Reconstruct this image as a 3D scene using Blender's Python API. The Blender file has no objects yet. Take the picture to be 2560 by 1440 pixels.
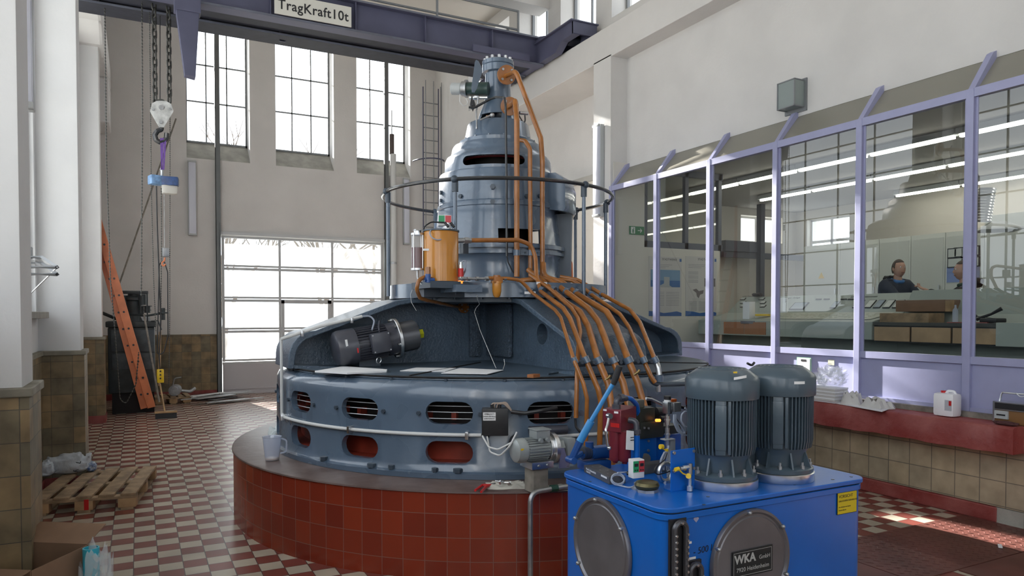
import bpy, bmesh, math, random
from mathutils import Vector, Matrix
random.seed(7)
sc = bpy.context.scene
col = sc.collection
R = math.radians
# ------------------------------------------------------------------ camera
FPX = 1800.0; PITCH = R(1.4); YAW = R(27.45); EYE = 1.7
PCY = 785 + FPX*math.tan(PITCH)
cam_d = bpy.data.cameras.new('camera'); cam = bpy.data.objects.new('camera', cam_d); col.objects.link(cam)
cam.location = (0, 0, EYE); cam.rotation_euler = (math.pi/2 - PITCH, 0, -YAW)
cam_d.sensor_fit = 'HORIZONTAL'; cam_d.sensor_width = 36.0
cam_d.lens = FPX/2560*36.0
cam_d.shift_y = (PCY - 720)/2560
cam_d.clip_start = 0.05; cam_d.clip_end = 200
sc.camera = cam
# ------------------------------------------------------------------ light
sc.view_settings.view_transform = 'Standard'
sc.view_settings.look = 'None'
sc.view_settings.gamma = 1.0
sc.view_settings.use_curve_mapping = False
sc.view_settings.exposure = 0.0
w = bpy.data.worlds.new('sky'); sc.world = w; w.use_nodes = True
nt = w.node_tree; bg = nt.nodes['Background']
bg.inputs[0].default_value = (0.86, 0.93, 1.0, 1); bg.inputs[1].default_value = 2.8
sun_d = bpy.data.lights.new('sun', 'SUN'); sun = bpy.data.objects.new('sun', sun_d); col.objects.link(sun)
sun_d.energy = 34.0; sun_d.angle = R(0.6); sun_d.color = (1.0, 0.96, 0.91)
SUND = Vector((0.15, -1.0, -0.42)).normalized()
sun.rotation_euler = SUND.to_track_quat('-Z', 'Y').to_euler()
sun.location = (0, 30, 15)
def portal(loc, rot, sx, sy):
    d = bpy.data.lights.new('window_portal', 'AREA'); d.shape = 'RECTANGLE'; d.size = sx; d.size_y = sy
    d.cycles.is_portal = True
    o = bpy.data.objects.new('window_portal', d); col.objects.link(o); o.location = loc; o.rotation_euler = rot
    return o
sc.cycles.max_bounces = 10; sc.cycles.diffuse_bounces = 6; sc.cycles.glossy_bounces = 5
sc.cycles.transparent_max_bounces = 16; sc.cycles.transmission_bounces = 6
sc.cycles.caustics_reflective = False; sc.cycles.caustics_refractive = False
sc.cycles.sample_clamp_indirect = 6.0
sc.cycles.use_denoising = True
# ------------------------------------------------------------------ pixel -> world (2560x1440 frame)
_f = Vector((math.sin(YAW)*math.cos(PITCH), math.cos(YAW)*math.cos(PITCH), -math.sin(PITCH)))
_r = Vector((math.cos(YAW), -math.sin(YAW), 0.0)); _u = _r.cross(_f)
def ray(x, y): return _f + _r*((x-1280)/FPX) - _u*((y-PCY)/FPX)
def at(x, y, X=None, Y=None, Z=None):
    """the point of the plane X=, Y= or Z= that the photograph shows at (x, y)"""
    d = ray(x, y)
    t = X/d.x if X is not None else (Y/d.y if Y is not None else (Z-EYE)/d.z)
    return Vector((0, 0, EYE)) + d*t
GC = Vector((3.08, 6.22, 0))
def atcyl(x, y, rad):
    d = ray(x, y); a = d.x**2+d.y**2; b = -2*(d.x*GC.x+d.y*GC.y); c = GC.x**2+GC.y**2-rad*rad
    t = (-b-math.sqrt(max(0, b*b-4*a*c)))/(2*a)
    return Vector((0, 0, EYE)) + d*t
def path(pts, Ys):
    """centre line of a pipe: photo points with their distances"""
    out = []
    for i, (x, y) in enumerate(pts):
        out.append(at(x, y, Y=Ys[i] if isinstance(Ys, (list, tuple)) else Ys))
    return out
# ------------------------------------------------------------------ materials
def mat(name, c, rough=0.5, metal=0.0, noise=0.0, nscale=8.0, bump=0.0, bscale=40.0, emit=None, es=0.0, spec=0.5, alpha=None, c2=None, coat=0.0, trans=0.0, rnoise=0.0):
    m = bpy.data.materials.new(name); m.use_nodes = True
    n = m.node_tree.nodes; l = m.node_tree.links; b = n['Principled BSDF']
    b.inputs['Base Color'].default_value = (*c, 1); b.inputs['Roughness'].default_value = rough
    b.inputs['Metallic'].default_value = metal; b.inputs['Specular IOR Level'].default_value = spec
    b.inputs['Coat Weight'].default_value = coat; b.inputs['Coat Roughness'].default_value = 0.12
    b.inputs['Transmission Weight'].default_value = trans
    if alpha is not None: b.inputs['Alpha'].default_value = alpha
    if emit: b.inputs['Emission Color'].default_value = (*emit, 1); b.inputs['Emission Strength'].default_value = es
    if noise or bump or c2 or rnoise:
        tc = n.new('ShaderNodeTexCoord')
    if noise or c2:
        t = n.new('ShaderNodeTexNoise'); t.inputs['Scale'].default_value = nscale; t.inputs['Detail'].default_value = 6
        l.new(tc.outputs['Object'], t.inputs['Vector'])
        r = n.new('ShaderNodeValToRGB'); r.color_ramp.elements[0].position = 0.35; r.color_ramp.elements[1].position = 0.68
        lo = tuple(v*(1-noise) for v in c) if c2 is None else c
        hi = tuple(min(1, v*(1+noise)) for v in c) if c2 is None else c2
        r.color_ramp.elements[0].color = (*lo, 1); r.color_ramp.elements[1].color = (*hi, 1)
        l.new(t.outputs['Fac'], r.inputs['Fac']); l.new(r.outputs['Color'], b.inputs['Base Color'])
    if rnoise:
        t3 = n.new('ShaderNodeTexNoise'); t3.inputs['Scale'].default_value = nscale; l.new(tc.outputs['Object'], t3.inputs['Vector'])
        mr = n.new('ShaderNodeMapRange'); mr.inputs['To Min'].default_value = max(0.02, rough-rnoise); mr.inputs['To Max'].default_value = rough+rnoise
        l.new(t3.outputs['Fac'], mr.inputs['Value']); l.new(mr.outputs['Result'], b.inputs['Roughness'])
    if bump:
        t2 = n.new('ShaderNodeTexNoise'); t2.inputs['Scale'].default_value = bscale; t2.inputs['Detail'].default_value = 4
        l.new(tc.outputs['Object'], t2.inputs['Vector'])
        bn = n.new('ShaderNodeBump'); bn.inputs['Strength'].default_value = bump; bn.inputs['Distance'].default_value = 0.02
        l.new(t2.outputs['Fac'], bn.inputs['Height']); l.new(bn.outputs['Normal'], b.inputs['Normal'])
    return m
def glass_mat(name, tint=(1, 1, 1), refl=1.0, rough=0.0, milk=0.0, milkc=(0.9, 0.93, 0.93), dust=False):
    """thin pane: see-through plus Fresnel mirror, optionally milky"""
    m = bpy.data.materials.new(name); m.use_nodes = True
    n = m.node_tree.nodes; l = m.node_tree.links
    for x in list(n): n.remove(x)
    out = n.new('ShaderNodeOutputMaterial'); tr = n.new('ShaderNodeBsdfTransparent'); tr.inputs[0].default_value = (*tint, 1)
    gl = n.new('ShaderNodeBsdfGlossy'); gl.inputs['Roughness'].default_value = rough
    lw = n.new('ShaderNodeLayerWeight'); lw.inputs[0].default_value = 0.5
    pw = n.new('ShaderNodeMath'); pw.operation = 'POWER'; pw.inputs[1].default_value = 4.2; l.new(lw.outputs['Facing'], pw.inputs[0])
    mu = n.new('ShaderNodeMath'); mu.operation = 'MULTIPLY_ADD'; mu.inputs[1].default_value = 0.9*refl; mu.inputs[2].default_value = 0.10*refl; mu.use_clamp = True
    l.new(pw.outputs[0], mu.inputs[0])
    mx = n.new('ShaderNodeMixShader'); l.new(mu.outputs[0], mx.inputs[0])
    if milk:
        tl = n.new('ShaderNodeBsdfDiffuse' if dust else 'ShaderNodeBsdfTranslucent'); tl.inputs[0].default_value = (*milkc, 1)
        m2 = n.new('ShaderNodeMixShader'); m2.inputs[0].default_value = milk
        l.new(tr.outputs[0], m2.inputs[1]); l.new(tl.outputs[0], m2.inputs[2]); l.new(m2.outputs[0], mx.inputs[1])
    else:
        l.new(tr.outputs[0], mx.inputs[1])
    l.new(gl.outputs[0], mx.inputs[2]); l.new(mx.outputs[0], out.inputs[0])
    return m
def tile_mat(name, c1, c2, mortar, bw, bh, msize=0.004, rough=0.35, mode='wall', var=0.0, checker=False, phase=(0, 0), offs=0.0, nscale=9, namt=0.35, bump=0.15, rvar=0.0):
    """tiles laid by the surface's own coordinates. mode: wall (x+y, z), floor (x, y), round (angle about the machine, z)"""
    m = bpy.data.materials.new(name); m.use_nodes = True
    n = m.node_tree.nodes; l = m.node_tree.links; b = n['Principled BSDF']
    tc = n.new('ShaderNodeTexCoord'); sp = n.new('ShaderNodeSeparateXYZ'); l.new(tc.outputs['Object'], sp.inputs[0])
    cb = n.new('ShaderNodeCombineXYZ')
    def M(op, a, bb):
        k = n.new('ShaderNodeMath'); k.operation = op
        for i, v in enumerate((a, bb)):
            if v is None: continue
            if isinstance(v, (int, float)): k.inputs[i].default_value = v
            else: l.new(v, k.inputs[i])
        return k.outputs[0]
    if mode == 'floor': u, v = sp.outputs[0], sp.outputs[1]
    elif mode == 'wall': u, v = M('ADD', sp.outputs[0], sp.outputs[1]), sp.outputs[2]
    else:
        u = M('MULTIPLY', M('ARCTAN2', sp.outputs[1], sp.outputs[0]), 2.39); v = sp.outputs[2]
    u = M('SUBTRACT', u, phase[0]); v = M('SUBTRACT', v, phase[1])
    l.new(u, cb.inputs[0]); l.new(v, cb.inputs[1])
    br = n.new('ShaderNodeTexBrick'); br.offset = offs; br.squash = 1.0
    br.inputs['Scale'].default_value = 1.0; br.inputs['Brick Width'].default_value = bw; br.inputs['Row Height'].default_value = bh
    br.inputs['Mortar Size'].default_value = msize; br.inputs['Mortar Smooth'].default_value = 0.1; br.inputs['Bias'].default_value = 0.0
    br.inputs['Color1'].default_value = (*c1, 1); br.inputs['Color2'].default_value = (*c2, 1); br.inputs['Mortar'].default_value = (*mortar, 1)
    l.new(cb.outputs[0], br.inputs['Vector'])
    colr = br.outputs['Color']
    if checker:
        ch = n.new('ShaderNodeTexChecker'); ch.inputs['Scale'].default_value = 1.0/bw
        ch.inputs['Color1'].default_value = (*c1, 1); ch.inputs['Color2'].default_value = (*c2, 1)
        l.new(cb.outputs[0], ch.inputs['Vector'])
        mm = n.new('ShaderNodeMix'); mm.data_type = 'RGBA'; l.new(br.outputs['Fac'], mm.inputs['Factor'])
        l.new(ch.outputs['Color'], mm.inputs[6]); mm.inputs[7].default_value = (*mortar, 1); colr = mm.outputs[2]
    nz = n.new('ShaderNodeTexNoise'); nz.inputs['Scale'].default_value = nscale; nz.inputs['Detail'].default_value = 5
    l.new(tc.outputs['Object'], nz.inputs['Vector'])
    mr = n.new('ShaderNodeMapRange'); mr.inputs['From Min'].default_value = 0.3; mr.inputs['From Max'].default_value = 0.7
    mr.inputs['To Min'].default_value = 1-namt; mr.inputs['To Max'].default_value = 1+namt*0.4; l.new(nz.outputs['Fac'], mr.inputs['Value'])
    mx = n.new('ShaderNodeVectorMath'); mx.operation = 'SCALE'; l.new(colr, mx.inputs[0]); l.new(mr.outputs['Result'], mx.inputs['Scale'])
    l.new(mx.outputs[0], b.inputs['Base Color'])
    b.inputs['Roughness'].default_value = rough
    if rvar:
        m3 = n.new('ShaderNodeMapRange'); m3.inputs['To Min'].default_value = rough-rvar; m3.inputs['To Max'].default_value = rough+rvar
        l.new(nz.outputs['Fac'], m3.inputs['Value']); l.new(m3.outputs['Result'], b.inputs['Roughness'])
    bn = n.new('ShaderNodeBump'); bn.inputs['Strength'].default_value = bump; bn.inputs['Distance'].default_value = 0.004; bn.invert = True
    l.new(br.outputs['Fac'], bn.inputs['Height']); l.new(bn.outputs['Normal'], b.inputs['Normal'])
    return m
M = {}
M['wall'] = mat('white_plaster', (0.65, 0.635, 0.615), 0.9, noise=0.04, nscale=1.5, bump=0.12, bscale=30)
M['wall_l'] = mat('white_paint', (0.72, 0.72, 0.715), 0.8, noise=0.03, nscale=2, bump=0.1, bscale=20)
M['ceil'] = mat('ceiling_paint', (0.58, 0.55, 0.50), 0.9)
M['steel_paint'] = mat('blue_grey_machine_paint', (0.090, 0.132, 0.190), 0.27, noise=0.08, nscale=3, bump=0.22, bscale=6, coat=0.8, rnoise=0.08)
M['steel_rough'] = mat('thick_machine_paint', (0.085, 0.125, 0.175), 0.3, noise=0.12, nscale=6, bump=0.5, bscale=45, coat=0.3)
M['steel_dark'] = mat('dark_machine_paint', (0.05, 0.07, 0.095), 0.35, noise=0.15, nscale=5)
M['deck'] = mat('deck_paint', (0.08, 0.115, 0.155), 0.30, noise=0.25, nscale=4, bump=0.12, bscale=12)
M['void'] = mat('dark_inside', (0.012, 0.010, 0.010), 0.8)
M['redin'] = mat('red_oxide_paint', (0.30, 0.045, 0.025), 0.45, noise=0.25, nscale=6)
M['orange'] = mat('orange_pipe_paint', (0.33, 0.122, 0.024), 0.25, noise=0.16, nscale=9, coat=0.3, bump=0.04, bscale=40)
M['orange_chip'] = mat('chipped_orange_pipe_paint', (0.33, 0.122, 0.024), 0.28, noise=0.2, nscale=9, coat=0.2)
M['orange_tank'] = mat('orange_tank_paint', (0.52, 0.215, 0.028), 0.22, noise=0.06, nscale=3, coat=0.3)
M['chrome'] = mat('zinc_plated_steel', (0.62, 0.63, 0.64), 0.28, metal=1.0)
M['galv'] = mat('galvanised_steel', (0.42, 0.43, 0.44), 0.42, metal=0.9, noise=0.15, nscale=20)
M['alu'] = mat('turned_aluminium', (0.75, 0.76, 0.77), 0.3, metal=1.0, noise=0.1, nscale=4)
M['black'] = mat('black_plastic', (0.018, 0.018, 0.02), 0.4)
M['rubber'] = mat('black_rubber', (0.02, 0.02, 0.022), 0.6)
M['blackpaint'] = mat('black_gloss_paint', (0.025, 0.027, 0.03), 0.22, coat=0.3)
M['grey'] = mat('grey_plastic', (0.30, 0.32, 0.34), 0.45)
M['lgrey'] = mat('light_grey_enamel', (0.42, 0.44, 0.44), 0.4)
M['motor_grey'] = mat('light_grey_cast_aluminium', (0.34, 0.37, 0.37), 0.38, noise=0.08, metal=0.2)
M['motor_blue'] = mat('slate_motor_enamel', (0.062, 0.092, 0.118), 0.33, noise=0.06, coat=0.25)
M['motor_dark'] = mat('dark_grey_motor_enamel', (0.055, 0.058, 0.075), 0.35, noise=0.08, coat=0.2)
M['blue'] = mat('bright_blue_enamel', (0.003, 0.120, 0.50), 0.32, noise=0.06, nscale=2.5, coat=0.08, bump=0.03, bscale=15)
M['blue2'] = mat('pump_blue_enamel', (0.015, 0.075, 0.27), 0.3, coat=0.2)
M['lblue'] = mat('light_blue_enamel', (0.05, 0.27, 0.60), 0.3, coat=0.2)
M['maroon'] = mat('maroon_enamel', (0.16, 0.018, 0.03), 0.35, noise=0.08)
M['red'] = mat('red_plastic', (0.55, 0.02, 0.02), 0.35)
M['redpaint'] = mat('red_paint', (0.21, 0.030, 0.026), 0.5, c2=(0.30, 0.085, 0.075), nscale=4, bump=0.5, bscale=14)
M['white'] = mat('white_plastic', (0.80, 0.80, 0.80), 0.4)
M['paper'] = mat('paper', (0.80, 0.81, 0.82), 0.8)
M['cable'] = mat('white_cable_tube', (0.66, 0.67, 0.66), 0.4)
M['gcable'] = mat('grey_cable', (0.33, 0.37, 0.45), 0.45)
M['lav'] = mat('lavender_paint', (0.34, 0.35, 0.53), 0.42, noise=0.03)
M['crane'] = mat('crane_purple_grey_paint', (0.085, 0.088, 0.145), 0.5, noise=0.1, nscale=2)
M['crane_d'] = mat('crane_dark_and_shade', (0.020, 0.022, 0.035), 0.6, noise=0.2)  # rails and wheels; on the rear girder its darkness is painted-in shade
M['crane_l'] = mat('crane_pale_flange', (0.13, 0.14, 0.18), 0.5, noise=0.2, nscale=3)
M['sign'] = mat('cream_sign_paint', (0.68, 0.67, 0.61), 0.6)
M['ink'] = mat('black_lettering', (0.02, 0.02, 0.022), 0.6)
M['chain'] = mat('dull_chain_steel', (0.075, 0.075, 0.07), 0.45, metal=0.6)
M['fibre'] = mat('orange_fibreglass', (0.60, 0.185, 0.075), 0.45, noise=0.12, nscale=6)
M['wood'] = mat('pallet_wood', (0.32, 0.22, 0.13), 0.8, noise=0.35, nscale=7, bump=0.3, bscale=25)
M['wood2'] = mat('fresh_pallet_wood', (0.42, 0.27, 0.14), 0.8, noise=0.25, nscale=7)
M['oldwood'] = mat('old_grey_wood', (0.22, 0.20, 0.17), 0.85, noise=0.3, nscale=12)
M['beech'] = mat('beech_veneer', (0.42, 0.28, 0.16), 0.5, noise=0.15, nscale=5)
M['card'] = mat('cardboard', (0.24, 0.145, 0.09), 0.85, noise=0.06)
M['yellow'] = mat('yellow_plastic', (0.75, 0.50, 0.02), 0.4)
M['lime'] = mat('lime_yellow_plastic', (0.55, 0.56, 0.02), 0.4)
M['cream'] = mat('cream_plaster', (0.66, 0.63, 0.57), 0.85)
M['sage'] = mat('sage_console_enamel', (0.36, 0.40, 0.36), 0.5)
M['cab'] = mat('pale_cabinet_enamel', (0.60, 0.62, 0.58), 0.5)
M['sill'] = mat('grey_concrete', (0.36, 0.35, 0.31), 0.9, noise=0.15, nscale=5, bump=0.2)
M['dadocap'] = mat('olive_cement_cap', (0.22, 0.20, 0.155), 0.7, noise=0.2)
M['frame'] = mat('grey_window_steel', (0.20, 0.21, 0.22), 0.5)
M['doorframe'] = mat('door_aluminium', (0.50, 0.51, 0.51), 0.45, metal=0.3)
M['doorpanel'] = mat('door_panel', (0.52, 0.50, 0.52), 0.55)
M['rail'] = mat('door_track_steel', (0.17, 0.18, 0.18), 0.5, metal=0.5)
M['bronze'] = mat('bronze_cap', (0.11, 0.095, 0.045), 0.35, metal=0.7)
M['oil'] = mat('dark_red_oil', (0.10, 0.006, 0.012), 0.1)
M['skin'] = mat('skin', (0.50, 0.29, 0.21), 0.55)
M['hair'] = mat('greying_brown_hair', (0.10, 0.075, 0.06), 0.8)
M['navy'] = mat('navy_jacket', (0.03, 0.038, 0.06), 0.8)
M['bluecloth'] = mat('blue_cloth', (0.06, 0.19, 0.45), 0.8)
M['dgreen'] = mat('green_black_jacket', (0.015, 0.045, 0.02), 0.8)
M['blackcloth'] = mat('black_cloth', (0.014, 0.014, 0.017), 0.85)
M['glass'] = glass_mat('window_glass', refl=0.6)
M['cglass'] = glass_mat('control_room_glass', tint=(0.90, 0.94, 0.92), refl=1.0)
M['slopeglass'] = glass_mat('dusty_sloped_glass', tint=(0.72, 0.72, 0.66), refl=0.5, rough=0.15, milk=0.65, milkc=(0.36, 0.345, 0.29), dust=True)
M['doorglass'] = glass_mat('milky_door_pane', tint=(0.8, 0.82, 0.82), refl=0.4, rough=0.15, milk=0.10)
M['pe'] = mat('translucent_polythene', (0.75, 0.78, 0.80), 0.3, alpha=0.35)
M['jug'] = mat('clear_plastic', (0.60, 0.66, 0.80), 0.15, alpha=0.42)
M['clear_tube'] = mat('clear_tube', (0.75, 0.78, 0.80), 0.08, alpha=0.16)
M['screen'] = mat('lit_lamp_tube', (1, 1, 1), 0.5, emit=(1.0, 0.95, 0.85), es=14.0)
M['tube_off'] = mat('frosted_lamp_cover', (0.62, 0.64, 0.72), 0.3)
# ------------------------------------------------------------------ geometry
OFF = {}
def link(o): col.objects.link(o); return o
def root(name, loc, label=None, cat=None, group=None):
    o = link(bpy.data.objects.new(name, None)); o.location = loc; o.empty_display_size = 0.1
    OFF[o.name] = Vector(loc)
    if label: tag(o, label, cat, group)
    return o
def tag(o, label, cat, group=None, kind=None):
    o['label'] = label; o['category'] = cat
    if group: o['group'] = group
    if kind: o['kind'] = kind
    return o
def basis(d):
    d = d.normalized(); a = Vector((0, 0, 1)) if abs(d.z) < 0.95 else Vector((1, 0, 0))
    x = a.cross(d).normalized(); y = d.cross(x).normalized()
    return x, y, d
def fillet(pts, rad, n=5):
    """round the corners of a polyline"""
    P = [Vector(p) for p in pts]; out = [P[0]]
    for i in range(1, len(P)-1):
        a, b, c = P[i-1], P[i], P[i+1]; u = (a-b); v = (c-b)
        if u.length < 1e-6 or v.length < 1e-6: continue
        ang = u.angle(v)
        if ang > R(176) or ang < R(2): out.append(b); continue
        k = min(rad/math.tan(ang/2), u.length*0.48, v.length*0.48)
        p0 = b+u.normalized()*k; p1 = b+v.normalized()*k
        for j in range(n+1):
            t = j/n; out.append(p0*(1-t)**2 + b*2*t*(1-t) + p1*t*t)
    out.append(P[-1]); return out
class MB:
    def __init__(s): s.bm = bmesh.new()
    def quad(s, pts):
        vs = [s.bm.verts.new(p) for p in pts]; s.bm.faces.new(vs); return s
    def box(s, c, d, rot=None, bev=0.0, pivot=None):
        """c centre, d full sizes, rot Matrix or z angle"""
        g = bmesh.ops.create_cube(s.bm, size=1.0); vs = g['verts']
        bmesh.ops.scale(s.bm, vec=Vector(d), verts=vs)
        if bev > 0:
            es = list({e for v in vs for e in v.link_edges})
            r = bmesh.ops.bevel(s.bm, geom=es, offset=min(bev, min(d)*0.45), segments=2, affect='EDGES', profile=0.6)
            vs = list({v for f in r['faces'] for v in f.verts} | {v for v in vs if v.is_valid})
        if rot is not None:
            m = Matrix.Rotation(rot, 3, 'Z') if isinstance(rot, (int, float)) else rot
            bmesh.ops.rotate(s.bm, cent=(0, 0, 0), matrix=m, verts=vs)
        bmesh.ops.translate(s.bm, vec=Vector(c), verts=vs); return s
    def span(s, a, b, bev=0.0):
        a = Vector(a); b = Vector(b)
        return s.box((a+b)/2, tuple(abs(x) for x in (b-a)), bev=bev)
    def ring(s, c, x, y, r, n):
        return [s.bm.verts.new(Vector(c)+x*(math.cos(2*math.pi*i/n)*r)+y*(math.sin(2*math.pi*i/n)*r)) for i in range(n)]
    def bridge(s, a, b):
        n = len(a)
        for i in range(n): s.bm.faces.new((a[i], a[(i+1) % n], b[(i+1) % n], b[i]))
    def cyl(s, p, q, r, r2=None, n=16, cap=True):
        p = Vector(p); q = Vector(q); x, y, d = basis(q-p); r2 = r if r2 is None else r2
        a = s.ring(p, x, y, r, n); b = s.ring(q, x, y, r2, n); s.bridge(a, b)
        if cap: s.bm.faces.new(a[::-1]); s.bm.faces.new(b)
        return s
    def tube(s, pts, r, n=10, rad=0.0, cap=True, closed=False):
        P = [Vector(p) for p in pts]
        if rad: P = fillet(P, rad)
        Q = [P[0]]
        for p in P[1:]:
            if (p-Q[-1]).length > 1e-5: Q.append(p)
        P = Q; L = len(P); rings = []
        t0 = (P[1]-P[0]).normalized(); x, y, _ = basis(t0)
        for i in range(L):
            if closed: t = (P[(i+1) % L]-P[i-1]).normalized()
            elif i == 0: t = t0
            elif i == L-1: t = (P[-1]-P[-2]).normalized()
            else: t = ((P[i]-P[i-1]).normalized()+(P[i+1]-P[i]).normalized())
            if t.length < 1e-6: t = t0
            t = t.normalized(); x = (x-t*x.dot(t)).normalized(); y = t.cross(x)
            rr = r[i] if isinstance(r, (list, tuple)) else r
            rings.append(s.ring(P[i], x, y, rr, n))
        for i in range(L-1): s.bridge(rings[i], rings[i+1])
        if closed: s.bridge(rings[-1], rings[0])
        elif cap: s.bm.faces.new(rings[0][::-1]); s.bm.faces.new(rings[-1])
        return s
    def lathe(s, prof, c=(0, 0, 0), n=48, ax=None, a0=0.0, a1=360.0, closed=False):
        """prof [(r,z)] about the axis ax through c"""
        c = Vector(c); x, y, d = (Vector((1, 0, 0)), Vector((0, 1, 0)), Vector((0, 0, 1))) if ax is None else basis(Vector(ax))
        full = abs(a1-a0-360) < 1e-3; cols = []; m = n if full else n+1
        for i in range(m):
            a = R(a0+(a1-a0)*i/n); e = x*math.cos(a)+y*math.sin(a)
            cols.append([s.bm.verts.new(c+e*p[0]+d*p[1]) if (p[0] > 1e-6 or i == 0) else None for p in prof])
        for i in range(1, m):
            for j, p in enumerate(prof):
                if cols[i][j] is None: cols[i][j] = cols[0][j]
        K = len(prof)
        for i in range(n):
            A = cols[i]; B = cols[(i+1) % m]
            for j in range(K if closed else K-1):
                k = (j+1) % K; q = []
                for v in (A[j], B[j], B[k], A[k]):
                    if v not in q: q.append(v)
                if len(q) >= 3:
                    try: s.bm.faces.new(q)
                    except ValueError: pass
        if closed and not full:
            for c_ in (cols[0][::-1], cols[-1]):
                try: s.bm.faces.new(c_)
                except ValueError: pass
        return s
    def prism(s, poly, vec):
        """planar polygon (list of 3D points) pushed along vec"""
        vec = Vector(vec); a = [s.bm.verts.new(Vector(p)) for p in poly]; b = [s.bm.verts.new(Vector(p)+vec) for p in poly]
        n = len(a); s.bm.faces.new(a[::-1]); s.bm.faces.new(b)
        for i in range(n): s.bm.faces.new((a[i], a[(i+1) % n], b[(i+1) % n], b[i]))
        return s
    def ball(s, c, r, n=12, sc_=(1, 1, 1)):
        g = bmesh.ops.create_uvsphere(s.bm, u_segments=n, v_segments=max(6, n//2+2), radius=r)
        bmesh.ops.scale(s.bm, vec=Vector(sc_), verts=g['verts']); bmesh.ops.translate(s.bm, vec=Vector(c), verts=g['verts']); return s
    def hexa(s, c, d, r, h): return s.cyl(c, Vector(c)+Vector(d).normalized()*h, r, n=6)
    def rot(s, cent, mx): bmesh.ops.rotate(s.bm, cent=Vector(cent), matrix=mx, verts=s.bm.verts[:]); return s
    def build(s, name, m, parent=None, smooth=True, kind=None, ang=35, bevel=0.0, label=None):
        bmesh.ops.recalc_face_normals(s.bm, faces=s.bm.faces[:])
        off = OFF.get(parent.name, Vector()) if parent else Vector()
        me = bpy.data.meshes.new(name)
        if parent: bmesh.ops.translate(s.bm, vec=-off, verts=s.bm.verts[:])
        s.bm.to_mesh(me); s.bm.free()
        o = link(bpy.data.objects.new(name, me))
        for q in (m if isinstance(m, (list, tuple)) else [m]): me.materials.append(M[q] if isinstance(q, str) else q)
        if smooth:
            for f in me.polygons: f.use_smooth = True
            try: me.set_sharp_from_angle(angle=R(ang))
            except Exception: pass
        if bevel:
            bv = o.modifiers.new('bevel', 'BEVEL'); bv.width = bevel; bv.segments = 2; bv.limit_method = 'ANGLE'; bv.angle_limit = R(40)
        if parent: o.parent = parent; OFF[o.name] = off
        if kind: o['kind'] = kind
        if label: o['label'] = label
        return o
def each(mb, name, m, parent=None, **k):
    """one object for every loose piece of the bmesh"""
    bm = mb.bm; bm.verts.index_update(); left = set(bm.verts); out = []
    comps = []
    while left:
        st = [left.pop()]; comp = list(st)
        while st:
            v = st.pop()
            for e in v.link_edges:
                o = e.other_vert(v)
                if o in left: left.discard(o); st.append(o); comp.append(o)
        comps.append(comp)
    for comp in comps:
        nb = MB(); mp = {v: nb.bm.verts.new(v.co) for v in comp}
        for f in {f for v in comp for f in v.link_faces}: nb.bm.faces.new([mp[v] for v in f.verts])
        out.append(nb.build(name, m, parent, **k))
    bm.free(); return out
def cut(o, cutter_mb, solver='EXACT'):
    """boolean difference, applied"""
    bmesh.ops.recalc_face_normals(cutter_mb.bm, faces=cutter_mb.bm.faces[:])
    off = OFF.get(o.name, Vector()); bmesh.ops.translate(cutter_mb.bm, vec=-off, verts=cutter_mb.bm.verts[:])
    me = bpy.data.meshes.new('cutter'); cutter_mb.bm.to_mesh(me); cutter_mb.bm.free()
    c = link(bpy.data.objects.new('cutter', me)); par = o.parent; c.parent = par
    md = o.modifiers.new('cut', 'BOOLEAN'); md.operation = 'DIFFERENCE'; md.object = c; md.solver = solver
    bpy.context.view_layer.update()
    dg = bpy.context.evaluated_depsgraph_get(); nm = bpy.data.meshes.new_from_object(o.evaluated_get(dg))
    o.modifiers.remove(md); old = o.data; o.data = nm; nm.name = old.name
    bpy.data.objects.remove(c); bpy.data.meshes.remove(me)
    try: nm.set_sharp_from_angle(angle=R(35))
    except Exception: pass
    return o
def dup(o, loc=None, rotz=None, parent=None):
    """a thing with copies of its parts and sub-parts"""
    c = link(o.copy()); c.parent = parent
    OFF[c.name] = Vector(loc) if loc is not None else OFF.get(o.name, Vector())
    if loc is not None: c.location = loc
    if rotz is not None: c.rotation_euler = (0, 0, rotz)
    for ch in [x for x in KIDS.get(o.name, ())]: dup(ch, parent=c)
    return c
KIDS = {}
def kids(o):
    """remember a thing's children for dup"""
    KIDS[o.name] = [x for x in col.objects if x.parent == o]
    for k in KIDS[o.name]: kids(k)
def text(name, s, p, size, x, y, m, parent=None, depth=0.0015, align='CENTER', sx=1.0, space=1.0, bold=0.0):
    """lettering as its own mesh; p centre, x and y the directions of reading and up"""
    cu = bpy.data.curves.new(name, 'FONT'); cu.body = s; cu.size = size; cu.extrude = depth; cu.align_x = align; cu.align_y = 'CENTER'
    cu.space_character = space; cu.offset = size*bold
    t = link(bpy.data.objects.new('tmp', cu)); bpy.context.view_layer.update()
    me = bpy.data.meshes.new_from_object(t.evaluated_get(bpy.context.evaluated_depsgraph_get()))
    bpy.data.objects.remove(t); bpy.data.curves.remove(cu)
    x = Vector(x).normalized(); y = Vector(y).normalized(); z = x.cross(y)
    off = OFF.get(parent.name, Vector()) if parent else Vector()
    for v in me.vertices: v.co = Vector(p)-off + x*(v.co.x*sx) + y*v.co.y + z*v.co.z
    me.name = name; o = link(bpy.data.objects.new(name, me)); me.materials.clear(); me.materials.append(M[m])
    if parent: o.parent = parent; OFF[o.name] = off
    return o
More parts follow.
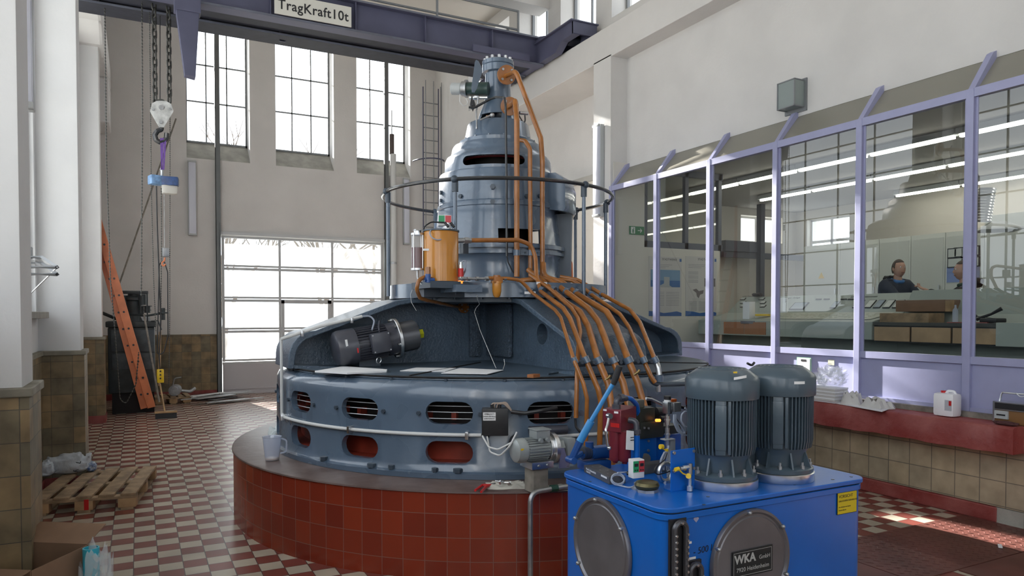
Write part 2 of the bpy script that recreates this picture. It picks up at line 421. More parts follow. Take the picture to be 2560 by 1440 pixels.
# ================================================================== the hall
YF = 16.2; XL = -0.85; XR = 6.65; YB = -7.0; ZC = 7.95
def wall_cells(axis, c0, c1, u0, u1, z0, z1, holes, mb=None):
    """wall slab between c0 and c1 on its own axis, with rectangular openings (u0, u1, z0, z1)"""
    mb = mb or MB()
    us = sorted({u0, u1} | {min(max(h[i], u0), u1) for h in holes for i in (0, 1)})
    zs = sorted({z0, z1} | {min(max(h[i], z0), z1) for h in holes for i in (2, 3)})
    for a, b in zip(us, us[1:]):
        for c, d in zip(zs, zs[1:]):
            m_, n_ = (a+b)/2, (c+d)/2
            if any(h[0] < m_ < h[1] and h[2] < n_ < h[3] for h in holes): continue
            if axis == 'x': mb.span((c0, a, c), (c1, b, d))
            else: mb.span((a, c0, c), (b, c1, d))
    bmesh.ops.remove_doubles(mb.bm, verts=mb.bm.verts[:], dist=1e-4)
    # drop the faces two cells share
    seen = {}
    for f in mb.bm.faces: seen.setdefault(tuple(sorted(v.index for v in f.verts)), []).append(f)
    mb.bm.verts.index_update(); seen = {}
    for f in mb.bm.faces: seen.setdefault(frozenset(v.index for v in f.verts), []).append(f)
    dead = [f for g in seen.values() if len(g) > 1 for f in g]
    bmesh.ops.delete(mb.bm, geom=dead, context='FACES_ONLY')
    return mb
M['floor'] = tile_mat('floor_tiles', (0.47, 0.42, 0.33), (0.205, 0.058, 0.045), (0.07, 0.06, 0.055), 0.15, 0.15, 0.003, rough=0.31, mode='floor', checker=True, phase=(0.105, 0.0), nscale=2.2, namt=0.25, bump=0.25, rvar=0.08)
M['dado'] = tile_mat('tan_dado_tiles', (0.29, 0.20, 0.10), (0.165, 0.14, 0.09), (0.10, 0.085, 0.06), 0.18, 0.16, 0.0025, rough=0.62, phase=(0.04, 0.12), nscale=6, namt=0.45)
M['dado_r'] = tile_mat('pale_dado_tiles', (0.42, 0.34, 0.22), (0.36, 0.31, 0.22), (0.16, 0.14, 0.11), 0.205, 0.2, 0.004, rough=0.4, phase=(0.06, 0.14), nscale=5, namt=0.3)
M['plinth'] = tile_mat('red_brown_plinth_tiles', (0.27, 0.038, 0.015), (0.19, 0.026, 0.014), (0.24, 0.11, 0.08), 0.148, 0.153, 0.0024, rough=0.25, mode='round', phase=(0.0, 0.117), nscale=1.2, namt=0.12)
M['chequer'] = mat('red_brown_chequer_plate', (0.125, 0.045, 0.035), 0.42, noise=0.25, nscale=3)
fl = MB().span((-1.3, YB, -0.12), (7.3, YF+0.6, 0.0)).build('floor', 'floor', smooth=False, kind='structure')
MB().span((-1.3, YB-0.4, ZC), (7.4, YF+0.6, ZC+0.2)).build('ceiling', 'ceil', smooth=False, kind='structure')
for i, y in enumerate((11.4, 7.4, 3.4, -0.6, -4.6)):
    MB().span((XL, y, 7.24), (6.7, y+0.4, ZC)).build('trim_%d' % (i+1), 'wall', smooth=False, kind='structure')
# far wall, three tall windows over the roller door
WX = [(0.92, 2.15), (2.68, 3.93), (4.45, 5.72)]
wf = wall_cells('y', YF, YF+0.5, -1.3, 7.4, 0, ZC, [(a, b, 4.9, 7.85) for a, b in WX] + [(1.55, 5.07, -0.01, 3.36)])
wf.build('wall_back', 'wall', smooth=False, kind='structure')
for i, (a, b) in enumerate(WX):
    s = MB(); s.prism([(a, YF+0.005, 4.9), (a, YF+0.5, 4.9), (a, YF+0.5, 5.36), (a, YF+0.42, 5.31)], (b-a, 0, 0))
    s.build('trim_%d' % (11+i), 'sill', smooth=False, kind='structure')
def grid_window(idx, a, b, z0, z1, pos, axis, cols, zs, fm='frame', gm='glass', th=0.028):
    w_ = MB()
    def bar(u0, u1, za, zb, d=0.03):
        if axis == 'y': w_.span((u0, pos-d/2, za), (u1, pos+d/2, zb))
        else: w_.span((pos-d/2, u0, za), (pos+d/2, u1, zb))
    bar(a, a+.04, z0, z1, .05); bar(b-.04, b, z0, z1, .05); bar(a, b, z0, z0+.04, .05); bar(a, b, z1-.04, z1, .05)
    for k in range(1, cols):
        u = a+(b-a)*k/cols; bar(u-th/2, u+th/2, z0, z1)
    for z in zs: bar(a, b, z-th/2, z+th/2)
    o = w_.build('window_%d' % idx, fm, smooth=False, kind='structure')
    g = MB()
    if axis == 'y': g.quad([(a+.03, pos, z0+.03), (b-.03, pos, z0+.03), (b-.03, pos, z1-.03), (a+.03, pos, z1-.03)])
    else: g.quad([(pos, a+.03, z0+.03), (pos, b-.03, z0+.03), (pos, b-.03, z1-.03), (pos, a+.03, z1-.03)])
    g.build('pane', gm, o, smooth=False)
    return o
for i, (a, b) in enumerate(WX):
    grid_window(i+1, a, b, 5.3, 7.85, YF+0.42, 'y', 3, (6.17, 6.95, 7.74))
    portal(((a+b)/2, YF-0.02, 6.5), (R(-90), 0, 0), 1.25, 2.7)
# dado of the far wall, and its red foot
MB().span((-1.0, YF-0.03, 0.12), (1.50, YF, 1.28)).span((5.13, YF-0.03, 0.12), (6.36, YF, 1.28)).build('trim_21', 'dado', smooth=False, kind='structure')
MB().span((-1.0, YF-0.04, 0), (1.50, YF, 0.12)).span((5.13, YF-0.04, 0), (6.36, YF, 0.12)).build('baseboard_back', 'redpaint', smooth=False, kind='structure')
# pier in the far right corner and the deep right-hand recess
MB().span((6.35, 14.25, 0), (7.5, YF+0.02, ZC)).build('wall_corner', 'wall', smooth=False, kind='structure')
# right wall: recessed panels under the runway beam
rw = wall_cells('x', 7.2, 7.5, 9.46, 14.3, 0, 5.7, [(9.9, 12.6, 2.95, 3.95)]); rw.build('wall_right_recess', 'wall', smooth=False, kind='structure')
g9 = grid_window(9, 9.9, 12.6, 2.95, 3.95, 7.25, 'x', 2, (), fm='lav', gm='cglass', th=0.06)
MB().span((6.35, 9.0, 0), (6.95, 9.46, 5.6)).span((6.95, 9.12, 0), (7.5, 9.46, 5.6)).build('trim_31', 'wall', smooth=False, kind='structure')
GY = [8.96, 7.905, 6.865, 5.81, 4.755, 3.69, 2.635, 1.58, 0.53]
wr = wall_cells('x', 6.65, 6.95, YB, 9.0, 3.93, 5.6, []); wr.build('wall_right', 'wall', smooth=False, kind='structure')
MB().span((6.35, YB, 5.575), (7.2, 14.3, 6.05)).build('trim_32', 'wall', smooth=False, kind='structure', bevel=0.008)
MB().span((6.48, YB, 6.05), (6.54, 14.2, 6.11)).build('trim_33', 'crane_d', smooth=False, kind='structure')
ups = [(9.92+1.55*k, 11.03+1.55*k) for k in range(-10, 3)]
wu = wall_cells('x', 6.7, 7.1, YB, YF+0.1, 6.0, ZC, [(a, b, 6.38, 7.7) for a, b in ups if a > YB+0.2]); wu.build('wall_right_upper', 'wall', smooth=False, kind='structure')
k = 40
for a, b in ups:
    if a < 5: 
        if a > YB+0.2: portal((6.68, (a+b)/2, 7.04), (0, R(90), 0), 1.3, 1.1)
        continue
    grid_window(k, a, b, 6.38, 7.7, 7.0, 'x', 2, (), th=0.03); k += 1
    portal((6.68, (a+b)/2, 7.04), (0, R(90), 0), 1.3, 1.1)
# lower right wall, tiled, with the red ledge
MB().span((6.2, 3.15, 0.13), (6.45, 9.0, 0.62)).build('wall_right_lower', 'dado_r', smooth=False, kind='structure')
MB().span((6.32, YB, 0.13), (6.5, 3.16, 0.62)).build('trim_34', 'dado', smooth=False, kind='structure')
MB().span((6.18, 3.35, 0), (6.45, 9.0, 0.125)).span((6.30, YB, 0), (6.5, 3.13, 0.125)).build('baseboard_right', 'redpaint', smooth=False, kind='structure', bevel=0.01)
MB().span((6.19, 3.15, 0), (6.45, 3.36, 0.125)).build('trim_35', 'sill', smooth=False, kind='structure')
led = MB()
n_ = 60
a_ = []; 
for i in range(n_+1):
    y = 3.14+(9.0-3.14)*i/n_
    wv = 0.006*math.sin(i*1.7)+0.005*math.sin(i*.63+1)
    a_.append([led.bm.verts.new(v) for v in ((6.0+wv, y, .605+wv*.6), (6.0+wv*.7, y, .80+wv*.3), (6.02+wv, y, .818), (6.45, y, .822), (6.45, y, .605))])
for p, q in zip(a_, a_[1:]): led.bridge(p, q)
led.bm.faces.new(a_[0]); led.bm.faces.new(a_[-1][::-1])
led.span((6.14, YB, .605), (6.45, 3.14, .818))
led.build('trim_36', 'redpaint', kind='structure', ang=50)
MB().span((6.27, YB, .82), (6.45, 9.0, .865)).build('trim_37', 'oldwood', smooth=False, kind='structure')
# control room front: mullions, rails, lavender panels, sloped glass
gz = [(0.865, 1.32), (3.57, 3.57)]
fr = MB()
XG = 6.35
for y in GY: fr.span((XG-0.035, y-0.033, 0.865), (XG+0.04, y+0.033, 3.62), bev=.004)
for y0, y1 in zip(GY[1:], GY):
    fr.span((XG-0.025, y0, 1.27), (XG+0.035, y1, 1.335)); fr.span((XG-0.03, y0, 3.545), (XG+0.035, y1, 3.62)); fr.span((XG-0.02, y0, 0.865), (XG+0.03, y1, 0.90))
    fr.span((XG-0.005, y0+.033, 1.335), (XG+0.01, y0+.055, 3.545)); fr.span((XG-0.005, y1-.055, 1.335), (XG+0.01, y1-.033, 3.545))
for y in GY:
    fr.prism([(XG-.03, y-.028, 3.60), (XG+.03, y-.028, 3.57), (6.66, y-.028, 3.93), (6.65, y-.028, 3.99), (6.60, y-.028, 3.965)], (0, .056, 0))
fr.build('window_20', 'lav', smooth=False, kind='structure')
pn = MB()
for y0, y1 in zip(GY[1:], GY): pn.span((XG+0.0, y0+.03, 0.88), (XG+0.02, y1-.03, 1.28))
pn.build('trim_38', 'lav', smooth=False, kind='structure')
for i, (y0, y1) in enumerate(zip(GY[1:], GY)):
    MB().quad([(XG, y0, 1.3), (XG, y1, 1.3), (XG, y1, 3.57), (XG, y0, 3.57)]).build('window_%d' % (21+i), 'cglass', smooth=False, kind='structure')
    MB().quad([(XG+.01, y0, 3.6), (XG+.01, y1, 3.6), (6.655, y1, 3.93), (6.655, y0, 3.93)]).build('window_%d' % (31+i), 'slopeglass', smooth=False, kind='structure')
MB().span((6.35, YB, 0.86), (6.65, .5, 3.95)).build('wall_right_rear', 'wall', smooth=False, kind='structure')
# left wall: pillars, windows, dado, runway beam
PY = [(-4.3, -3.9), (-0.1, 0.3), (4.18, 4.58), (8.2, 8.62), (12.9, 13.3)]
BAY = [(-3.7, -.4), (.5, 3.95), (4.95, 8.07), (9.0, 12.5)]
wl = wall_cells('x', XL-0.35, XL, YB, YF+.1, 0, ZC, [(a, b, 1.72, 5.95) for a, b in BAY] + [(a, b, 6.6, 7.7) for a, b in BAY]); wl.build('wall_left', 'wall_l', smooth=False, kind='structure')
for i, (a, b) in enumerate(BAY):
    grid_window(50+i, a, b, 1.72, 5.95, XL-0.07, 'x', 4, (2.35, 3.1, 3.85, 4.6, 5.35))
    grid_window(60+i, a, b, 6.6, 7.7, XL-0.2, 'x', 3, ())
    portal((XL+.02, (a+b)/2, 3.83), (0, R(-90), 0), 4.2, b-a)
    MB().span((XL-.3, a-.05, 1.66), (XL+.10, b+.04, 1.72), bev=.006).build('trim_%d' % (41+i), 'sill', smooth=False, kind='structure')
cap = MB(); dd = MB(); rf = MB()
for i, (a, b) in enumerate(PY):
    p = MB(); p.span((XL-.02, a, 1.3), (-0.50, b, 6.05), bev=.012)
    p.build('wall_left_pillar' if i == 0 else 'wall_left_pillar_%d' % i, 'wall_l', smooth=True, kind='structure', ang=40)
    dd.span((XL-.02, a-.03, 0.0), (-0.47, b+.03, 1.30)); cap.span((XL-.02, a-.045, 1.30), (-0.455, b+.045, 1.345))
    rf.span((XL-.02, a-.04, 0), (-0.46, b+.04, .12))
dd.span((XL-.01, YB, 0), (XL+.03, YF, 1.30)); cap.span((XL-.01, YB, 1.30), (XL+.045, YF, 1.345)); rf.span((XL, YB, 0), (XL+.04, YF, .12))
dd.build('trim_51', 'dado', smooth=False, kind='structure'); cap.build('trim_52', 'dadocap', smooth=False, kind='structure', bevel=.006)
rf.build('baseboard_left', 'redpaint', smooth=False, kind='structure')
lb = MB(); lb.span((XL, YB, 6.04), (-0.42, YF, 6.5))
for (a, b) in PY:   # rounded haunch where the beam sits on each pillar
    lb.prism([(XL, a-.55, 6.05), (XL, a-.12, 5.82), (XL, b+.12, 5.82), (XL, b+.55, 6.05)], (.43, 0, 0))
lb.build('trim_53', 'wall_l', smooth=False, kind='structure', bevel=.05)
MB().span((XL, 15.2, 5.2), (-.42, YF, 6.05)).build('trim_54', 'wall_l', smooth=False, kind='structure', bevel=.05)
MB().span((-.66, YB, 6.5), (-.60, YF, 6.56)).build('trim_55', 'crane_d', smooth=False, kind='structure')
# wall behind the photographer, with its windows
RW = [(-.3, 1.1), (1.7, 3.1), (3.7, 5.1)]
wall_cells('y', YB-.4, YB, -1.3, 7.4, 0, ZC, [(a, b, 1.2, 7.4) for a, b in RW]).build('wall_front', 'wall', smooth=False, kind='structure')
for i, (a, b) in enumerate(RW):
    grid_window(70+i, a, b, 1.2, 7.4, YB-.2, 'y', 3, (2, 2.8, 3.6, 4.4, 5.2, 6, 6.8)); portal(((a+b)/2, YB+.02, 4.3), (R(90), 0, 0), 1.4, 6.2)
# steel chequer plates let into the floor
def plate(x0, x1, y0, y1, nub):
    p = MB(); p.span((x0, y0, .0), (x1, y1, .008)); 
    if nub:
        s = 0.075; i = 0; y = y0+.05
        while y < y1-.03:
            x = x0+.05+(s/2 if i % 2 else 0)
            while x < x1-.03:
                d = .016 if (i % 2) else -.016
                p.prism([(x-.016, y-d, .008), (x+.0, y-.006, .0105), (x+.016, y+d, .008), (x, y+.006, .008)], (0, 0, .001)); x += s
            i += 1; y += s/2
    return p
for i, (x0, x1, y0, y1) in enumerate([(5.56, 6.17, 2.84, 3.6), (4.35, 5.55, 2.84, 3.6), (3.3, 4.34, 2.84, 3.6), (4.8, 6.17, 1.9, 2.83)]):
    plate(x0, x1, y0, y1, i in (0, 1)).build('trim_%d' % (61+i), 'chequer', smooth=False, kind='structure')
# outside: ground and bare trees
MB().span((-40, YF+.6, -.3), (60, 80, -.05)).span((-60, -40, -.3), (-1.6, YF+.6, -.05)).build('ground', mat('pale_gravel', (0.5, 0.5, 0.47), 0.9), smooth=False, kind='structure')
# ================================================================== the turbine generator
def pol(a, r, z=0.0): return Vector((GC.x+r*math.cos(R(a)), GC.y+r*math.sin(R(a)), z))
def G(z): return (GC.x, GC.y, z)
pl = root('machine_plinth', G(0), 'round red-brown tiled plinth carrying the blue-grey generator', 'plinth')
MB().lathe([(0, 0.0), (2.39, 0.0), (2.39, 0.562)], G(0), n=120).build('tiled_wall', 'plinth', pl)
M['plinthtop'] = mat('worn_brown_cement', (0.105, 0.070, 0.062), 0.38, c2=(0.16, 0.12, 0.11), nscale=6, bump=0.12, bscale=12)
MB().lathe([(0, 0.575), (2.385, 0.575), (2.40, 0.570), (2.402, 0.560), (2.388, 0.555)], G(0), n=120).build('cement_top', 'plinthtop', pl)

gen = root('turbine_generator', G(0.57), 'blue-grey generator with stacked round casings standing on the tiled plinth', 'generator')
cas = MB()
prof = [(2.09, .577), (2.09, .612), (2.06, .622), (2.036, .66), (2.033, 1.10), (2.03, 1.165), (2.012, 1.205), (1.975, 1.232), (1.93, 1.24), (1.925, 1.20), (1.96, 1.19), (1.985, 1.12), (1.985, .60), (1.985, .577)]
cas.lathe(prof, G(0), n=144, closed=True)
cas = cas.build('casing_ring', 'steel_paint', gen, ang=50)
ct = MB()
def capsule(mb, ang, z, w_, h, r0=1.8, r1=2.25):
    """radial cutter with round ends"""
    e = Vector((math.cos(R(ang)), math.sin(R(ang)), 0)); t = Vector((-e.y, e.x, 0)); pts = []
    for k in range(9):
        a = -math.pi/2+math.pi*k/8; pts.append((w_/2-h/2+math.cos(a)*h/2, math.sin(a)*h/2))
    for k in range(9):
        a = math.pi/2+math.pi*k/8; pts.append((-w_/2+h/2+math.cos(a)*h/2, math.sin(a)*h/2))
    mb.prism([Vector(G(z))+e*r0+t*p[0]+Vector((0, 0, p[1])) for p in pts], e*(r1-r0))
SLOTS = [-165.6+19.85*k for k in range(-3, 9)]
for a in SLOTS:
    capsule(ct, a, 1.02, .335, .155); capsule(ct, a, .748, .335, .155)
cut(cas, ct)
wr_ = MB()
for a in SLOTS[1:8]:
    for dz in (-.045, 0, .042):
        wr_.tube([pol(a+x, 1.995, 1.02+dz) for x in (-4.7, -2, 0, 2, 4.7)], .0035, n=6)
each(wr_, 'guard_wire', 'galv', gen)
bl = MB()
for a in SLOTS[1:7]:
    for s_ in (-1, 1):
        p = pol(a+s_*6.1, 2.03, 1.015); bl.hexa(p, p-Vector(G(1.015)), .016, .02)
for a in (-142, -137.5, -128.5, -124, -110, -155, -98, -90):
    p = pol(a, 2.065, .618); bl.hexa(p, (0, 0, 1), .022 if a in (-137.5, -128.5) else .032, .028)
for k in range(14):
    p = pol(-175+k*12, 1.97, 1.233); bl.hexa(p, (0, 0, 1), .012, .014)
each(bl, 'bolt', 'steel_dark', gen)
MB().lathe([(0, 1.24), (1.955, 1.24), (1.95, 1.262), (0.0, 1.262)], G(0), n=120).build('deck_plate', 'deck', gen)
sm = MB()
for a in (-135, -45, 135, 45):
    p, q = pol(a, .5, 1.2635), pol(a, 1.95, 1.2635); sm.tube([p, q], .007, n=6)
sm.lathe([(1.952, 1.245), (1.962, 1.255), (1.952, 1.262)], G(0), n=100)
sm.build('deck_seams', 'void', gen)
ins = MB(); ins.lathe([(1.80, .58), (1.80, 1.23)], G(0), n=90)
ins.build('dark_backing', 'void', gen)  # near-black cylinder standing for the shaded inside behind the vents
rc = MB(); rc.lathe([(1.96, .66), (1.78, .66)], G(0), n=90); rc.lathe([(1.98, .90), (1.80, .90)], G(0), n=90); rc.lathe([(1.83, .66), (1.83, .885)], G(0), n=90)
for k in range(60): 
    a = k*6.0; rc.box(pol(a, 1.84, .975), (.07, .035, .05), rot=R(a))
rc.build('red_stator_frame', 'redin', gen)
# four-armed bearing bracket
def arm(ang, off_w=.0, wt=.06, wid=.31, k_=1.0):
    """one cast arm: inclined top flange, rounded nose, thin web"""
    e = Vector((math.cos(R(ang)), math.sin(R(ang)), 0)); t = Vector((-e.y, e.x, 0)); b = Vector(G(0))
    out = [(.15, 1.84), (.95, 1.84), (1.12, 1.815), (1.80, 1.565)] + [(1.80+.215*math.sin(R(k*15)), 1.365+.20*math.cos(R(k*15))) for k in range(1, 7)] + [(2.02, 1.262)]
    inn = [(1.975, 1.262)] + [(1.78+.185*math.cos(R(k*15)), 1.345+.175*math.sin(R(k*15))) for k in range(0, 6)] + [(1.09, 1.775), (.95, 1.795), (.15, 1.795)]
    P = lambda p, s_: b+e*(p[0]*k_)+t*s_+Vector((0, 0, p[1]))
    fl_ = MB(); fl_.prism([P(p, -wid) for p in out+inn], t*(2*wid))
    o = fl_.build('bracket_arm', 'steel_rough', gen, ang=40, bevel=.008)
    wb = MB(); wb.prism([P(p, off_w-wt/2) for p in [(.0, 1.262), (.0, 1.80)] + inn[::-1][1:] + [(1.975, 1.262)]], t*wt)
    wb.prism([P(p, -wid) for p in [(1.60, 1.262), (1.975, 1.262), (1.975, 1.29)]], t*(2*wid))
    w_ = wb.build('arm_web', 'steel_rough', o, smooth=False)
    return o, w_
arms = []
for ang in (180, -90, 0, 90): arms.append(arm(ang, wt=.2 if ang == -90 else .06, k_=.94 if ang == -90 else 1))
hc = MB(); pp = at(1355, 835, X=2.98); hc.cyl((2.7, pp.y, pp.z), (3.5, pp.y, pp.z), .088, n=28); cut(arms[1][1], hc)
bs = MB()
for (x0, x1) in ((1172, 1197),): 
    a_, b_ = at(x0, 780, Y=6.18), at(x1, 905, Y=6.18); bs.span((a_.x, 6.145, 1.30), (b_.x, 6.19, 1.79), bev=.015)
a_, b_ = at(1224, 780, X=2.97), at(1281, 905, X=2.97); bs.span((2.93, b_.y, 1.31), (2.975, a_.y, 1.79), bev=.015)
bs.build('bracket_bosses', mat('grainy_cast_paint', (0.085, 0.12, 0.165), 0.3, noise=.3, nscale=60, bump=1.0, bscale=70), gen)
# platform
pf = MB(); pf.lathe([(.3, 1.838), (1.03, 1.838), (1.03, 1.962), (1.0, 1.965), (.3, 1.965)], G(0), n=96)
pf.build('platform_ring', 'steel_paint', gen)
pf = MB(); pf.lathe([(.5, 1.80), (.93, 1.80), (.93, 1.838)], G(0), n=72)
for k in range(26): p = pol(k*360/26, .965, 1.822); pf.hexa(p, (0, 0, 1), .014, .016)
pf.build('platform_flange', 'steel_dark', gen)
# stacked casings
bd = MB(); bd.lathe([(.3, 1.965), (.63, 1.965), (.625, 2.0), (.605, 2.05), (.60, 2.20), (.615, 2.235), (.645, 2.235), (.645, 2.262), (.625, 2.262), (.625, 2.285), (.652, 2.285), (.652, 2.32), (.61, 2.33), (.30, 2.33)], G(0), n=72)
bd.build('pedestal_casing', 'steel_paint', gen, ang=40)
lc = MB(); lc.lathe([(.608, 2.33), (.60, 2.42), (.575, 2.665), (.585, 2.67), (.585, 2.69), (.56, 2.69), (.54, 2.68), (.57, 2.33)], G(0), n=96, closed=True)
lc = lc.build('lower_casing', 'steel_paint', gen, ang=40)
c_ = MB(); A = atcyl(1302, 602, .6)
import_ang = math.degrees(math.atan2(A.y-GC.y, A.x-GC.x))
def radial_box(mb, ang, z, w_, h, r0, r1):
    e = Vector((math.cos(R(ang)), math.sin(R(ang)), 0)); c = Vector(G(z))+e*(r0+r1)/2; mb.box(c, (r1-r0, w_, h), rot=R(ang))
radial_box(c_, import_ang, A.z-.005, .40, .225, .4, .8)
radial_box(c_, import_ang+100, 2.44, .5, .2, .4, .8); radial_box(c_, import_ang+175, 2.46, .45, .22, .4, .8)
cut(lc, c_)
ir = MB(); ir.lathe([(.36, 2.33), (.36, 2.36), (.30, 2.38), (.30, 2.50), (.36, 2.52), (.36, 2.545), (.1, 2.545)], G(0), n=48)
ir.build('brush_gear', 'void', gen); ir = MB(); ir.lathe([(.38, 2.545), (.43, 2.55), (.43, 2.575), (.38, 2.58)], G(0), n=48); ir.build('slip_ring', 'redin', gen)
mc = MB(); mc.lathe([(.30, 2.69), (.578, 2.69), (.578, 2.71), (.566, 2.72), (.563, 2.985), (.555, 3.0), (.50, 3.004), (.45, 2.99)], G(0), n=96)
mc.build('middle_casing', 'steel_paint', gen, ang=40)
b2 = MB()
for (x, y, r_) in ((1232, 467, .024), (1232, 505, .024), (1153, 491, .020), (1315, 491, .020), (1347, 491, .02), (1105, 482, .02), (1105, 502, .018), (1105, 520, .018), (1380, 515, .03), (1403, 520, .018)):
    p = atcyl(x, y, .563); b2.hexa(p, p-Vector(G(p.z)), r_, .022)
each(b2, 'bolt', 'steel_dark', gen)
uc = MB(); uc.lathe([(.505, 3.0), (.51, 3.02), (.506, 3.13), (.490, 3.165), (.455, 3.19), (.445, 3.215), (.436, 3.26), (.42, 3.285), (.36, 3.30), (.30, 3.30), (.30, 3.25), (.40, 3.24), (.46, 3.14), (.465, 3.0)], G(0), n=96, closed=True)
uc = uc.build('upper_casing', 'steel_paint', gen, ang=40)
c_ = MB(); A = atcyl(1233, 399, .47); an = math.degrees(math.atan2(A.y-GC.y, A.x-GC.x)); capsule(c_, an, A.z+.0, .56, .085, .2, .8); cut(uc, c_)
rr = MB(); rr.lathe([(.35, 3.13), (.425, 3.13), (.425, 3.185), (.35, 3.19)], G(0), n=60)
for d in (-4, 8): radial_box(rr, an+d, 3.165, .03, .03, .41, .44)
rr.build('red_coupling_ring', mat('crimson_coupling_paint', (.42, .035, .055), .35), gen)
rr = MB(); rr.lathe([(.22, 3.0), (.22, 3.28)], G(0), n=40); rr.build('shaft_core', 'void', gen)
tc_ = MB(); tc_.lathe([(.36, 3.295), (.365, 3.33), (.335, 3.335), (.318, 3.36), (.292, 3.49), (.28, 3.505), (.20, 3.512)], G(0), n=72)
for k in range(16): p = pol(k*22.5+5, .35, 3.333); tc_.hexa(p, (0, 0, 1), .010, .012)
tc_.build('top_casing', 'steel_paint', gen, ang=40)
cn = MB(); cn.lathe([(.212, 3.505), (.20, 3.52), (.172, 3.62), (.145, 3.68), (.128, 3.74), (.125, 3.80), (.122, 3.80), (.13, 3.66), (.19, 3.52)], G(0), n=60, closed=True)
cn = cn.build('cone', 'steel_paint', gen, ang=50)
c_ = MB(); A = atcyl(1215, 300, .185); c_.box(A, (.13, .3, .13), rot=R(-138)); cut(cn, c_)
ck = MB(); v0 = at(1219, 308, Y=6.12); ck.cyl(v0, v0+Vector((0, 0, .07)), .016); ck.build('drain_cock', 'orange', gen)
ck = MB(); v0 = at(1200, 300, Y=6.02); ck.tube([v0, v0+Vector((.10, -.03, .05))], .009); ck.ball(v0+Vector((.11, -.03, .05)), .022); ck.build('cock_lever', 'galv', gen)
nk = MB(); nk.lathe([(.0, 3.7), (.124, 3.78), (.122, 3.985), (.15, 3.995), (.152, 4.055), (.145, 4.06), (.152, 4.065), (.152, 4.10), (.14, 4.108), (0, 4.11)], G(0), n=60)
nk.build('neck', 'steel_paint', gen, ang=40)
nb = MB()
for k in range(12): p = pol(k*30+8, .125, 4.105); nb.hexa(p, (0, 0, 1), .016, .028)
each(nb, 'lid_bolt', 'chrome', gen)
# side hood on the right of the middle casing
hd = MB(); hd.lathe([(.55, 2.66), (.73, 2.63), (.745, 2.66), (.745, 2.84), (.72, 2.93), (.64, 2.985), (.55, 2.99)], G(0), n=30, a0=-62, a1=35, closed=True)
hd.build('side_hood', 'steel_paint', gen, ang=40)
hd = MB(); hd.lathe([(.56, 2.0), (.70, 2.0), (.715, 2.64), (.56, 2.64)], G(0), n=20, a0=-42, a1=15, closed=True); hd.build('hood_leg', 'steel_dark', gen, ang=40)
# feeler motor and feather-shaped plate at the top
c0, c1 = at(1209, 222, Y=6.15), at(1128, 222, Y=6.35); dv = (c1-c0)
def along(t): return c0+dv*t
dr = root('actuator_drive', c0, 'small drive with cream cap sticking out left of the generator neck', 'drive unit')
MB().cyl(along(-.15), along(.52), .060, n=24).build('drive_body', mat('dark_green_enamel', (.03, .06, .055), .35), dr)
x_ = MB(); x_.cyl(along(.50), along(.56), .082, n=24).cyl(along(.56), along(.66), .068, n=24).build('drive_flange', 'galv', dr)
x_ = MB(); x_.cyl(along(.66), along(.70), .05, .055, n=24).cyl(along(.70), along(.97), .055, n=24).cyl(along(.97), along(1.0), .055, .042, n=24); x_.build('end_cap', 'lgrey', dr)
x_ = MB(); x_.tube([along(-.1)+Vector((0, -.02, -.085)), along(.45)+Vector((0, -.02, -.085))], .018); x_.cyl(along(.2)+Vector((0, -.02, -.085)), along(.3)+Vector((0, -.02, -.085)), .026); x_.build('sensor_rod', 'chrome', dr)
x_ = MB(); p0 = at(1195, 262, Y=6.2); x_.tube([at(1196, 240, Y=6.15), at(1194, 262, Y=6.15), at(1191, 275, Y=6.1), at(1192, 322, Y=6.05)], .008, rad=.02); x_.build('drain_tube', 'galv', dr)
x_ = MB(); x_.tube([at(1150, 236, Y=6.2), at(1149, 255, Y=6.2), at(1160, 267, Y=6.2), at(1170, 258, Y=6.2), at(1165, 245, Y=6.2)], .0035, n=6, rad=.03); x_.build('thin_wire', 'cable', dr)
x_ = MB()
for a in range(3): x_.tube([at(1180, 240, Y=6.1), at(1176+a*3, 262, Y=6.1), at(1182, 278, Y=6.1), at(1188-a*3, 262, Y=6.1), at(1184, 250, Y=6.1)], .005, n=6, rad=.03)
x_.build('cable_bundle', 'black', dr)
fp = MB(); pts = [(1190, 149), (1196, 152), (1203, 165), (1206, 178), (1203, 190), (1198, 203), (1192, 222), (1186, 232), (1180, 230), (1179, 215), (1184, 180), (1187, 155)]
fp.prism([at(x, y, Y=6.02) for x, y in pts], (0.004, .012, 0)); o_ = fp.build('deflector_plate', 'steel_paint', smooth=False, bevel=.002)
tag(o_, 'leaf-shaped grey plate standing beside the generator neck', 'plate')
# railing round the platform
rl = root('platform_railing', G(1.96), 'round black handrail on grey posts circling the generator platform', 'railing')
q = [pol(k*5, 1.09, 2.80) for k in range(72)]
MB().tube(q, .0165, n=10, closed=True).build('handrail', 'blackpaint', rl)
def ringang(px, far):
    """azimuth on the ring seen at this column"""
    best = None
    for k in range(0, 3600):
        a = k/10.0; p = pol(a, 1.09, 2.6); d = p-Vector((0, 0, EYE)); x = 1280+FPX*d.dot(_r)/d.dot(_f)
        isfar = (p-Vector(G(2.6))).dot(_f) > 0
        if isfar == far:
            e = abs(x-px)
            if best is None or e < best[0]: best = (e, a)
    return best[1]
for px, far in ((966, False), (1136, False), (1463, False), (1518, True), (1441, True), (1087, True)):
    a = ringang(px, far); p = pol(a, 1.075, 0)
    po = MB(); po.cyl((p.x, p.y, 1.86), (p.x, p.y, 2.79), .0165, n=12); o_ = po.build('post', 'steel_paint', rl)
    po = MB(); po.ball(pol(a, 1.09, 2.80), .032, n=12).cyl((p.x, p.y, 2.70), (p.x, p.y, 2.79), .026, n=12); po.build('post_clamp', 'steel_dark', o_)
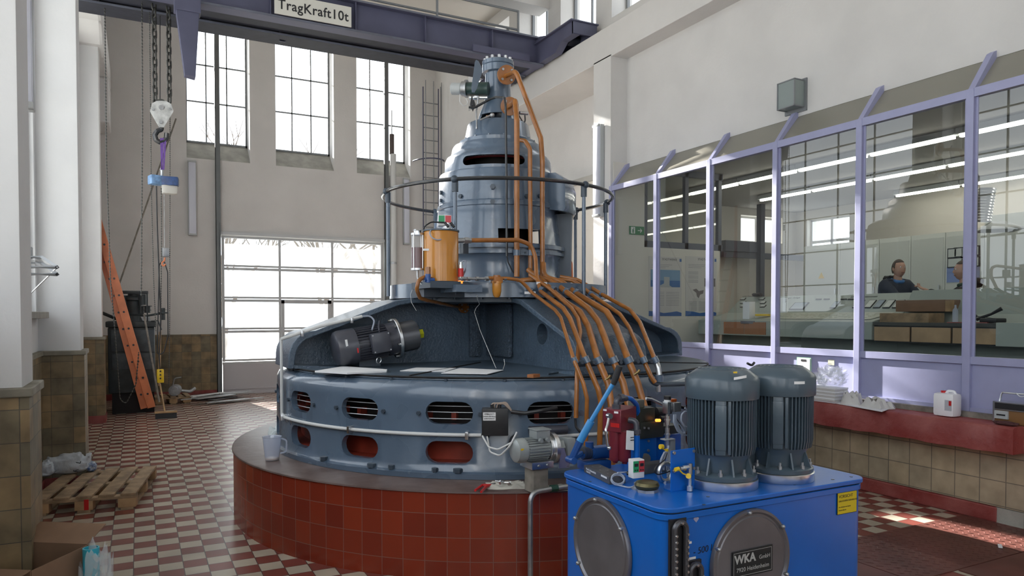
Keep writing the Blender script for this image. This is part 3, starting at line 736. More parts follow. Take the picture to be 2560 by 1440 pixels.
# small fixed bits of the generator
cb_ = MB(); z1 = [pol(a, 2.052, .862+.0) for a in range(-178, -118, 3)]
cd = root('white_cable_conduit', pol(-120, 2.05, .86), 'white plastic conduit clipped round the front of the generator casing', 'conduit')
pts = [atcyl(x, y, 2.052) for x, y in ((712, 1043), (760, 1055), (820, 1065), (880, 1073), (960, 1080), (1040, 1084), (1120, 1087), (1203, 1088))]
zm = sum(p.z for p in pts)/len(pts)
a0, a1 = [math.degrees(math.atan2(p.y-GC.y, p.x-GC.x)) for p in (pts[0], pts[-1])]
dpt = [atcyl(704, 940, 2.06), atcyl(703, 1036, 2.06)]
dpt[0].z = 1.50; 
al = [dpt[0], Vector((dpt[0].x, dpt[0].y, zm+.02))] + [pol(a0+(a1-a0)*k/24, 2.052, pts[0].z+(pts[-1].z-pts[0].z)*k/24) for k in range(25)]
MB().tube(al, .0125, n=10).build('tube', 'cable', cd)
k1 = MB(); k1.tube([at(702, 848, Y=5.86), at(800, 816, Y=5.86), at(905, 791, Y=5.86)], .0135, n=10); k1.build('sloping_tube', 'cable', cd)
k1 = MB(); k1.tube([at(905, 791, Y=5.86), at(925, 790, Y=5.85), at(936, 800, Y=5.83), at(934, 812, Y=5.8), at(930, 825, Y=5.75)], .0075, n=8, rad=.05); k1.build('lead', 'gcable', cd)
k2 = MB()
for (x, y) in ((878, 1073), (1168, 1088), (712, 1043)):
    p = atcyl(x, y, 2.045); e = (p-Vector(G(p.z))).normalized(); k2.box(p+e*.012, (.05, .022, .052), rot=math.atan2(e.y, e.x), bev=.004)
for x, y in ((755, 834), (879, 801)): p = at(x, y, Y=5.85); k2.box(p, (.022, .03, .045), bev=.004)
each(k2, 'clip', 'chrome', cd)
cd2 = root('white_conduit_stub', atcyl(1440, 1086, 2.05), 'short white conduit on the casing behind the pump motor', 'conduit')
MB().tube([pol(-108+k*2.5, 2.052, zm-.012) for k in range(7)], .0125, n=10).build('tube', 'cable', cd2)
MB().tube([pol(-110.5, 2.06, .905), pol(-103, 2.06, .905)], .03, n=14).build('black_sleeve', 'motor_dark', cd2)
# name plate box on the casing
p = atcyl(1238, 1051, 2.035); an = math.atan2(p.y-GC.y, p.x-GC.x); e = Vector((math.cos(an), math.sin(an), 0)); t_ = Vector((e.y, -e.x, 0))*-1
jb = root('terminal_box', p, 'black terminal box with a white label on the casing front', 'junction box')
MB().box(p+e*.045, (.09, .178, .185), rot=an, bev=.008).build('box', 'black', jb)
MB().box(p+e*.0905-t_*.038+Vector((0, 0, .04)), (.002, .085, .055), rot=an).build('white_label', 'white', jb)
q = p+e*.0925-t_*.038
tx = t_ if (t_.dot(_r) > 0) else -t_
for s_, dz, sz in (('=MBA10-T1', .056, .014), ('+MKD01-G01 Pumpe', .040, .010), ('große Turbine G', .026, .010)): text('label_text', s_, Vector((q.x, q.y, p.z+dz)), sz, tx, (0, 0, 1), 'ink', jb)
x_ = MB()
for k in range(4):
    s0 = pol(-117.5+k*.5, 2.09, 1.06); x_.tube([p+e*.045-t_*(.03-k*.02)+Vector((0, 0, .09)), p+e*.05-t_*(.02-k*.02)+Vector((0, 0, .125)), p+e*.05+t_*(.06+k*.005)+Vector((0, 0, .12+k*.004)), p+e*.04+t_*.12+Vector((0, 0, .06))], .005, n=6, rad=.03)
x_.build('top_leads', mat('beige_cable', (.42, .33, .27), .5), jb)
x_ = MB(); x_.cyl(p+e*.05-t_*.02+Vector((0, 0, .09)), p+e*.05-t_*.02+Vector((0, 0, .115)), .012).cyl(p+e*.05+t_*.03+Vector((0, 0, .09)), p+e*.05+t_*.03+Vector((0, 0, .115)), .012).cyl(p+e*.05-t_*.05+Vector((0, 0, -.11)), p+e*.05-t_*.05+Vector((0, 0, -.09)), .01)
each(x_, 'gland', 'black', jb)
x_ = MB(); x_.tube([p+e*.04+t_*.11+Vector((0, 0, .065)), p+e*.05+t_*.20+Vector((0, 0, .055)), p+e*.06+t_*.32+Vector((0, 0, .075)), p+e*.0+t_*.42+Vector((0, 0, .085))], .014, n=8, rad=.04); x_.build('cable_sleeve', 'black', jb)
# bracket strap beside it
# ================================================================== oil pipes over the generator
# photo points are given in the frame of a close view: (x, y)/2.4 + (1250, 650)
def zz(pts): return [(1250+x/2.4, 650+y/2.4) for x, y in pts]
def pipe(name, pts, Ys, r, label, rad=.09, m='orange', n=14, cat='pipe', group='orange oil pipes over the generator', seg=None):
    P = path(pts, Ys)
    o = MB().tube(fillet(P, rad, 6), r, n=n).build(name, m)
    return tag(o, label, cat, group), P
pipes = []
T = 'oil_pipe'
# vertical risers in front of the casings
p3 = path([(1262, 190), (1290, 178), (1352, 345), (1356, 400), (1356, 600), (1356, 697)], [6.05, 5.75, 5.58, 5.55, 5.55, 5.53])
r3 = root(T, p3[0], 'orange riser pipe from the topmost flange, rightmost and longest of the vertical pipes', 'pipe', 'vertical orange riser pipes')
MB().tube(fillet(p3, .09, 6), .0225, n=14).build('pipe', 'orange', r3)
fm = MB(); fm.lathe([(0, -.012), (.088, -.012), (.088, .012), (0, .012)], p3[0]-Vector((0, .035, 0)), n=32, ax=(p3[1]-p3[0]).normalized()*1.0)
fm = fm.build('pipe_flange', 'orange', r3)
def flange_bolts(c, ax, rr, n, par, br=.012):
    x, y, d = basis(Vector(ax)); m_ = MB()
    for k in range(n):
        a = 2*math.pi*(k+.5)/n; p = Vector(c)+x*math.cos(a)*rr+y*math.sin(a)*rr; m_.hexa(p-d*.028, d, br, .056)
    each(m_, 'bolt', 'galv', par)
flange_bolts(p3[0]-Vector((0, .035, 0)), p3[1]-p3[0], .062, 4, fm)
p1 = path([(1270, 268), (1288, 252), (1292, 300), (1292, 600), (1292, 692)], [6.05, 5.68, 5.58, 5.56, 5.56])
r1 = root(T, p1[0], 'orange riser pipe bending down from the lower neck flange, leftmost of the three', 'pipe', 'vertical orange riser pipes')
MB().tube(fillet(p1, .06, 6), .0245, n=14).build('pipe', 'orange', r1)
fm = MB(); fm.lathe([(0, -.012), (.085, -.012), (.085, .012), (0, .012)], p1[0]-Vector((0, .03, 0)), n=32, ax=(p1[1]-p1[0]))
fm = fm.build('pipe_flange', 'orange', r1); flange_bolts(p1[0]-Vector((0, .03, 0)), p1[1]-p1[0], .06, 4, fm)
p2 = path([(1284, 362), (1297, 350), (1313, 352), (1325, 372), (1326, 600), (1326, 692)], [5.95, 5.72, 5.62, 5.58, 5.57, 5.57])
r2 = root(T, p2[0], 'orange riser pipe with a swan neck, the short middle one', 'pipe', 'vertical orange riser pipes')
MB().tube(fillet(p2, .05, 6), .0200, n=14).build('pipe', 'orange', r2)
fm = MB(); fm.lathe([(0, -.01), (.045, -.01), (.045, .01), (0, .01)], p2[0], n=24, ax=(p2[1]-p2[0])); fm.build('pipe_flange', 'orange', r2)
cl = root('pipe_clamp', at(1325, 632, Y=5.57), 'grey strap clamp holding the three vertical orange pipes low down', 'clamp')
x_ = MB(); x_.box(at(1322, 632, Y=5.555), (.30, .014, .045), rot=0)
for px in (1292, 1326, 1356): q = at(px, 632, Y=5.56); x_.cyl(q-Vector((0, 0, .024)), q+Vector((0, 0, .024)), .031, n=16)
x_.build('strap', 'steel_paint', cl)
x_ = MB()
for px in (1309, 1341): q = at(px, 632, Y=5.575); x_.cyl(q, q-Vector((0, .03, 0)), .010, n=6)
each(x_, 'bolt', 'steel_dark', cl)
# black conduit beside them
bp = path([(1172, 268), (1185, 270), (1225, 248), (1240, 243), (1262, 244), (1264, 262), (1266, 450), (1267, 640)], [5.95, 5.93, 5.85, 5.8, 5.7, 5.62, 5.60, 5.6])
o_ = MB().tube(fillet(bp, .05, 5), .0105, n=10).build('black_conduit', 'blackpaint'); tag(o_, 'thin black conduit running up the casings left of the orange risers', 'conduit')
o_ = MB().tube(fillet(path([(1267, 640), (1270, 655), (1280, 675), (1290, 690)], 5.58), .05, 4), .006, n=8).build('twisted_cable', 'black'); tag(o_, 'twisted black cable below the thin black conduit', 'cable')
# pipe B: tank outlet, across, down and over the arm
YS = lambda n, a, b: [a+(b-a)*k/(n-1) for k in range(n)]
def fY(y):
    if y >= 5.1 or y <= 3.9: return y
    t = [(3.9, 3.88), (4.0, 3.95), (4.2, 4.03), (4.6, 4.46), (4.75, 4.66), (5.1, 5.1)]
    for (a, b), (c, d) in zip(t, t[1:]):
        if a <= y <= c: return b+(d-b)*(y-a)/(c-a)
def fan(pts, ys, r, label, **k): return pipe(T, zz(pts), [fY(v) for v in ys], r, label, **k)
pB = path([(1143, 602), (1160, 601), (1296, 600), (1328, 612), (1339, 645), (1341, 690)], [5.33, 5.33, 5.38, 5.38, 5.36, 5.30]) + path(zz([(245, 190), (380, 290), (420, 350), (515, 600), (590, 780), (605, 850), (597, 1130)]), [fY(v) for v in (5.12, 4.74, 4.62, 4.17, 4.0, 3.98, 3.98)])
rb = root(T, pB[0], 'orange pipe from the tank across the casing and down the fan of pipes', 'pipe', 'orange pipes over the generator front')
MB().tube(fillet(pB, .10, 6), .0185, n=14).build('pipe', 'orange', rb)
x_ = MB(); x_.cyl(pB[0]-Vector((.02, 0, 0)), pB[1], .02, n=12).cyl(pB[1], pB[1]+Vector((.035, 0, 0)), .028, n=6).cyl(pB[1]+Vector((.035, 0, 0)), pB[1]+Vector((.06, 0, 0)), .023, n=6)
x_.build('union_nut', 'galv', rb)
fan([(-70, 108), (40, 110), (120, 120), (165, 165), (190, 195), (330, 300), (365, 345), (440, 590), (500, 740), (522, 830), (515, 1115)], [5.13, 5.13, 5.12, 5.12, 5.11, 4.74, 4.63, 4.17, 4.0, 3.97, 3.97], .0140, 'thin orange pipe from the bowl filter, leftmost of the fan of pipes', group='orange pipes over the generator front')
fan([(180, 90), (290, 165), (330, 200), (430, 290), (468, 350), (482, 430), (472, 500), (462, 700), (456, 948)], [5.35, 5.1, 5.02, 4.75, 4.64, 4.5, 4.40, 4.15, 4.1], .0155, 'orange pipe dropping straight down against the casing beside the fourth vent', group='orange pipes over the generator front', rad=.12)
fan([(170, 60), (250, 120), (330, 200), (405, 262), (480, 310), (530, 400), (588, 600), (650, 745), (668, 880), (672, 1260)], [5.5, 5.32, 5.08, 4.9, 4.70, 4.58, 4.17, 3.99, 3.9, 3.88], .0235, 'thick orange pipe, third from the left where the fan crosses the clamp bar', group='orange pipes over the generator front', m='orange_chip', rad=.12)
fan([(100, 128), (260, 110), (310, 125), (395, 190), (530, 290), (592, 370), (678, 600), (738, 735), (772, 880), (775, 1100)], [5.5, 5.4, 5.34, 5.12, 4.76, 4.62, 4.17, 4.0, 3.9, 3.88], .0235, 'thick orange pipe, fourth from the left at the clamp bar', group='orange pipes over the generator front', m='orange_chip', rad=.12)
fan([(260, 20), (262, 105), (370, 130), (455, 200), (640, 310), (692, 395), (770, 600), (825, 735), (872, 900), (878, 1100)], [5.52, 5.45, 5.38, 5.15, 4.73, 4.60, 4.17, 4.02, 3.9, 3.88], .0245, 'thickest orange pipe, in the middle of the right half of the fan', group='orange pipes over the generator front', m='orange_chip', rad=.12)
fan([(300, 118), (430, 120), (480, 150), (545, 205), (720, 325), (775, 405), (862, 600), (908, 705), (930, 735)], [5.5, 5.42, 5.32, 5.2, 4.80, 4.66, 4.19, 4.08, 4.05], .0165, 'slim orange pipe joined to the grey elbow, second from the right of the fan', group='orange pipes over the generator front', rad=.12)
fan([(360, 100), (465, 118), (520, 150), (610, 205), (780, 298), (838, 372), (930, 600)], [5.55, 5.45, 5.36, 5.22, 4.82, 4.68, 4.2], .0170, 'orange pipe ending in a chrome elbow, rightmost of the fan', group='orange pipes over the generator front', rad=.12)
o_ = MB().tube(fillet(path(zz([(930, 600), (948, 640), (955, 690)]), [4.03, 4.0, 3.99]), .05), .020, n=14).build('chrome_elbow', 'chrome'); tag(o_, 'chrome pipe elbow under the clamp bar', 'pipe fitting')
gp = root('grey_pipe', at(1650, 960, Y=4.06), 'grey elbowed pipe running behind the front motor from the rightmost pipes', 'pipe')
MB().tube(fillet(path(zz([(902, 705), (915, 735), (950, 748), (1120, 742), (1300, 735)]), [3.99]*5), .06), .0165, n=12).build('pipe', 'steel_dark', gp)
q = zz([(955, 690), (955, 728), (950, 748), (950, 790)]); MB().cyl(at(*q[0], Y=3.99), at(*q[1], Y=3.99), .028, n=14).build('tee_socket', 'steel_paint', gp); MB().cyl(at(*q[2], Y=3.99), at(*q[3], Y=3.99), .017, n=12).build('stub', 'chrome', gp)
# clamps: pairs of half shells round each pipe and the bars they are bolted to
cr = root('pipe_clamp', at(1400, 730, Y=5.1), 'row of grey pipe clamps at the edge of the platform', 'clamp')
for (x, y, r_, Y) in ((190, 183, .021, 5.17), (250, 180, .026, 5.13), (320, 178, .030, 5.1), (398, 192, .033, 5.12), (458, 198, .034, 5.15), (547, 204, .024, 5.2), (612, 206, .025, 5.22)):
    c = at(1250+x/2.4, 650+y/2.4, Y=Y); d = Vector((.42, -.8, -.4)).normalized(); MB().cyl(c-d*.016, c+d*.016, r_, n=18).build('clamp_shell', 'steel_paint', cr)
cr = root('clamp_bar', at(1540, 905, Y=4.2), 'grey bar of pipe clamps holding the fan of orange pipes above the casing edge', 'clamp')
a_, b_ = at(1434, 912, Y=4.05), at(1640, 904, Y=4.05); MB().tube([a_, b_], .016, n=4).build('bar', 'steel_dark', cr)
for (x, y, r_) in ((447, 604, .022), (515, 600, .026), (588, 604, .034), (680, 602, .033), (770, 602, .034), (862, 600, .024), (930, 600, .026)):
    c = at(1250+x/2.4, 650+y/2.4, Y=4.02); d = Vector((.28, -.3, -.85)).normalized(); MB().cyl(c-d*.022, c+d*.022, r_, n=18).build('clamp_shell', 'steel_paint', cr)
x_ = MB()
for x, y in ((482, 612), (552, 612), (640, 614), (712, 612), (815, 608), (895, 606)): c = at(1250+x/2.4, 650+y/2.4, Y=4.02); x_.hexa(c, (0, -1, 0), .014, .03)
each(x_, 'bolt', 'steel_dark', cr)
c = at(1440, 1035, Y=4.1); x_ = root('pipe_clamp', c, 'grey saddle clamp on the pipe beside the fourth vent', 'clamp'); MB().cyl(c-Vector((0, 0, .016)), c+Vector((0, 0, .016)), .022, n=16).span(c+Vector((-.0, -.005, -.014)), c+Vector((.06, .01, .014))).build('saddle', 'steel_paint', x_)
o_ = MB().tube(fillet(path([(1438, 1046), (1440, 1068), (1452, 1082), (1465, 1084)], [4.1, 4.09, 4.07, 4.07]), .04), .0085, n=8).build('ribbed_hose', 'black'); tag(o_, 'short black ribbed hose under the straight orange pipe', 'hose')
# small cocks on two pipes
for (x, y, lb) in ((830, 672, 'small brass cock on the thickest orange pipe'), (655, 705, 'small brass cock on the third thick orange pipe')):
    c = at(1250+x/2.4, 650+y/2.4, Y=3.93); o_ = MB().cyl(c+Vector((-.02, .02, -.02)), c+Vector((.0, -.0, .0)), .008, n=8).cyl(c, c+Vector((.008, -.006, .014)), .010, n=6).build('brass_cock', mat('brass', (.28, .2, .08), .4, metal=.8)); tag(o_, lb, 'cock')
# ------------------------------------------------------------------ oil tank on the platform
TY = 5.33
tb = at(1103, 704, Y=TY); tt = at(1103, 580, Y=TY); TX = tb.x; TR = .138
tk = root('oil_tank', (TX, TY, tb.z), 'orange cylindrical oil tank on the left of the platform', 'tank')
MB().lathe([(0, tb.z), (TR, tb.z), (TR, tt.z-.01), (TR-.004, tt.z), (0, tt.z)], (TX, TY, 0), n=48).build('shell', 'orange_tank', tk, ang=40)
MB().lathe([(TR-.002, tt.z), (TR+.006, tt.z), (TR+.006, tt.z+.012), (0, tt.z+.014)], (TX, TY, 0), n=48).build('lid', 'steel_dark', tk)
MB().lathe([(0, tt.z+.012), (.045, tt.z+.012), (.045, tt.z+.03), (.03, tt.z+.035), (.03, tt.z+.06), (.04, tt.z+.062), (.04, tt.z+.075), (0, tt.z+.077)], (TX+.05, TY, 0), n=24).build('filler_cap', 'alu', tk)
lp = at(1081, 622, Y=TY-TR); x_ = MB(); x_.box((lp.x, TY-math.sqrt(max(0, TR**2-(lp.x-TX)**2))-.002, lp.z), (.085, .003, .016), rot=-.45); x_.build('white_strip', 'paper', tk)
rg = MB(); c = at(1091, 583, Y=TY-.1); rg.tube([c+Vector((math.cos(k*.5)*.055, math.sin(k*.5)*.03, math.sin(k*.5)*.045-.01)) for k in range(25)], .005, n=6); rg.build('coiled_lead', 'gcable', tk)
sw = root('pressure_display', at(1110, 549, Y=TY), 'small green and red display box standing above the orange tank', 'display')
c = at(1112, 552, Y=TY); x_ = MB(); x_.box(c, (.105, .06, .085), rot=-.35, bev=.005); x_.build('box', 'white', sw)
def faced(c, dx, dz, w_, h, rz, m, par, nm, dep=.033):
    x_ = MB(); x_.box((0, 0, 0), (w_, .003, h)); q = Matrix.Rotation(rz, 3, 'Z') @ Vector((dx, -dep, dz)); x_.rot((0, 0, 0), Matrix.Rotation(rz, 3, 'Z')); bmesh.ops.translate(x_.bm, vec=Vector(c)+q, verts=x_.bm.verts[:]); return x_.build(nm, m, par)
M['gpanel'] = mat('green_display', (.02, .30, .12), .4); M['rpanel'] = mat('red_display', (.55, .05, .06), .4)
faced(c, -.026, .01, .045, .055, -.35, 'gpanel', sw, 'green_panel'); faced(c, .026, .01, .045, .055, -.35, 'rpanel', sw, 'red_panel')
x_ = MB()
for k in range(2): x_.cyl(c+Vector((-.02+k*.05, -.05, -.02)), c+Vector((.0+k*.05, -.07, -.055)), .011, n=8)
x_.cyl((TX+.05, TY, tt.z+.075), (TX+.05, TY, c.z-.04), .012, n=8)
each(x_, 'plug', 'black', sw)
o_ = MB().tube(fillet([c+Vector((-.02, -.05, -.02)), at(1078, 555, Y=TY), at(1062, 565, Y=TY), at(1058, 575, Y=TY+.1)], .05), .006, n=6).build('black_lead', 'black', sw)
# brackets under the tank
br = root('tank_bracket', at(1103, 712, Y=5.33), 'dark steel bracket carrying the orange tank on the platform edge', 'bracket')
a_ = at(1060, 708, Y=5.2); b_ = at(1118, 722, Y=5.2)
x_ = MB(); x_.span((TX-.15, 5.18, tb.z-.055), (TX+.17, 5.60, tb.z-.003)); x_.build('tray', 'steel_dark', br, smooth=False)
x_ = MB(); x_.span((TX+.04, 5.12, tb.z-.085), (TX+.26, 5.45, tb.z-.03)); x_.build('channel', 'steel_paint', br, smooth=False)
x_ = MB(); x_.span((TX-.10, 5.45, tb.z-.12), (TX+.25, 5.75, tb.z-.05)); x_.build('strut', 'steel_dark', br, smooth=False)
# sight glass
gl_ = root('sight_glass', at(1043, 672, Y=5.4), 'clear sight glass half full of dark oil left of the orange tank', 'oil gauge')
g0 = at(1044, 672, Y=5.4); g1 = at(1044, 587, Y=5.4); gm_ = g0+(g1-g0)*.62; cx = (g0.x, 5.4, 0)
MB().lathe([(.050, g0.z), (.050, g1.z)], cx, n=32).build('glass_tube', 'clear_tube', gl_)
MB().lathe([(0, g0.z), (.049, g0.z), (.049, gm_.z), (0, gm_.z)], cx, n=32).build('oil', 'oil', gl_)
MB().lathe([(0, g0.z-.012), (.053, g0.z-.012), (.053, g0.z+.004), (0, g0.z+.004)], cx, n=32).build('bottom_cap', 'chrome', gl_)
MB().lathe([(0, g1.z-.004), (.053, g1.z-.004), (.053, g1.z+.012), (.03, g1.z+.014), (.03, g1.z+.03), (.035, g1.z+.032), (.03, g1.z+.042), (0, g1.z+.042)], cx, n=32).build('top_cap', 'chrome', gl_)
x_ = MB()
for k in range(4): a = k*math.pi/2+.6; x_.cyl((g0.x+.05*math.cos(a), 5.4+.05*math.sin(a), g0.z), (g0.x+.05*math.cos(a), 5.4+.05*math.sin(a), g1.z), .004, n=6)
each(x_, 'tie_rod', 'chrome', gl_)
MB().tube(fillet([Vector((g0.x, 5.4, g0.z-.01)), Vector((g0.x, 5.4, g0.z-.07)), Vector((g0.x+.02, 5.38, g0.z-.13)), Vector((g0.x+.09, 5.36, g0.z-.12))], .03), .010, n=8).build('connecting_tube', 'galv', gl_)
# tank drain, brass valve, pipe to the flange on the arm web
dp = path([(1085, 699), (1062, 692), (1047, 700), (1041, 722), (1050, 745), (1068, 751), (1152, 769)], [5.25, 5.22, 5.2, 5.2, 5.3, 5.4, 6.16])
rd = root(T, dp[0], 'orange drain pipe curling from the tank under the platform to a flange on the arm', 'pipe', 'orange tank pipes')
MB().tube(fillet(dp, .06, 6), .0155, n=12).build('pipe', 'orange', rd)
fm = MB(); fc = at(1159, 768, Y=6.15); fm.lathe([(0, -.012), (.055, -.012), (.055, .012), (0, .012)], fc, n=28, ax=(.25, -1, .05)); fm = fm.build('pipe_flange', 'orange', rd); flange_bolts(fc, (.25, -1, .05), .040, 6, fm, br=.008)
vv = root('relief_valve', at(1068, 690, Y=5.2), 'small black and bronze valve at the foot of the orange tank', 'valve')
a_ = at(1070, 700, Y=5.2); x_ = MB(); x_.cyl(a_+Vector((0, 0, -.02)), a_+Vector((0, 0, .045)), .022, n=12).cyl(a_+Vector((-.03, 0, 0)), a_+Vector((.05, 0, 0)), .018, n=10); x_.build('body', 'blue2', vv)
MB().cyl(a_+Vector((0, 0, .04)), a_+Vector((0, 0, .10)), .021, n=6).build('bonnet', 'orange', vv)
MB().box(at(1160, 621, Y=5.5), (.05, .08, .09), bev=.004).build('x', 'steel_dark').name = 'connection_box'
tag(bpy.data.objects['connection_box'], 'small dark box on the casing right of the orange tank', 'box')
# red signal lamp
sl = root('signal_lamp', at(1152, 708, Y=5.2), 'red cylindrical level switch lit orange at its base, beside the tank', 'signal lamp')
l0, l1, l2, l3 = at(1152, 709, Y=5.2), at(1152, 702, Y=5.2), at(1152, 692, Y=5.2), at(1152, 671, Y=5.2)
MB().cyl(l2, l3, .0215, n=20).build('red_cylinder', 'red', sl)
MB().cyl(l0, l1, .0215, n=20).build('lit_base', mat('lit_orange_lamp', (.8, .15, .02), .4, emit=(1, .22, .03), es=2.2), sl)
MB().cyl(l3, l3+Vector((0, 0, .03)), .018, n=16).cyl(l3+Vector((0, 0, .03)), l3+Vector((0, 0, .05)), .012, n=12).cyl(l1, l2, .014, n=12).build('collar', 'chrome', sl)
x_ = MB()
for k in range(3): x_.tube(fillet([l3+Vector((0, 0, .045)), l3+Vector((.03+.01*k, 0, .07)), l3+Vector((.045, 0, -.01+.01*k)), l3+Vector((.03, .1, -.12))], .03), .0035, n=6)
x_.build('grey_leads', 'gcable', sl)
# fittings and bowl filter
x_ = root('bowl_filter', at(1241, 697, Y=5.13), 'orange bowl filter with pipe fittings hanging at the platform edge', 'filter')
a_, b_ = at(1146, 697, Y=5.15), at(1264, 696, Y=5.13)
MB().tube([a_, b_], .0105, n=10).build('steel_tube', 'galv', x_)
f_ = MB()
for px, r_, w_ in ((1158, .019, .03), (1171, .018, .024), (1193, .019, .022), (1217, .02, .026), (1262, .019, .022), (1228, .016, .02)):
    c = at(px, 697, Y=5.135); f_.cyl(c-Vector((w_/2, 0, 0)), c+Vector((w_/2, 0, 0)), r_, n=6)
each(f_, 'union_nut', 'galv', x_)
c = at(1242, 697, Y=5.135); MB().box(c+Vector((0, 0, -.01)), (.075, .07, .05), bev=.006).cyl(c+Vector((0, 0, .015)), c+Vector((0, 0, .028)), .03, n=16).build('filter_head', 'orange_chip', x_)
MB().lathe([(0, -.15), (.015, -.148), (.028, -.135), (.036, -.10), (.037, -.035), (.041, -.035), (.041, -.02), (0, -.02)], c, n=28).build('bowl', 'orange_tank', x_)
x_ = MB(); x_.box(at(1260, 712, Y=5.19)+Vector((.35, .0, .02)), (.10, .004, .02)); 
o_ = x_.build('paper_label', 'paper'); tag(o_, 'narrow white label on the platform edge under the pipes', 'label')
o_ = MB().box(at(1325, 732, Y=5.12), (.09, .012, .02), rot=-.3).build('cardboard_tag', 'paper'); tag(o_, 'torn white tag tied at the first pipe clamp', 'tag')
o_ = MB().tube(fillet(path([(1404, 652), (1429, 653), (1431, 705)], 6.3), .03), .010, n=8).build('copper_pipe', mat('copper', (.42, .14, .07), .3, metal=.8)); tag(o_, 'thin copper pipe behind the casing at the right of the platform', 'pipe')
o_ = root('hanging_sensor', at(1309, 282, Y=6.0), 'small silver spring and cable loop hanging right of the upper orange riser', 'sensor'); MB().cyl(at(1299, 282, Y=6.0), at(1319, 284, Y=6.0), .016, n=12).build('spring_body', 'chrome', o_)
MB().tube(fillet(path([(1312, 288), (1313, 300), (1309, 318), (1306, 304), (1296, 286)], 6.0), .03), .006, n=6).build('cable_loop', 'black', o_)
# strings and papers
o_ = MB().tube(fillet(path([(1192, 738), (1194, 750), (1199, 760), (1190, 770), (1186, 780), (1200, 825), (1222, 878), (1240, 920)], [5.15, 5.2, 5.3, 5.4, 5.4, 5.2, 4.9, 4.62]), .02), .0022, n=5).build('white_string', 'cable'); tag(o_, 'loose white string trailing from the platform onto the deck papers', 'string')
o_ = MB().tube(fillet(path([(1035, 716), (1026, 735), (1028, 755), (1041, 777)], 5.6), .05), .0022, n=5).build('white_string', 'cable'); tag(o_, 'short white string hanging left of the curling orange drain pipe', 'string')
o_ = MB().tube(fillet(path([(1260, 898), (1262, 910), (1258, 922)], [4.75, 4.72, 4.6]), .02), .002, n=5).build('wire_end', 'cable'); tag(o_, 'short bit of wire standing on the deck beyond the papers', 'wire')
def sheet(name, pts, label, z=1.264, h=.004, cat='paper', grp=None, m='paper'):
    P = [at(x, y, Z=z) for x, y in pts]; o = MB().prism(P, (0, 0, h)).build(name, m, smooth=False); return tag(o, label, cat, grp)
sheet('paper_sheet', [(787, 931), (858, 919), (968, 927), (966, 931), (868, 936)], 'stack of white papers on the deck below the dark motor', h=.012)
sheet('paper_sheet', [(1000, 928), (1040, 920), (1140, 921), (1112, 930)], 'white paper sheet on the deck, middle one of three')
sheet('paper_sheet', [(1103, 934), (1150, 921), (1258, 926), (1218, 936)], 'white paper sheet on the deck, rightmost of three', z=1.269)
# matchbox-sized box and scraps on the deck
o_ = MB().box(at(1334, 943, Z=1.27)+Vector((0, 0, .01)), (.085, .05, .022), rot=.5).build('small_box', mat('orange_brown_card', (.32, .12, .04), .6)); tag(o_, 'small orange-brown box lying on the deck plate', 'box')
o_ = MB().tube([at(1370, 935, Z=1.268), at(1395, 931, Z=1.268)], .006, n=6).build('wire_end', 'steel_dark'); tag(o_, 'loose dark wire end on the deck right of the small box', 'wire')
# ------------------------------------------------------------------ motor cradled on the left arm
YM = 5.84
ma = at(833, 874, Y=YM); mb_ = at(1030, 838, Y=YM); ax = (mb_-ma); L = ax.length; ax.normalize()
mt = root('electric_motor', ma, 'dark grey electric motor with silver flange lying on the left arm of the generator', 'motor')
def fl_at(t): return ma+ax*t
x_ = MB(); x_.lathe([(0, 0), (.11, .004), (.135, .02), (.146, .05), (.148, .18), (.12, .185)], ma, n=40, ax=ax); x_.build('fan_cowl', 'motor_dark', mt)
fn = MB(); up = Vector((0, 0, 1)); xx, yy, dd_ = basis(ax)
fn.cyl(fl_at(.17), fl_at(.50), .122, n=40)
fn.build('stator_core', 'motor_dark', mt)
f2 = MB()
for k in range(34):
    a = 2*math.pi*k/34; e = xx*math.cos(a)+yy*math.sin(a); c = fl_at(.185)+e*.131
    s_ = e.cross(ax)*.0022; f2.prism([c-s_-e*.012, c+s_-e*.012, c+s_+e*.012, c-s_+e*.012], ax*.25)
each(f2, 'cooling_fin', 'motor_dark', mt)
x_ = MB(); x_.cyl(fl_at(.44), fl_at(.52), .137, n=40); x_.build('end_shield', 'motor_dark', mt)
x_ = MB(); x_.cyl(fl_at(.52), fl_at(.548), .172, n=56); x_.build('silver_flange', 'alu', mt, bevel=.004)
x_ = MB(); x_.cyl(fl_at(.548), fl_at(.70), .128, n=48).cyl(fl_at(.70), fl_at(.712), .120, n=40); x_.build('bell_housing', mat('grey_cast_housing', (.15, .155, .17), .3, metal=.6), mt)
x_ = MB(); x_.cyl(fl_at(.712), fl_at(.775), .042, n=6); x_.build('yellow_coupling', 'lime', mt)
x_ = MB()
for s_ in (-1, 1): x_.cyl(fl_at(.70)+up*s_*.07, fl_at(.735)+up*s_*.07, .012, n=6)
for k in range(6):
    a = k*math.pi/3+.3; e = xx*math.cos(a)+yy*math.sin(a); x_.hexa(fl_at(.50)+e*.155, ax, .011, .03)
each(x_, 'bolt', 'chrome', mt)
fw = Vector((0, -1, 0)); tcx = fl_at(.355)+fw*.135; mxr = Matrix((ax, fw.cross(ax).cross(ax)*0+fw, ax.cross(fw))).transposed()
x_ = MB(); x_.box((0, 0, 0), (.16, .09, .165), bev=.012); x_.rot((0, 0, 0), mxr); bmesh.ops.translate(x_.bm, vec=tcx, verts=x_.bm.verts[:]); x_.build('terminal_cover', 'motor_dark', mt)
x_ = MB()
for sx_ in (-1, 1):
    for sz in (-1, 1): q = tcx+ax*(.066*sx_)+ax.cross(fw)*(.068*sz)+fw*.043; x_.cyl(q, q+fw*.006, .006, n=8)
each(x_, 'screw', 'chrome', mt)
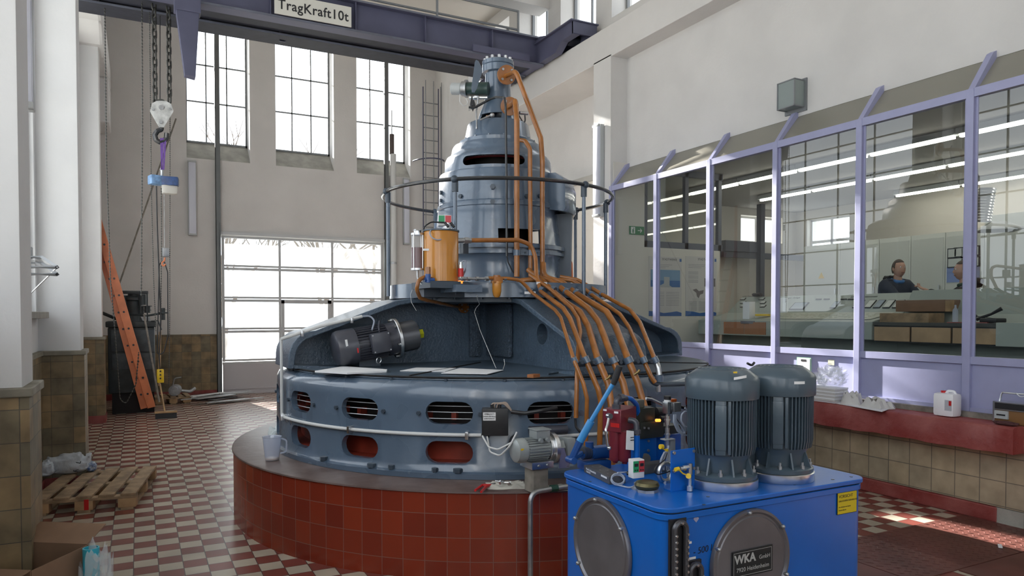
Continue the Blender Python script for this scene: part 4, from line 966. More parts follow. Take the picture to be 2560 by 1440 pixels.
x_ = MB(); x_.box((0, 0, 0), (.018, .004, .075)); x_.rot((0, 0, 0), mxr); bmesh.ops.translate(x_.bm, vec=fl_at(.075)+fw*.143+up*.035, verts=x_.bm.verts[:]); x_.build('white_sticker', 'paper', mt)
x_ = MB(); x_.box((0, 0, 0), (.012, .004, .04)); x_.rot((0, 0, 0), mxr); bmesh.ops.translate(x_.bm, vec=fl_at(.165)+fw*.146-up*.03, verts=x_.bm.verts[:]); x_.build('red_mark', 'red', mt)
x_ = MB(); e_ = fl_at(.36)-up*.15; x_.tube([e_+Vector((0, -.08, 0))+ax*.02*math.cos(k*.6)+up*.025*math.sin(k*.6) for k in range(11)], .005, n=6, closed=True); x_.build('lifting_eye', 'chrome', mt)
x_ = MB(); x_.tube(fillet([fl_at(.36)+up*.07+fw*.1, fl_at(.36)+up*.12+fw*.08, fl_at(.38)+up*.17+fw*.04], .03), .009, n=8); x_.build('cable_gland', 'motor_dark', mt)
x_ = MB(); x_.span((ma.x+.22, 5.86, 1.264), (ma.x+.40, 6.15, 1.37)); x_.build('foot_cradle', 'steel_dark', mt)
# ------------------------------------------------------------------ small pump motor on a wood block, on the plinth
PMY = 3.99
q0 = at(1282, 1128, Y=PMY); q1 = at(1372, 1128, Y=PMY); w0 = q0.x
pm = root('pump_motor', at(1335, 1225, Z=.575), 'small light grey pump motor standing on a wood block on the plinth', 'motor')
zc = q0.z; sc_ = (at(1382, 1128, Y=PMY).x-q0.x)
def xat(px): return at(px, 1128, Y=PMY).x
A1 = lambda px, dy=0, dz=0: Vector((xat(px), PMY+dy, zc+dz))
MB().lathe([(0, 0), (.055, .003), (.072, .015), (.078, .035), (.078, .075), (.07, .078)], A1(1282), n=32, ax=(1, 0, 0)).build('fan_cowl', 'motor_grey', pm)
MB().cyl(A1(1308), A1(1366), .066, n=32).build('stator_core', 'motor_grey', pm)
f2 = MB()
for k in range(26):
    a = 2*math.pi*k/26; e = Vector((0, math.cos(a), math.sin(a))); s_ = e.cross(Vector((1, 0, 0)))*.0016; c = A1(1312)+e*.068
    f2.prism([c-s_-e*.006, c+s_-e*.006, c+s_+e*.009, c-s_+e*.009], (xat(1362)-xat(1312), 0, 0))
each(f2, 'cooling_fin', 'motor_grey', pm)
MB().cyl(A1(1374), A1(1384), .098, n=40).cyl(A1(1366), A1(1374), .078, n=32).build('silver_flange', 'alu', pm, bevel=.002)
MB().box(A1(1347, -.01, .098), (.10, .10, .055), bev=.006).box(A1(1347, -.01, .128), (.112, .112, .008), bev=.003).build('terminal_cover', 'motor_grey', pm)
x_ = MB(); x_.cyl(A1(1338, -.06, .065), A1(1338, -.085, .065), .014, n=8).cyl(A1(1355, -.06, .065), A1(1355, -.085, .065), .014, n=8); each(x_, 'gland', 'motor_grey', pm)
MB().cyl(A1(1384), A1(1404), .05, n=6).box(A1(1418), (.06, .11, .115), bev=.006).build('gear_housing', 'motor_grey', pm)
MB().prism([A1(1388, -.05, -.1), A1(1393, -.05, .0), A1(1400, -.05, -.0), A1(1415, -.05, -.13), A1(1388, -.05, -.13)], (0, .012, 0)).build('gusset', 'alu', pm)
MB().box(A1(1336, -.03, -.085), (.155, .16, .045), bev=.004).build('foot_plate', 'alu', pm)
x_ = MB(); x_.cyl(A1(1326, -.11, -.085), A1(1326, -.118, -.085), .008, n=8).cyl(A1(1348, -.11, -.085), A1(1348, -.118, -.085), .008, n=8); each(x_, 'screw', 'galv', pm)
MB().box(A1(1292, -.074, .02), (.02, .004, .012)).build('yellow_sticker', 'yellow', pm)
wb_ = MB().span((xat(1317), 3.90, .577), (xat(1353), 4.02, zc-.108)).build('wood_block', 'oldwood', smooth=False, bevel=.003); tag(wb_, 'upright weathered wood block under the small pump motor', 'wood block')
x_ = root('motor_cable', A1(1290), 'two white cables looping from the terminal box to the small pump motor', 'cable')
for k, (pts) in enumerate(([(1206, 1090), (1222, 1118), (1245, 1124), (1282, 1105)], [(1218, 1092), (1225, 1130), (1250, 1140), (1275, 1115), (1292, 1080)])):
    MB().tube(fillet(path(pts, [4.35, 4.2, 4.1, 4.0, 4.0][:len(pts)]), .08, 8), .006, n=7).build('cable', 'cable', x_)
MB().tube(fillet(path([(1268, 1118), (1278, 1095), (1290, 1085)], [4.2, 4.3, 4.33]), .05), .007, n=6).build('black_cable', 'black', x_)
# things lying on the plinth
def rag(name, c, w_, d_, h, label, cat, m, seed=0, rot=0.0, n=14, par=None):
    rnd = random.Random(seed); x_ = MB(); g = []
    for i in range(n+1):
        row = []
        for j in range(n+1):
            u, v = i/n-.5, j/n-.5; e = (abs(u*2)**4+abs(v*2)**4)
            z = h*(.55+.3*math.sin(u*9+seed)*math.cos(v*7+seed*2)+.2*math.sin(u*17+v*13+seed))*(1 if e < .8 else .25)
            row.append(x_.bm.verts.new(Matrix.Rotation(rot, 3, 'Z') @ Vector((u*w_*(1+.08*math.sin(v*8+seed)), v*d_*(1+.1*math.sin(u*7+seed)), max(.004, z)))+Vector(c)))
        g.append(row)
    for i in range(n):
        for j in range(n): x_.bm.faces.new((g[i][j], g[i+1][j], g[i+1][j+1], g[i][j+1]))
    r_ = bmesh.ops.extrude_face_region(x_.bm, geom=x_.bm.faces[:]); vs = [v for v in r_['geom'] if isinstance(v, bmesh.types.BMVert)]
    for v in vs: v.co.z = Vector(c).z+.001
    o = x_.build(name, m, par); 
    if not par: tag(o, label, cat)
    return o
rag('cleaning_cloth', at(1268, 1216, Z=.575), .27, .17, .03, 'folded off-white cloth with bolts on it at the plinth edge', 'cloth', mat('grubby_cloth', (.52, .50, .44), .95, noise=.12), 3, rot=-.45)
rag('cleaning_cloth', at(1388, 1222, Z=.575), .16, .12, .02, 'small grubby cloth right of the wood block', 'cloth', mat('grey_cloth', (.36, .36, .31), .95), 5, rot=-.3)
rag('cleaning_cloth', at(690, 1090, Z=.575)+Vector((.03, .1, 0)), .16, .14, .08, 'crumpled white cloth behind the clear measuring jug', 'cloth', mat('white_cloth', (.72, .78, .78), .95), 8)
x_ = MB(); cc = at(1262, 1210, Z=.60)
for k, (dx, dy, a) in enumerate(((-.03, 0, .4), (.0, .03, 1.5), (.03, -.01, 2.6), (.01, -.04, .9), (-.01, .05, 2.2))):
    p = cc+Vector((dx, dy, .008)); d = Vector((math.cos(a), math.sin(a), 0)); bo = MB(); bo.cyl(p, p+d*.035, .005, n=8).cyl(p-d*.008, p, .010, n=6); o_ = bo.build('loose_bolt', 'chrome'); tag(o_, 'loose zinc bolt lying on the folded off-white cloth', 'bolt', 'loose bolts on the cloth')
x_.bm.free()
pr = root('pliers', at(1212, 1214, Z=.58), 'pair of pliers with red handles beside the folded cloth', 'pliers')
h0 = at(1228, 1212, Z=.592); 
for k, (a, b) in enumerate((((1206, 1213), (1188, 1226)), ((1215, 1217), (1203, 1230)))): MB().tube(fillet([h0, at(*a, Z=.592), at(*b, Z=.592)], .04), [.006]*1+[.0075]*20, n=8).build('handle', 'red', pr) if False else MB().tube([h0, at(*a, Z=.592), at(*b, Z=.592)], [.006, .009, .008], n=8).build('handle', 'red', pr)
MB().tube([h0, at(1238, 1208, Z=.592)], [.011, .005], n=8).build('jaws', 'galv', pr)
jg = root('measuring_jug', at(683, 1158, Z=.575), 'clear plastic measuring jug with a little oil on the plinth edge', 'jug')
jc = at(683, 1153, Z=.575)+Vector((0, .05, 0))
MB().lathe([(.052, .003), (.070, .178), (.074, .182), (.068, .178), (.050, .006), (0, .006), (0, .001), (.052, .003)], jc, n=36).build('cup', 'jug', jg)
MB().lathe([(0, .007), (.051, .007), (.052, .018), (0, .018)], jc, n=30).build('oil', mat('amber_oil', (.55, .32, .10), .1), jg)
MB().tube(fillet([jc+Vector((.066, -.02, .165)), jc+Vector((.105, -.03, .15)), jc+Vector((.10, -.03, .06)), jc+Vector((.058, -.02, .05))], .03), .007, n=8).build('handle', 'jug', jg)
# bent grey handrail at the plinth
hr = root('handrail', at(1325, 1440, Z=.3), 'bent silver tube handrail standing in front of the plinth', 'handrail')
zr = .60; a_ = at(1383, 1221, Z=zr); pth = [a_+Vector((.25, -.02, 0)), a_, at(1352, 1224, Z=zr), at(1326, 1240, Z=zr-.01)]
pth[2] = a_+(pth[2]-a_); e_ = at(1326, 1232, Z=zr); foot = Vector((e_.x, e_.y, .02))
MB().tube(fillet([a_+Vector((.3, .0, 0)), a_, e_, foot], .07, 8), .0165, n=14).build('tube', 'galv', hr)
M['dgfit'] = mat('dark_green_fitting', (.01, .06, .04), .4)
MB().cyl(a_+Vector((-.02, 0, 0)), a_+Vector((.03, 0, 0)), .023, n=8).build('green_fitting', 'dgfit', hr)
MB().cyl(foot-Vector((0, 0, .02)), foot+Vector((0, 0, .02)), .04, n=16).build('foot_plate', 'dgfit', hr)
# ================================================================== travelling crane
ck_ = root('bridge_crane', (3.0, 11.4, 6.1), 'purple-grey overhead bridge crane spanning the hall under the ceiling', 'crane')
def girder(nm, y0, y1, z0, z1, xa, xb, stf=()):
    x_ = MB(); ym = (y0+y1)/2
    x_.span((xa, y0, z1-.03), (xb, y1, z1)); x_.span((xa, y0, z0), (xb, y1, z0+.03)); x_.span((xa, ym-.012, z0+.03), (xb, ym+.012, z1-.03))
    for s_ in stf: x_.span((s_-.007, y0+.02, z0+.03), (s_+.007, ym, z1-.03))
    return x_.build(nm, 'crane' if nm == 'front_girder' else 'crane_d', ck_, smooth=False)  # rear girder coloured near-black for the shade on its underside
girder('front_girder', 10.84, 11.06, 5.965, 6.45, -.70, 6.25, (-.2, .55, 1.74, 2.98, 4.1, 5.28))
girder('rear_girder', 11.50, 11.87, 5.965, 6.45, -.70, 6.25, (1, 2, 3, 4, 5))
x_ = MB(); x_.span((-.6, 11.06, 6.02), (6.2, 11.50, 6.035)); x_.build('walkway_plate', 'crane_d', ck_, smooth=False)  # shade between the girders put into the plate's colour
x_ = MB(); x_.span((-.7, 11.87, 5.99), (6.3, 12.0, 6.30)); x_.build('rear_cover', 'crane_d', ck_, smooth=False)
for px in (715, 1290): 
    q = at(px, 105, Y=11.7); x_ = MB(); x_.prism([q+Vector((-.1, 0, 0)), q+Vector((-.02, 0, 0)), q+Vector((.14, .12, .12)), q+Vector((.06, .12, .12))], (0, .03, 0)); x_.build('brace', 'crane', ck_)
tr_ = MB(); tr_.prism([(6.15, 9.75, 6.13), (6.15, 9.75, 6.33), (6.15, 10.5, 6.36), (6.15, 10.84, 6.45), (6.15, 13.0, 6.45), (6.15, 13.4, 6.33), (6.15, 13.4, 6.13), (6.15, 12.8, 6.0), (6.15, 10.3, 6.0), (6.15, 10.1, 6.13)], (.13, 0, 0))
tr_.span((6.10, 9.72, 6.33), (6.62, 13.4, 6.35)); tr_.span((6.15, 9.74, 6.14), (6.6, 9.78, 6.34)); tr_.span((6.5, 9.75, 6.13), (6.6, 13.4, 6.33))
tr_.build('end_truck', 'crane', ck_, smooth=False)
for y in (10.15, 12.9): MB().cyl((6.30, y, 6.19), (6.50, y, 6.19), .085, n=24).build('wheel', 'crane_d', ck_)
tr_ = MB(); tr_.span((-.80, 10.1, 6.56), (-.45, 12.9, 6.75)); tr_.build('end_truck', 'crane', ck_, smooth=False)
x_ = MB(); x_.span((4.9, 10.80, 5.99), (5.95, 10.84, 6.10)); x_.build('cable_box', 'crane', ck_, smooth=False)
# paler strips along the edges of the flanges
for nm, y0, z0 in (('pale_edge', 10.835, 5.967), ('pale_edge', 11.495, 5.967), ('pale_edge', 10.835, 6.42)):
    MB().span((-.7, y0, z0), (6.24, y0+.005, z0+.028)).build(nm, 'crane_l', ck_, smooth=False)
# railing on the crane
ra = MB()
for z in (6.83, 6.52): ra.tube([(1.2, 10.9, z), (5.78, 10.9, z)], .018, n=6)
each(ra, 'handrail', 'frame', ck_)
ra = MB()
for x in (1.3, 2.87, 4.31, 5.78): ra.cyl((x, 10.9, 6.45), (x, 10.9, 6.84), .02, n=6)
each(ra, 'railing_post', 'frame', ck_)
# leg hanging from the girder
lg = MB(); lg.prism([(.50, 10.78, 5.97), (.50, 10.78, 5.83), (.60, 10.78, 4.95), (.735, 10.78, 4.93), (.79, 10.78, 5.80), (.79, 10.78, 5.97)], (0, .16, 0)); lg.span((.48, 10.76, 5.80), (.81, 10.96, 5.99))
lg.build('hanging_leg', 'crane', ck_, smooth=False, bevel=.006)
sg = root('load_sign', (2.33, 10.80, 6.15), 'cream sign lettered Tragkraft 10 t on the crane girder', 'sign')
s0, s1 = at(686, 2, Y=10.81), at(878, 42, Y=10.81); s2, s3 = at(686, 47, Y=10.81), at(878, 71, Y=10.81)
zc_ = (s0.z+s1.z+s2.z+s3.z)/4
MB().span((s0.x, 10.80, 6.005), (s1.x, 10.82, 6.30)).build('board', 'sign', sg, smooth=False)
text('lettering', 'TragKraft10t', ((s0.x+s1.x)/2, 10.798, 6.14), .195, (1, 0, 0), (0, 0, 1), 'ink', sg, sx=.92, depth=.002, bold=.012, space=1.08)
# ------------------------------------------------------------------ chains and hoist
def linkmesh(L, W, r):
    mb = MB(); pts = []
    for k in range(16):
        a = 2*math.pi*k/16; pts.append(Vector((math.cos(a)*W, 0, math.sin(a)*W+(L if math.sin(a) > 0.01 else (-L if math.sin(a) < -.01 else 0)))))
    mb.tube(pts, r, n=7, closed=True); return mb
def big_chain(x, y, z0, z1, label):
    r0_ = root('load_chain', (x, y, z1), label, 'chain', 'heavy load chains of the hoist'); L = .035; W = .028; pitch = 2*(L+W)-.028; first = None
    n = int((z0-z1)/pitch)+1
    for k in range(n):
        if first is None:
            mb = linkmesh(L, W, .0125); bmesh.ops.translate(mb.bm, vec=Vector((x, y, z0)), verts=mb.bm.verts[:]); first = mb.build('chain_link', 'chain', r0_)
            for v in first.data.vertices: v.co -= Vector((0, 0, z0-z1))
            first.location = (0, 0, z0-z1)
        else:
            o = first.copy(); link(o); o.parent = r0_; o.location = (0, 0, z0-z1-k*pitch); o.rotation_euler = (0, 0, R(35 if k % 2 == 0 else 125))
    first.rotation_euler = (0, 0, R(35))
def chain(pts, label, r=.011, pitch=.045, m='chain', nm='hand_chain', grp=None):
    P = fillet([Vector(p) for p in pts], .12, 8); tot = sum((b-a).length for a, b in zip(P, P[1:])); n = int(tot/pitch*4); out = []; rr = []
    d = 0; i = 0; acc = 0
    for k in range(n+1):
        t = tot*k/n
        while i < len(P)-2 and acc+(P[i+1]-P[i]).length < t: acc += (P[i+1]-P[i]).length; i += 1
        q = P[i].lerp(P[i+1], min(1, (t-acc)/max(1e-6, (P[i+1]-P[i]).length))); out.append(q); rr.append(r*(1.0 if k % 4 in (1, 2) else .45))
    o = MB().tube(out, rr, n=6).build(nm, m); return tag(o, label, 'chain', grp)
HY = 11.3
big_chain(at(386, 100, Y=HY).x, HY, 6.0, at(386, 262, Y=HY).z, 'left of the two heavy chains holding the white hook block')
big_chain(at(422, 100, Y=HY).x, HY, 6.0, at(422, 262, Y=HY).z, 'right of the two heavy chains holding the white hook block')
def V_(x, y, Y=HY): return at(x, y, Y=Y)
chain([V_(355, 0), V_(356, 300), V_(353, 740)], 'thin hand chain hanging left of the hook block', grp=None)
chain([V_(262, 20, 11.6), V_(266, 400, 11.6), V_(276, 700, 11.6)]+[V_(285, 800, 11.6), V_(300, 1000, 11.6), V_(315, 1010, 11.6), V_(340, 960, 11.6), V_(347, 880, 11.6)], 'long hand chain near the pillar, looping down by the ladder')
chain([V_(374, 30), V_(378, 470), V_(384, 700), V_(390, 830)], 'fine chain left of the blue hoist', r=.008, pitch=.03)
chain([V_(425, 60), V_(425, 500), V_(424, 840), V_(422, 965)], 'fine chain right of the blue hoist reaching the floor', r=.007, pitch=.03)
chain([V_(403, 470), V_(404, 600), V_(402, 780)], 'load chain under the blue electric hoist', r=.009, pitch=.035)
o_ = MB().tube([V_(400, 40), V_(400, 255)], .007, n=6).build('black_rope', 'black'); tag(o_, 'straight black cable between the two heavy chains', 'cable')
hb = root('hook_block', V_(403, 335), 'white lower hook block with black hook hanging on heavy chains', 'hook block')
pts = [(380, 258), (392, 252), (415, 252), (428, 260), (434, 278), (410, 318), (398, 318), (375, 278)]
x_ = MB(); x_.prism([V_(a, b, HY-.05) for a, b in pts], (0, .02, 0)); x_.prism([V_(a, b, HY+.04) for a, b in pts], (0, .02, 0)); each(x_, 'side_plate', mat('worn_white_paint', (.48, .49, .48), .5, noise=.25, nscale=14), hb, smooth=False)
x_ = MB()
for (a, b, r_) in ((403, 268, .032), (402, 305, .022), (383, 274, .014), (425, 272, .014)): q = V_(a, b, HY-.07); x_.cyl(q, q+Vector((0, .14, 0)), r_, n=16)
each(x_, 'pin', 'galv', hb)
x_ = MB(); x_.cyl(V_(403, 262)-Vector((0, .028, 0)), V_(403, 262)+Vector((0, .028, 0)), .075, n=24); x_.build('sheave', 'chain', hb)
hk = [(404, 314), (403, 324), (393, 328), (387, 338), (390, 350), (400, 356), (410, 353), (416, 345), (417, 333)]
hp = [V_(a, b) for a, b in hk]; MB().tube(fillet(hp, .02, 3)[:], [.018]*3+[.026]*200 if False else .034, n=10).build('hook', 'blackpaint', hb)
x_ = root('lifting_sling', V_(404, 345), 'purple webbing sling looped between the black hook and the blue hoist', 'sling')
M['purple'] = mat('purple_webbing', (.13, .06, .28), .8, noise=.2, nscale=30)
for k, (a, b) in enumerate(((400, 403), (405, 402), (411, 407))):
    MB().prism([V_(a, 345, HY-.03), V_(a+5, 345, HY-.03), V_(b+4, 424, HY-.02), V_(b, 424, HY-.02)], (0, .012, 0)).build('webbing_strand', 'purple', x_, smooth=False)
eh = root('electric_hoist', V_(405, 450), 'small blue electric chain hoist hanging on the purple sling', 'hoist')
h0_, h1_ = V_(371, 450), V_(440, 450); hz = h0_.z; wd = h1_.x-h0_.x
MB().box(((h0_.x+h1_.x)/2-.08, HY, hz+.005), (wd*.50, .17, .13), rot=.3, bev=.02).build('gear_case', mat('pale_blue_enamel', (.15, .27, .46), .4, noise=.3, nscale=20), eh)
MB().box(((h0_.x+h1_.x)/2+.10, HY-.01, hz+.0), (wd*.62, .16, .125), rot=-.12, bev=.02).build('motor_case', mat('deep_blue_enamel', (.025, .06, .17), .4, noise=.3, nscale=20), eh)
MB().box(V_(424, 472), (.20, .13, .16), rot=.1, bev=.04).build('chain_bag', mat('beige_plastic', (.50, .49, .45), .6), eh)
x_ = MB(); x_.cyl(V_(405, 425), V_(405, 440), .02, n=8); x_.tube([V_(405, 424)+Vector((.022*math.cos(k*.6), 0, .022*math.sin(k*.6))) for k in range(10)], .007, n=6, closed=True); x_.build('shackle', 'galv', eh)
o_ = root('hoist_hook', V_(410, 655), 'small grey and orange hoist hook block halfway down', 'hook')
MB().box(V_(414, 631), (.09, .06, .13), rot=.2, bev=.012).build('block', 'galv', o_); MB().tube(fillet([V_(412, 644), V_(411, 652), V_(405, 656), V_(405, 662), V_(410, 665), V_(414, 660)], .01), .011, n=8).build('hook', 'fibre', o_)
o_ = MB().tube([V_(410, 480), V_(411, 620)], .004, n=5).build('thin_cable', 'galv'); tag(o_, 'thin wire from the blue hoist to the small hook block', 'cable')
o_ = MB().tube(fillet([V_(391, 465), V_(393, 560), V_(398, 700), V_(402, 800), V_(398, 890), V_(400, 925)], .3), .009, n=7).build('control_cable', 'rubber'); tag(o_, 'grey control cable hanging from the blue hoist to the yellow pendant', 'cable')
o_ = MB().tube(fillet([V_(411, 655), V_(419, 680), V_(420, 840), V_(410, 880), V_(402, 886), V_(393, 884), V_(398, 660), V_(409, 652)], .15), .008, n=7).build('looped_cable', 'rubber'); tag(o_, 'grey cable looped over the small hoist hook', 'cable')
pd = root('control_pendant', V_(401, 955), 'yellow push button pendant hanging near the orange ladder', 'pendant')
MB().box(V_(401, 940), (.085, .07, .19), rot=.1, bev=.012).build('case', 'yellow', pd)
x_ = MB()
for k in range(3): q = V_(401, 928+k*9, HY-.035); x_.cyl(q, q-Vector((0, .015, 0)), .012, n=10)
each(x_, 'button', 'black', pd)
# ================================================================== far wall: door, tracks, lamps, ladder
dr_ = root('roller_door', (3.3, YF+.04, 0), 'white sectional roller door with milky panes in the far wall', 'door'); dr_['kind'] = 'structure'; dr_.name = 'door_1'; OFF['door_1'] = OFF['roller_door']
del dr_['category']; del dr_['label']
zs = [0, .69, 1.36, 2.02, 2.69, 3.36]; xs = [1.60, 2.75, 3.89, 5.04]
DY = YF+.06
x_ = MB(); x_.span((1.58, DY, .05), (5.05, DY+.05, .66)).span((1.58, DY-.02, 0), (5.05, DY+.06, .05)).span((1.58, DY-.02, .10), (5.05, DY, .13)); x_.build('door_panel', 'doorpanel', dr_, smooth=False)
x_ = MB()
for z in zs[1:]: x_.span((1.57, DY-.01, z-.06), (5.06, DY+.04, z-.008)); x_.span((1.57, DY-.01, z+.008), (5.06, DY+.04, z+.05)) if z < 3.3 else None
for x in xs: x_.span((x-.025, DY-.008, .69), (x+.025, DY+.04, 3.34))
x_.span((2.78, DY-.03, .1), (2.84, DY+.04, 2.0)).span((3.78, DY-.03, .1), (3.86, DY+.04, 2.0)).span((2.78, DY-.03, 1.93), (3.86, DY+.04, 2.0))
x_.build('door_frame', 'doorframe', dr_, smooth=False)
for z0, z1 in zip(zs[1:], zs[2:]):
    for x0, x1 in zip(xs, xs[1:]): MB().quad([(x0+.02, DY+.02, z0+.03), (x1-.02, DY+.02, z0+.03), (x1-.02, DY+.02, z1-.03), (x0+.02, DY+.02, z1-.03)]).build('pane', 'doorglass', dr_, smooth=False)
portal((3.3, YF-.02, 2.0), (R(-90), 0, 0), 3.4, 2.6)
for nm, xa in (('left', 1.50), ('right', 5.12)):
    t_ = root('door_track', (xa, YF-.1, 0), 'tall grey steel guide track on the %s side of the roller door' % nm, 'door track')
    x_ = MB(); x_.span((xa-.045, YF-.09, 0), (xa-.035, YF-.01, 7.6)).span((xa-.045, YF-.09, 0), (xa+.05, YF-.082, 7.6)).span((xa+.03, YF-.12, 0), (xa+.045, YF-.04, 3.6)); x_.build('track', 'rail', t_, smooth=False)
    x_ = MB(); x_.tube([(xa+.02, YF-.07, .3), (xa+.02, YF-.07, 7.4)], .012, n=6); x_.build('spring', 'galv', t_)
x_ = MB().span((1.52, YF-.06, 3.36), (5.1, YF+.08, 3.42)).build('trim_71', 'doorframe', smooth=False, kind='structure')
# rainwater pipe
q0_, q1_ = at(985, 700, Y=16.05), at(985, 385, Y=16.05)
rp = root('downpipe', (q0_.x, 16.08, 1.0), 'white plastic downpipe with clips between the door and the wall ladder', 'pipe')
MB().cyl((q0_.x, 16.08, 0), (q0_.x, 16.08, q1_.z), .068, n=18).build('pipe', 'cable', rp)
MB().cyl((q0_.x-.03, 16.08, q1_.z), (q0_.x-.03, 16.08, q1_.z+.45), .055, n=14).build('upper_pipe', mat('dark_brown_pipe', (.08, .06, .055), .5), rp)
MB().tube([(q0_.x-.03, 16.08, q1_.z+.45), (q0_.x-.03, 16.08, q1_.z+1.0)], .012, n=6).build('stay', 'rail', rp)
for y in (470, 658): z = at(985, y, Y=16.05).z; MB().cyl((q0_.x, 16.08, z-.02), (q0_.x, 16.08, z+.03), .078, n=18).build('pipe_clip', 'galv', rp)
def tube_lamp(a, b, Y, nm, lab, w_=.13, X=None):
    p, q = (at(*a, Y=Y), at(*b, Y=Y)) if X is None else (at(*a, X=X), at(*b, X=X)); r_ = root('tube_lamp', (p.x, p.y, (p.z+q.z)/2), lab, 'lamp', nm)
    c = (p+q)/2; h = abs(p.z-q.z)
    if X is None:
        MB().box((c.x, Y+.0, c.z), (w_, .07, h), bev=.01).build('housing', 'lgrey', r_); MB().box((c.x, Y-.035, c.z), (w_*.86, .06, h-.04), bev=.025).build('cover', 'tube_off', r_)
        for s_ in (-1, 1): MB().box((c.x, Y-.06, c.z+s_*(h/2-.02)), (w_, .03, .035), bev=.005).build('end_cap', 'lgrey', r_)
    else:
        MB().box((X, c.y, c.z), (.07, w_, h), bev=.01).build('housing', 'lgrey', r_); MB().box((X-.04, c.y, c.z), (.07, w_*.86, h-.04), bev=.025).build('cover', 'tube_off', r_)
        for s_ in (-1, 1): MB().box((X-.06, c.y, c.z+s_*(h/2-.02)), (.03, w_, .035), bev=.005).build('end_cap', 'lgrey', r_)
    return r_
tube_lamp((480, 402), (481, 589), YF-.05, None, 'vertical tube lamp on the far wall left of the roller door', .16)
tube_lamp((1015, 446), (1016, 612), YF-.05, None, 'vertical tube lamp on the far wall right of the white downpipe', .15)
tube_lamp((1498, 313), (1498, 543), 0, None, 'vertical tube lamp on the white pillar beside the control room', .17, X=6.31)
tube_lamp((70, -120), (72, 278), 4.78, None, 'vertical tube lamp by the left window seen past the nearest pillar', .05)
# ladder with safety cage, on the far wall
ld = root('wall_ladder', (6.15, 16.1, 1.0), 'thin steel wall ladder with cage hoops right of the far windows', 'ladder')
la, lb_ = at(1057, 300, Y=16.0), at(1098, 300, Y=15.95)
x_ = MB()
for x, r_ in ((la.x, .016), (lb_.x, .022)): x_.cyl((x, 15.98, .3), (x, 15.98, 7.0), r_, n=8)
each(x_, 'stringer', 'crane', ld)
x_ = MB()
for k in range(22): x_.cyl((la.x, 15.98, .55+k*.29), (lb_.x, 15.98, .55+k*.29), .011, n=6)
each(x_, 'rung', 'frame', ld)
x_ = MB()
for px in (1064, 1084, 1104, 1114): 
    q = at(px, 300, Y=15.5); x_.cyl((q.x, 15.5 if px < 1110 else 15.8, 3.0), (q.x, 15.5 if px < 1110 else 15.8, 7.0), .010, n=6)
each(x_, 'cage_bar', 'frame', ld)
hq = at(1080, 312, Y=15.7); cxh = hq.x
x_ = MB(); x_.tube([(cxh+.36*math.cos(a), 15.98-.52*max(0, math.sin(a)), 5.25) for a in [R(-5+190*k/18) for k in range(19)]], .016, n=6); x_.build('cage_hoop', 'crane', ld)
x_ = MB(); x_.tube([(cxh+.36*math.cos(a), 15.98-.52*max(0, math.sin(a)), 3.2) for a in [R(-5+190*k/18) for k in range(19)]], .016, n=6); x_.build('cage_hoop', 'crane', ld)
# square lamp above the control room
ql = root('wall_lamp', at(1980, 245, X=6.6), 'square glass bulkhead lamp high on the wall above the control room', 'lamp')
qa, qb = at(1966, 262, X=6.64), at(1998, 240, X=6.64)
yc = (at(1990, 245, X=6.64).y); zc2 = at(1985, 245, X=6.64).z
MB().box((6.64, yc, zc2), (.02, .30, .36)).build('back_plate', 'frame', ql)
MB().box((6.555, yc, zc2+.01), (.15, .235, .29)).build('glass_body', mat('grey_green_glass', (.26, .30, .29), .25), ql)
x_ = MB(); 
for sy in (-1, 1):
    for sz in (-1, 1): x_.span((6.475, yc+sy*.118-.006, zc2+.01+sz*.145-.006), (6.635, yc+sy*.118+.006, zc2+.01+sz*.145+.006))
for sy in (-1, 1): x_.span((6.472, yc+sy*.118-.006, zc2-.14), (6.484, yc+sy*.118+.006, zc2+.16))
for sz in (-1, 1): x_.span((6.472, yc-.12, zc2+.01+sz*.145-.006), (6.484, yc+.12, zc2+.01+sz*.145+.006))
x_.build('frame', 'frame', ql, smooth=False)
# open hopper sash in the left window
os_ = root('open_window_sash', (-.72, 7.7, 1.95), 'grey hopper window sash tilted open over the left sill', 'window sash')
S = [at(66, 656, X=-.83), at(100, 650, X=-.80), at(122, 654, X=-.62), at(146, 671, X=-.50)]
A_, B_, C_, D_ = at(60, 642, X=-.84), at(105, 643, X=-.66), at(143, 668, X=-.50), at(60, 668, X=-.72)
for k, dz in enumerate((0, -.05)): MB().tube([p+Vector((0, 0, dz)) for p in (A_, B_, C_, D_)], .014, n=4, closed=True).build('sash_frame', 'frame', os_)
x_ = MB(); x_.quad([A_, B_, C_, D_]); x_.build('pane', 'glass', os_, smooth=False)
MB().tube([C_, at(72, 738, X=-.80)], .006, n=6).build('stay', 'galv', os_)
MB().box(at(72, 632, X=-.80), (.05, .09, .10), bev=.01).build('latch', 'frame', os_)
# ================================================================== left rear corner: governor stand, ladder, brooms
GYv = 13.9
def gv(x, y, Y=GYv): return at(x, y, Y=Y)
M['gov'] = mat('dark_grey_green_cast_iron', (.035, .045, .048), .55, noise=.3, nscale=6)
M['gov2'] = mat('dusty_slate_panel', (.055, .07, .08), .5, noise=.25, nscale=8)
gc0 = gv(330, 1000); g_ = root('turbine_governor', (gc0.x, GYv, 0), 'dark old turbine governor machine in the far left corner', 'governor')
xa, xb = gv(270, 900).x, gv(388, 900).x; zt = gv(330, 818).z
MB().span((xa, GYv, .35), (xb, GYv+.9, zt), bev=.03).build('cabinet', 'gov', g_)
MB().span((xa+.05, GYv+.05, 0), (xb-.02, GYv+.8, .36)).build('base', 'void', g_)
for k, (a, b) in enumerate(((278, 330), (337, 386))): MB().span((gv(a, 900).x, GYv-.02, gv(a, 880).z), (gv(b, 900).x, GYv+.0, gv(a, 825).z), bev=.01).build('panel', 'gov2', g_)
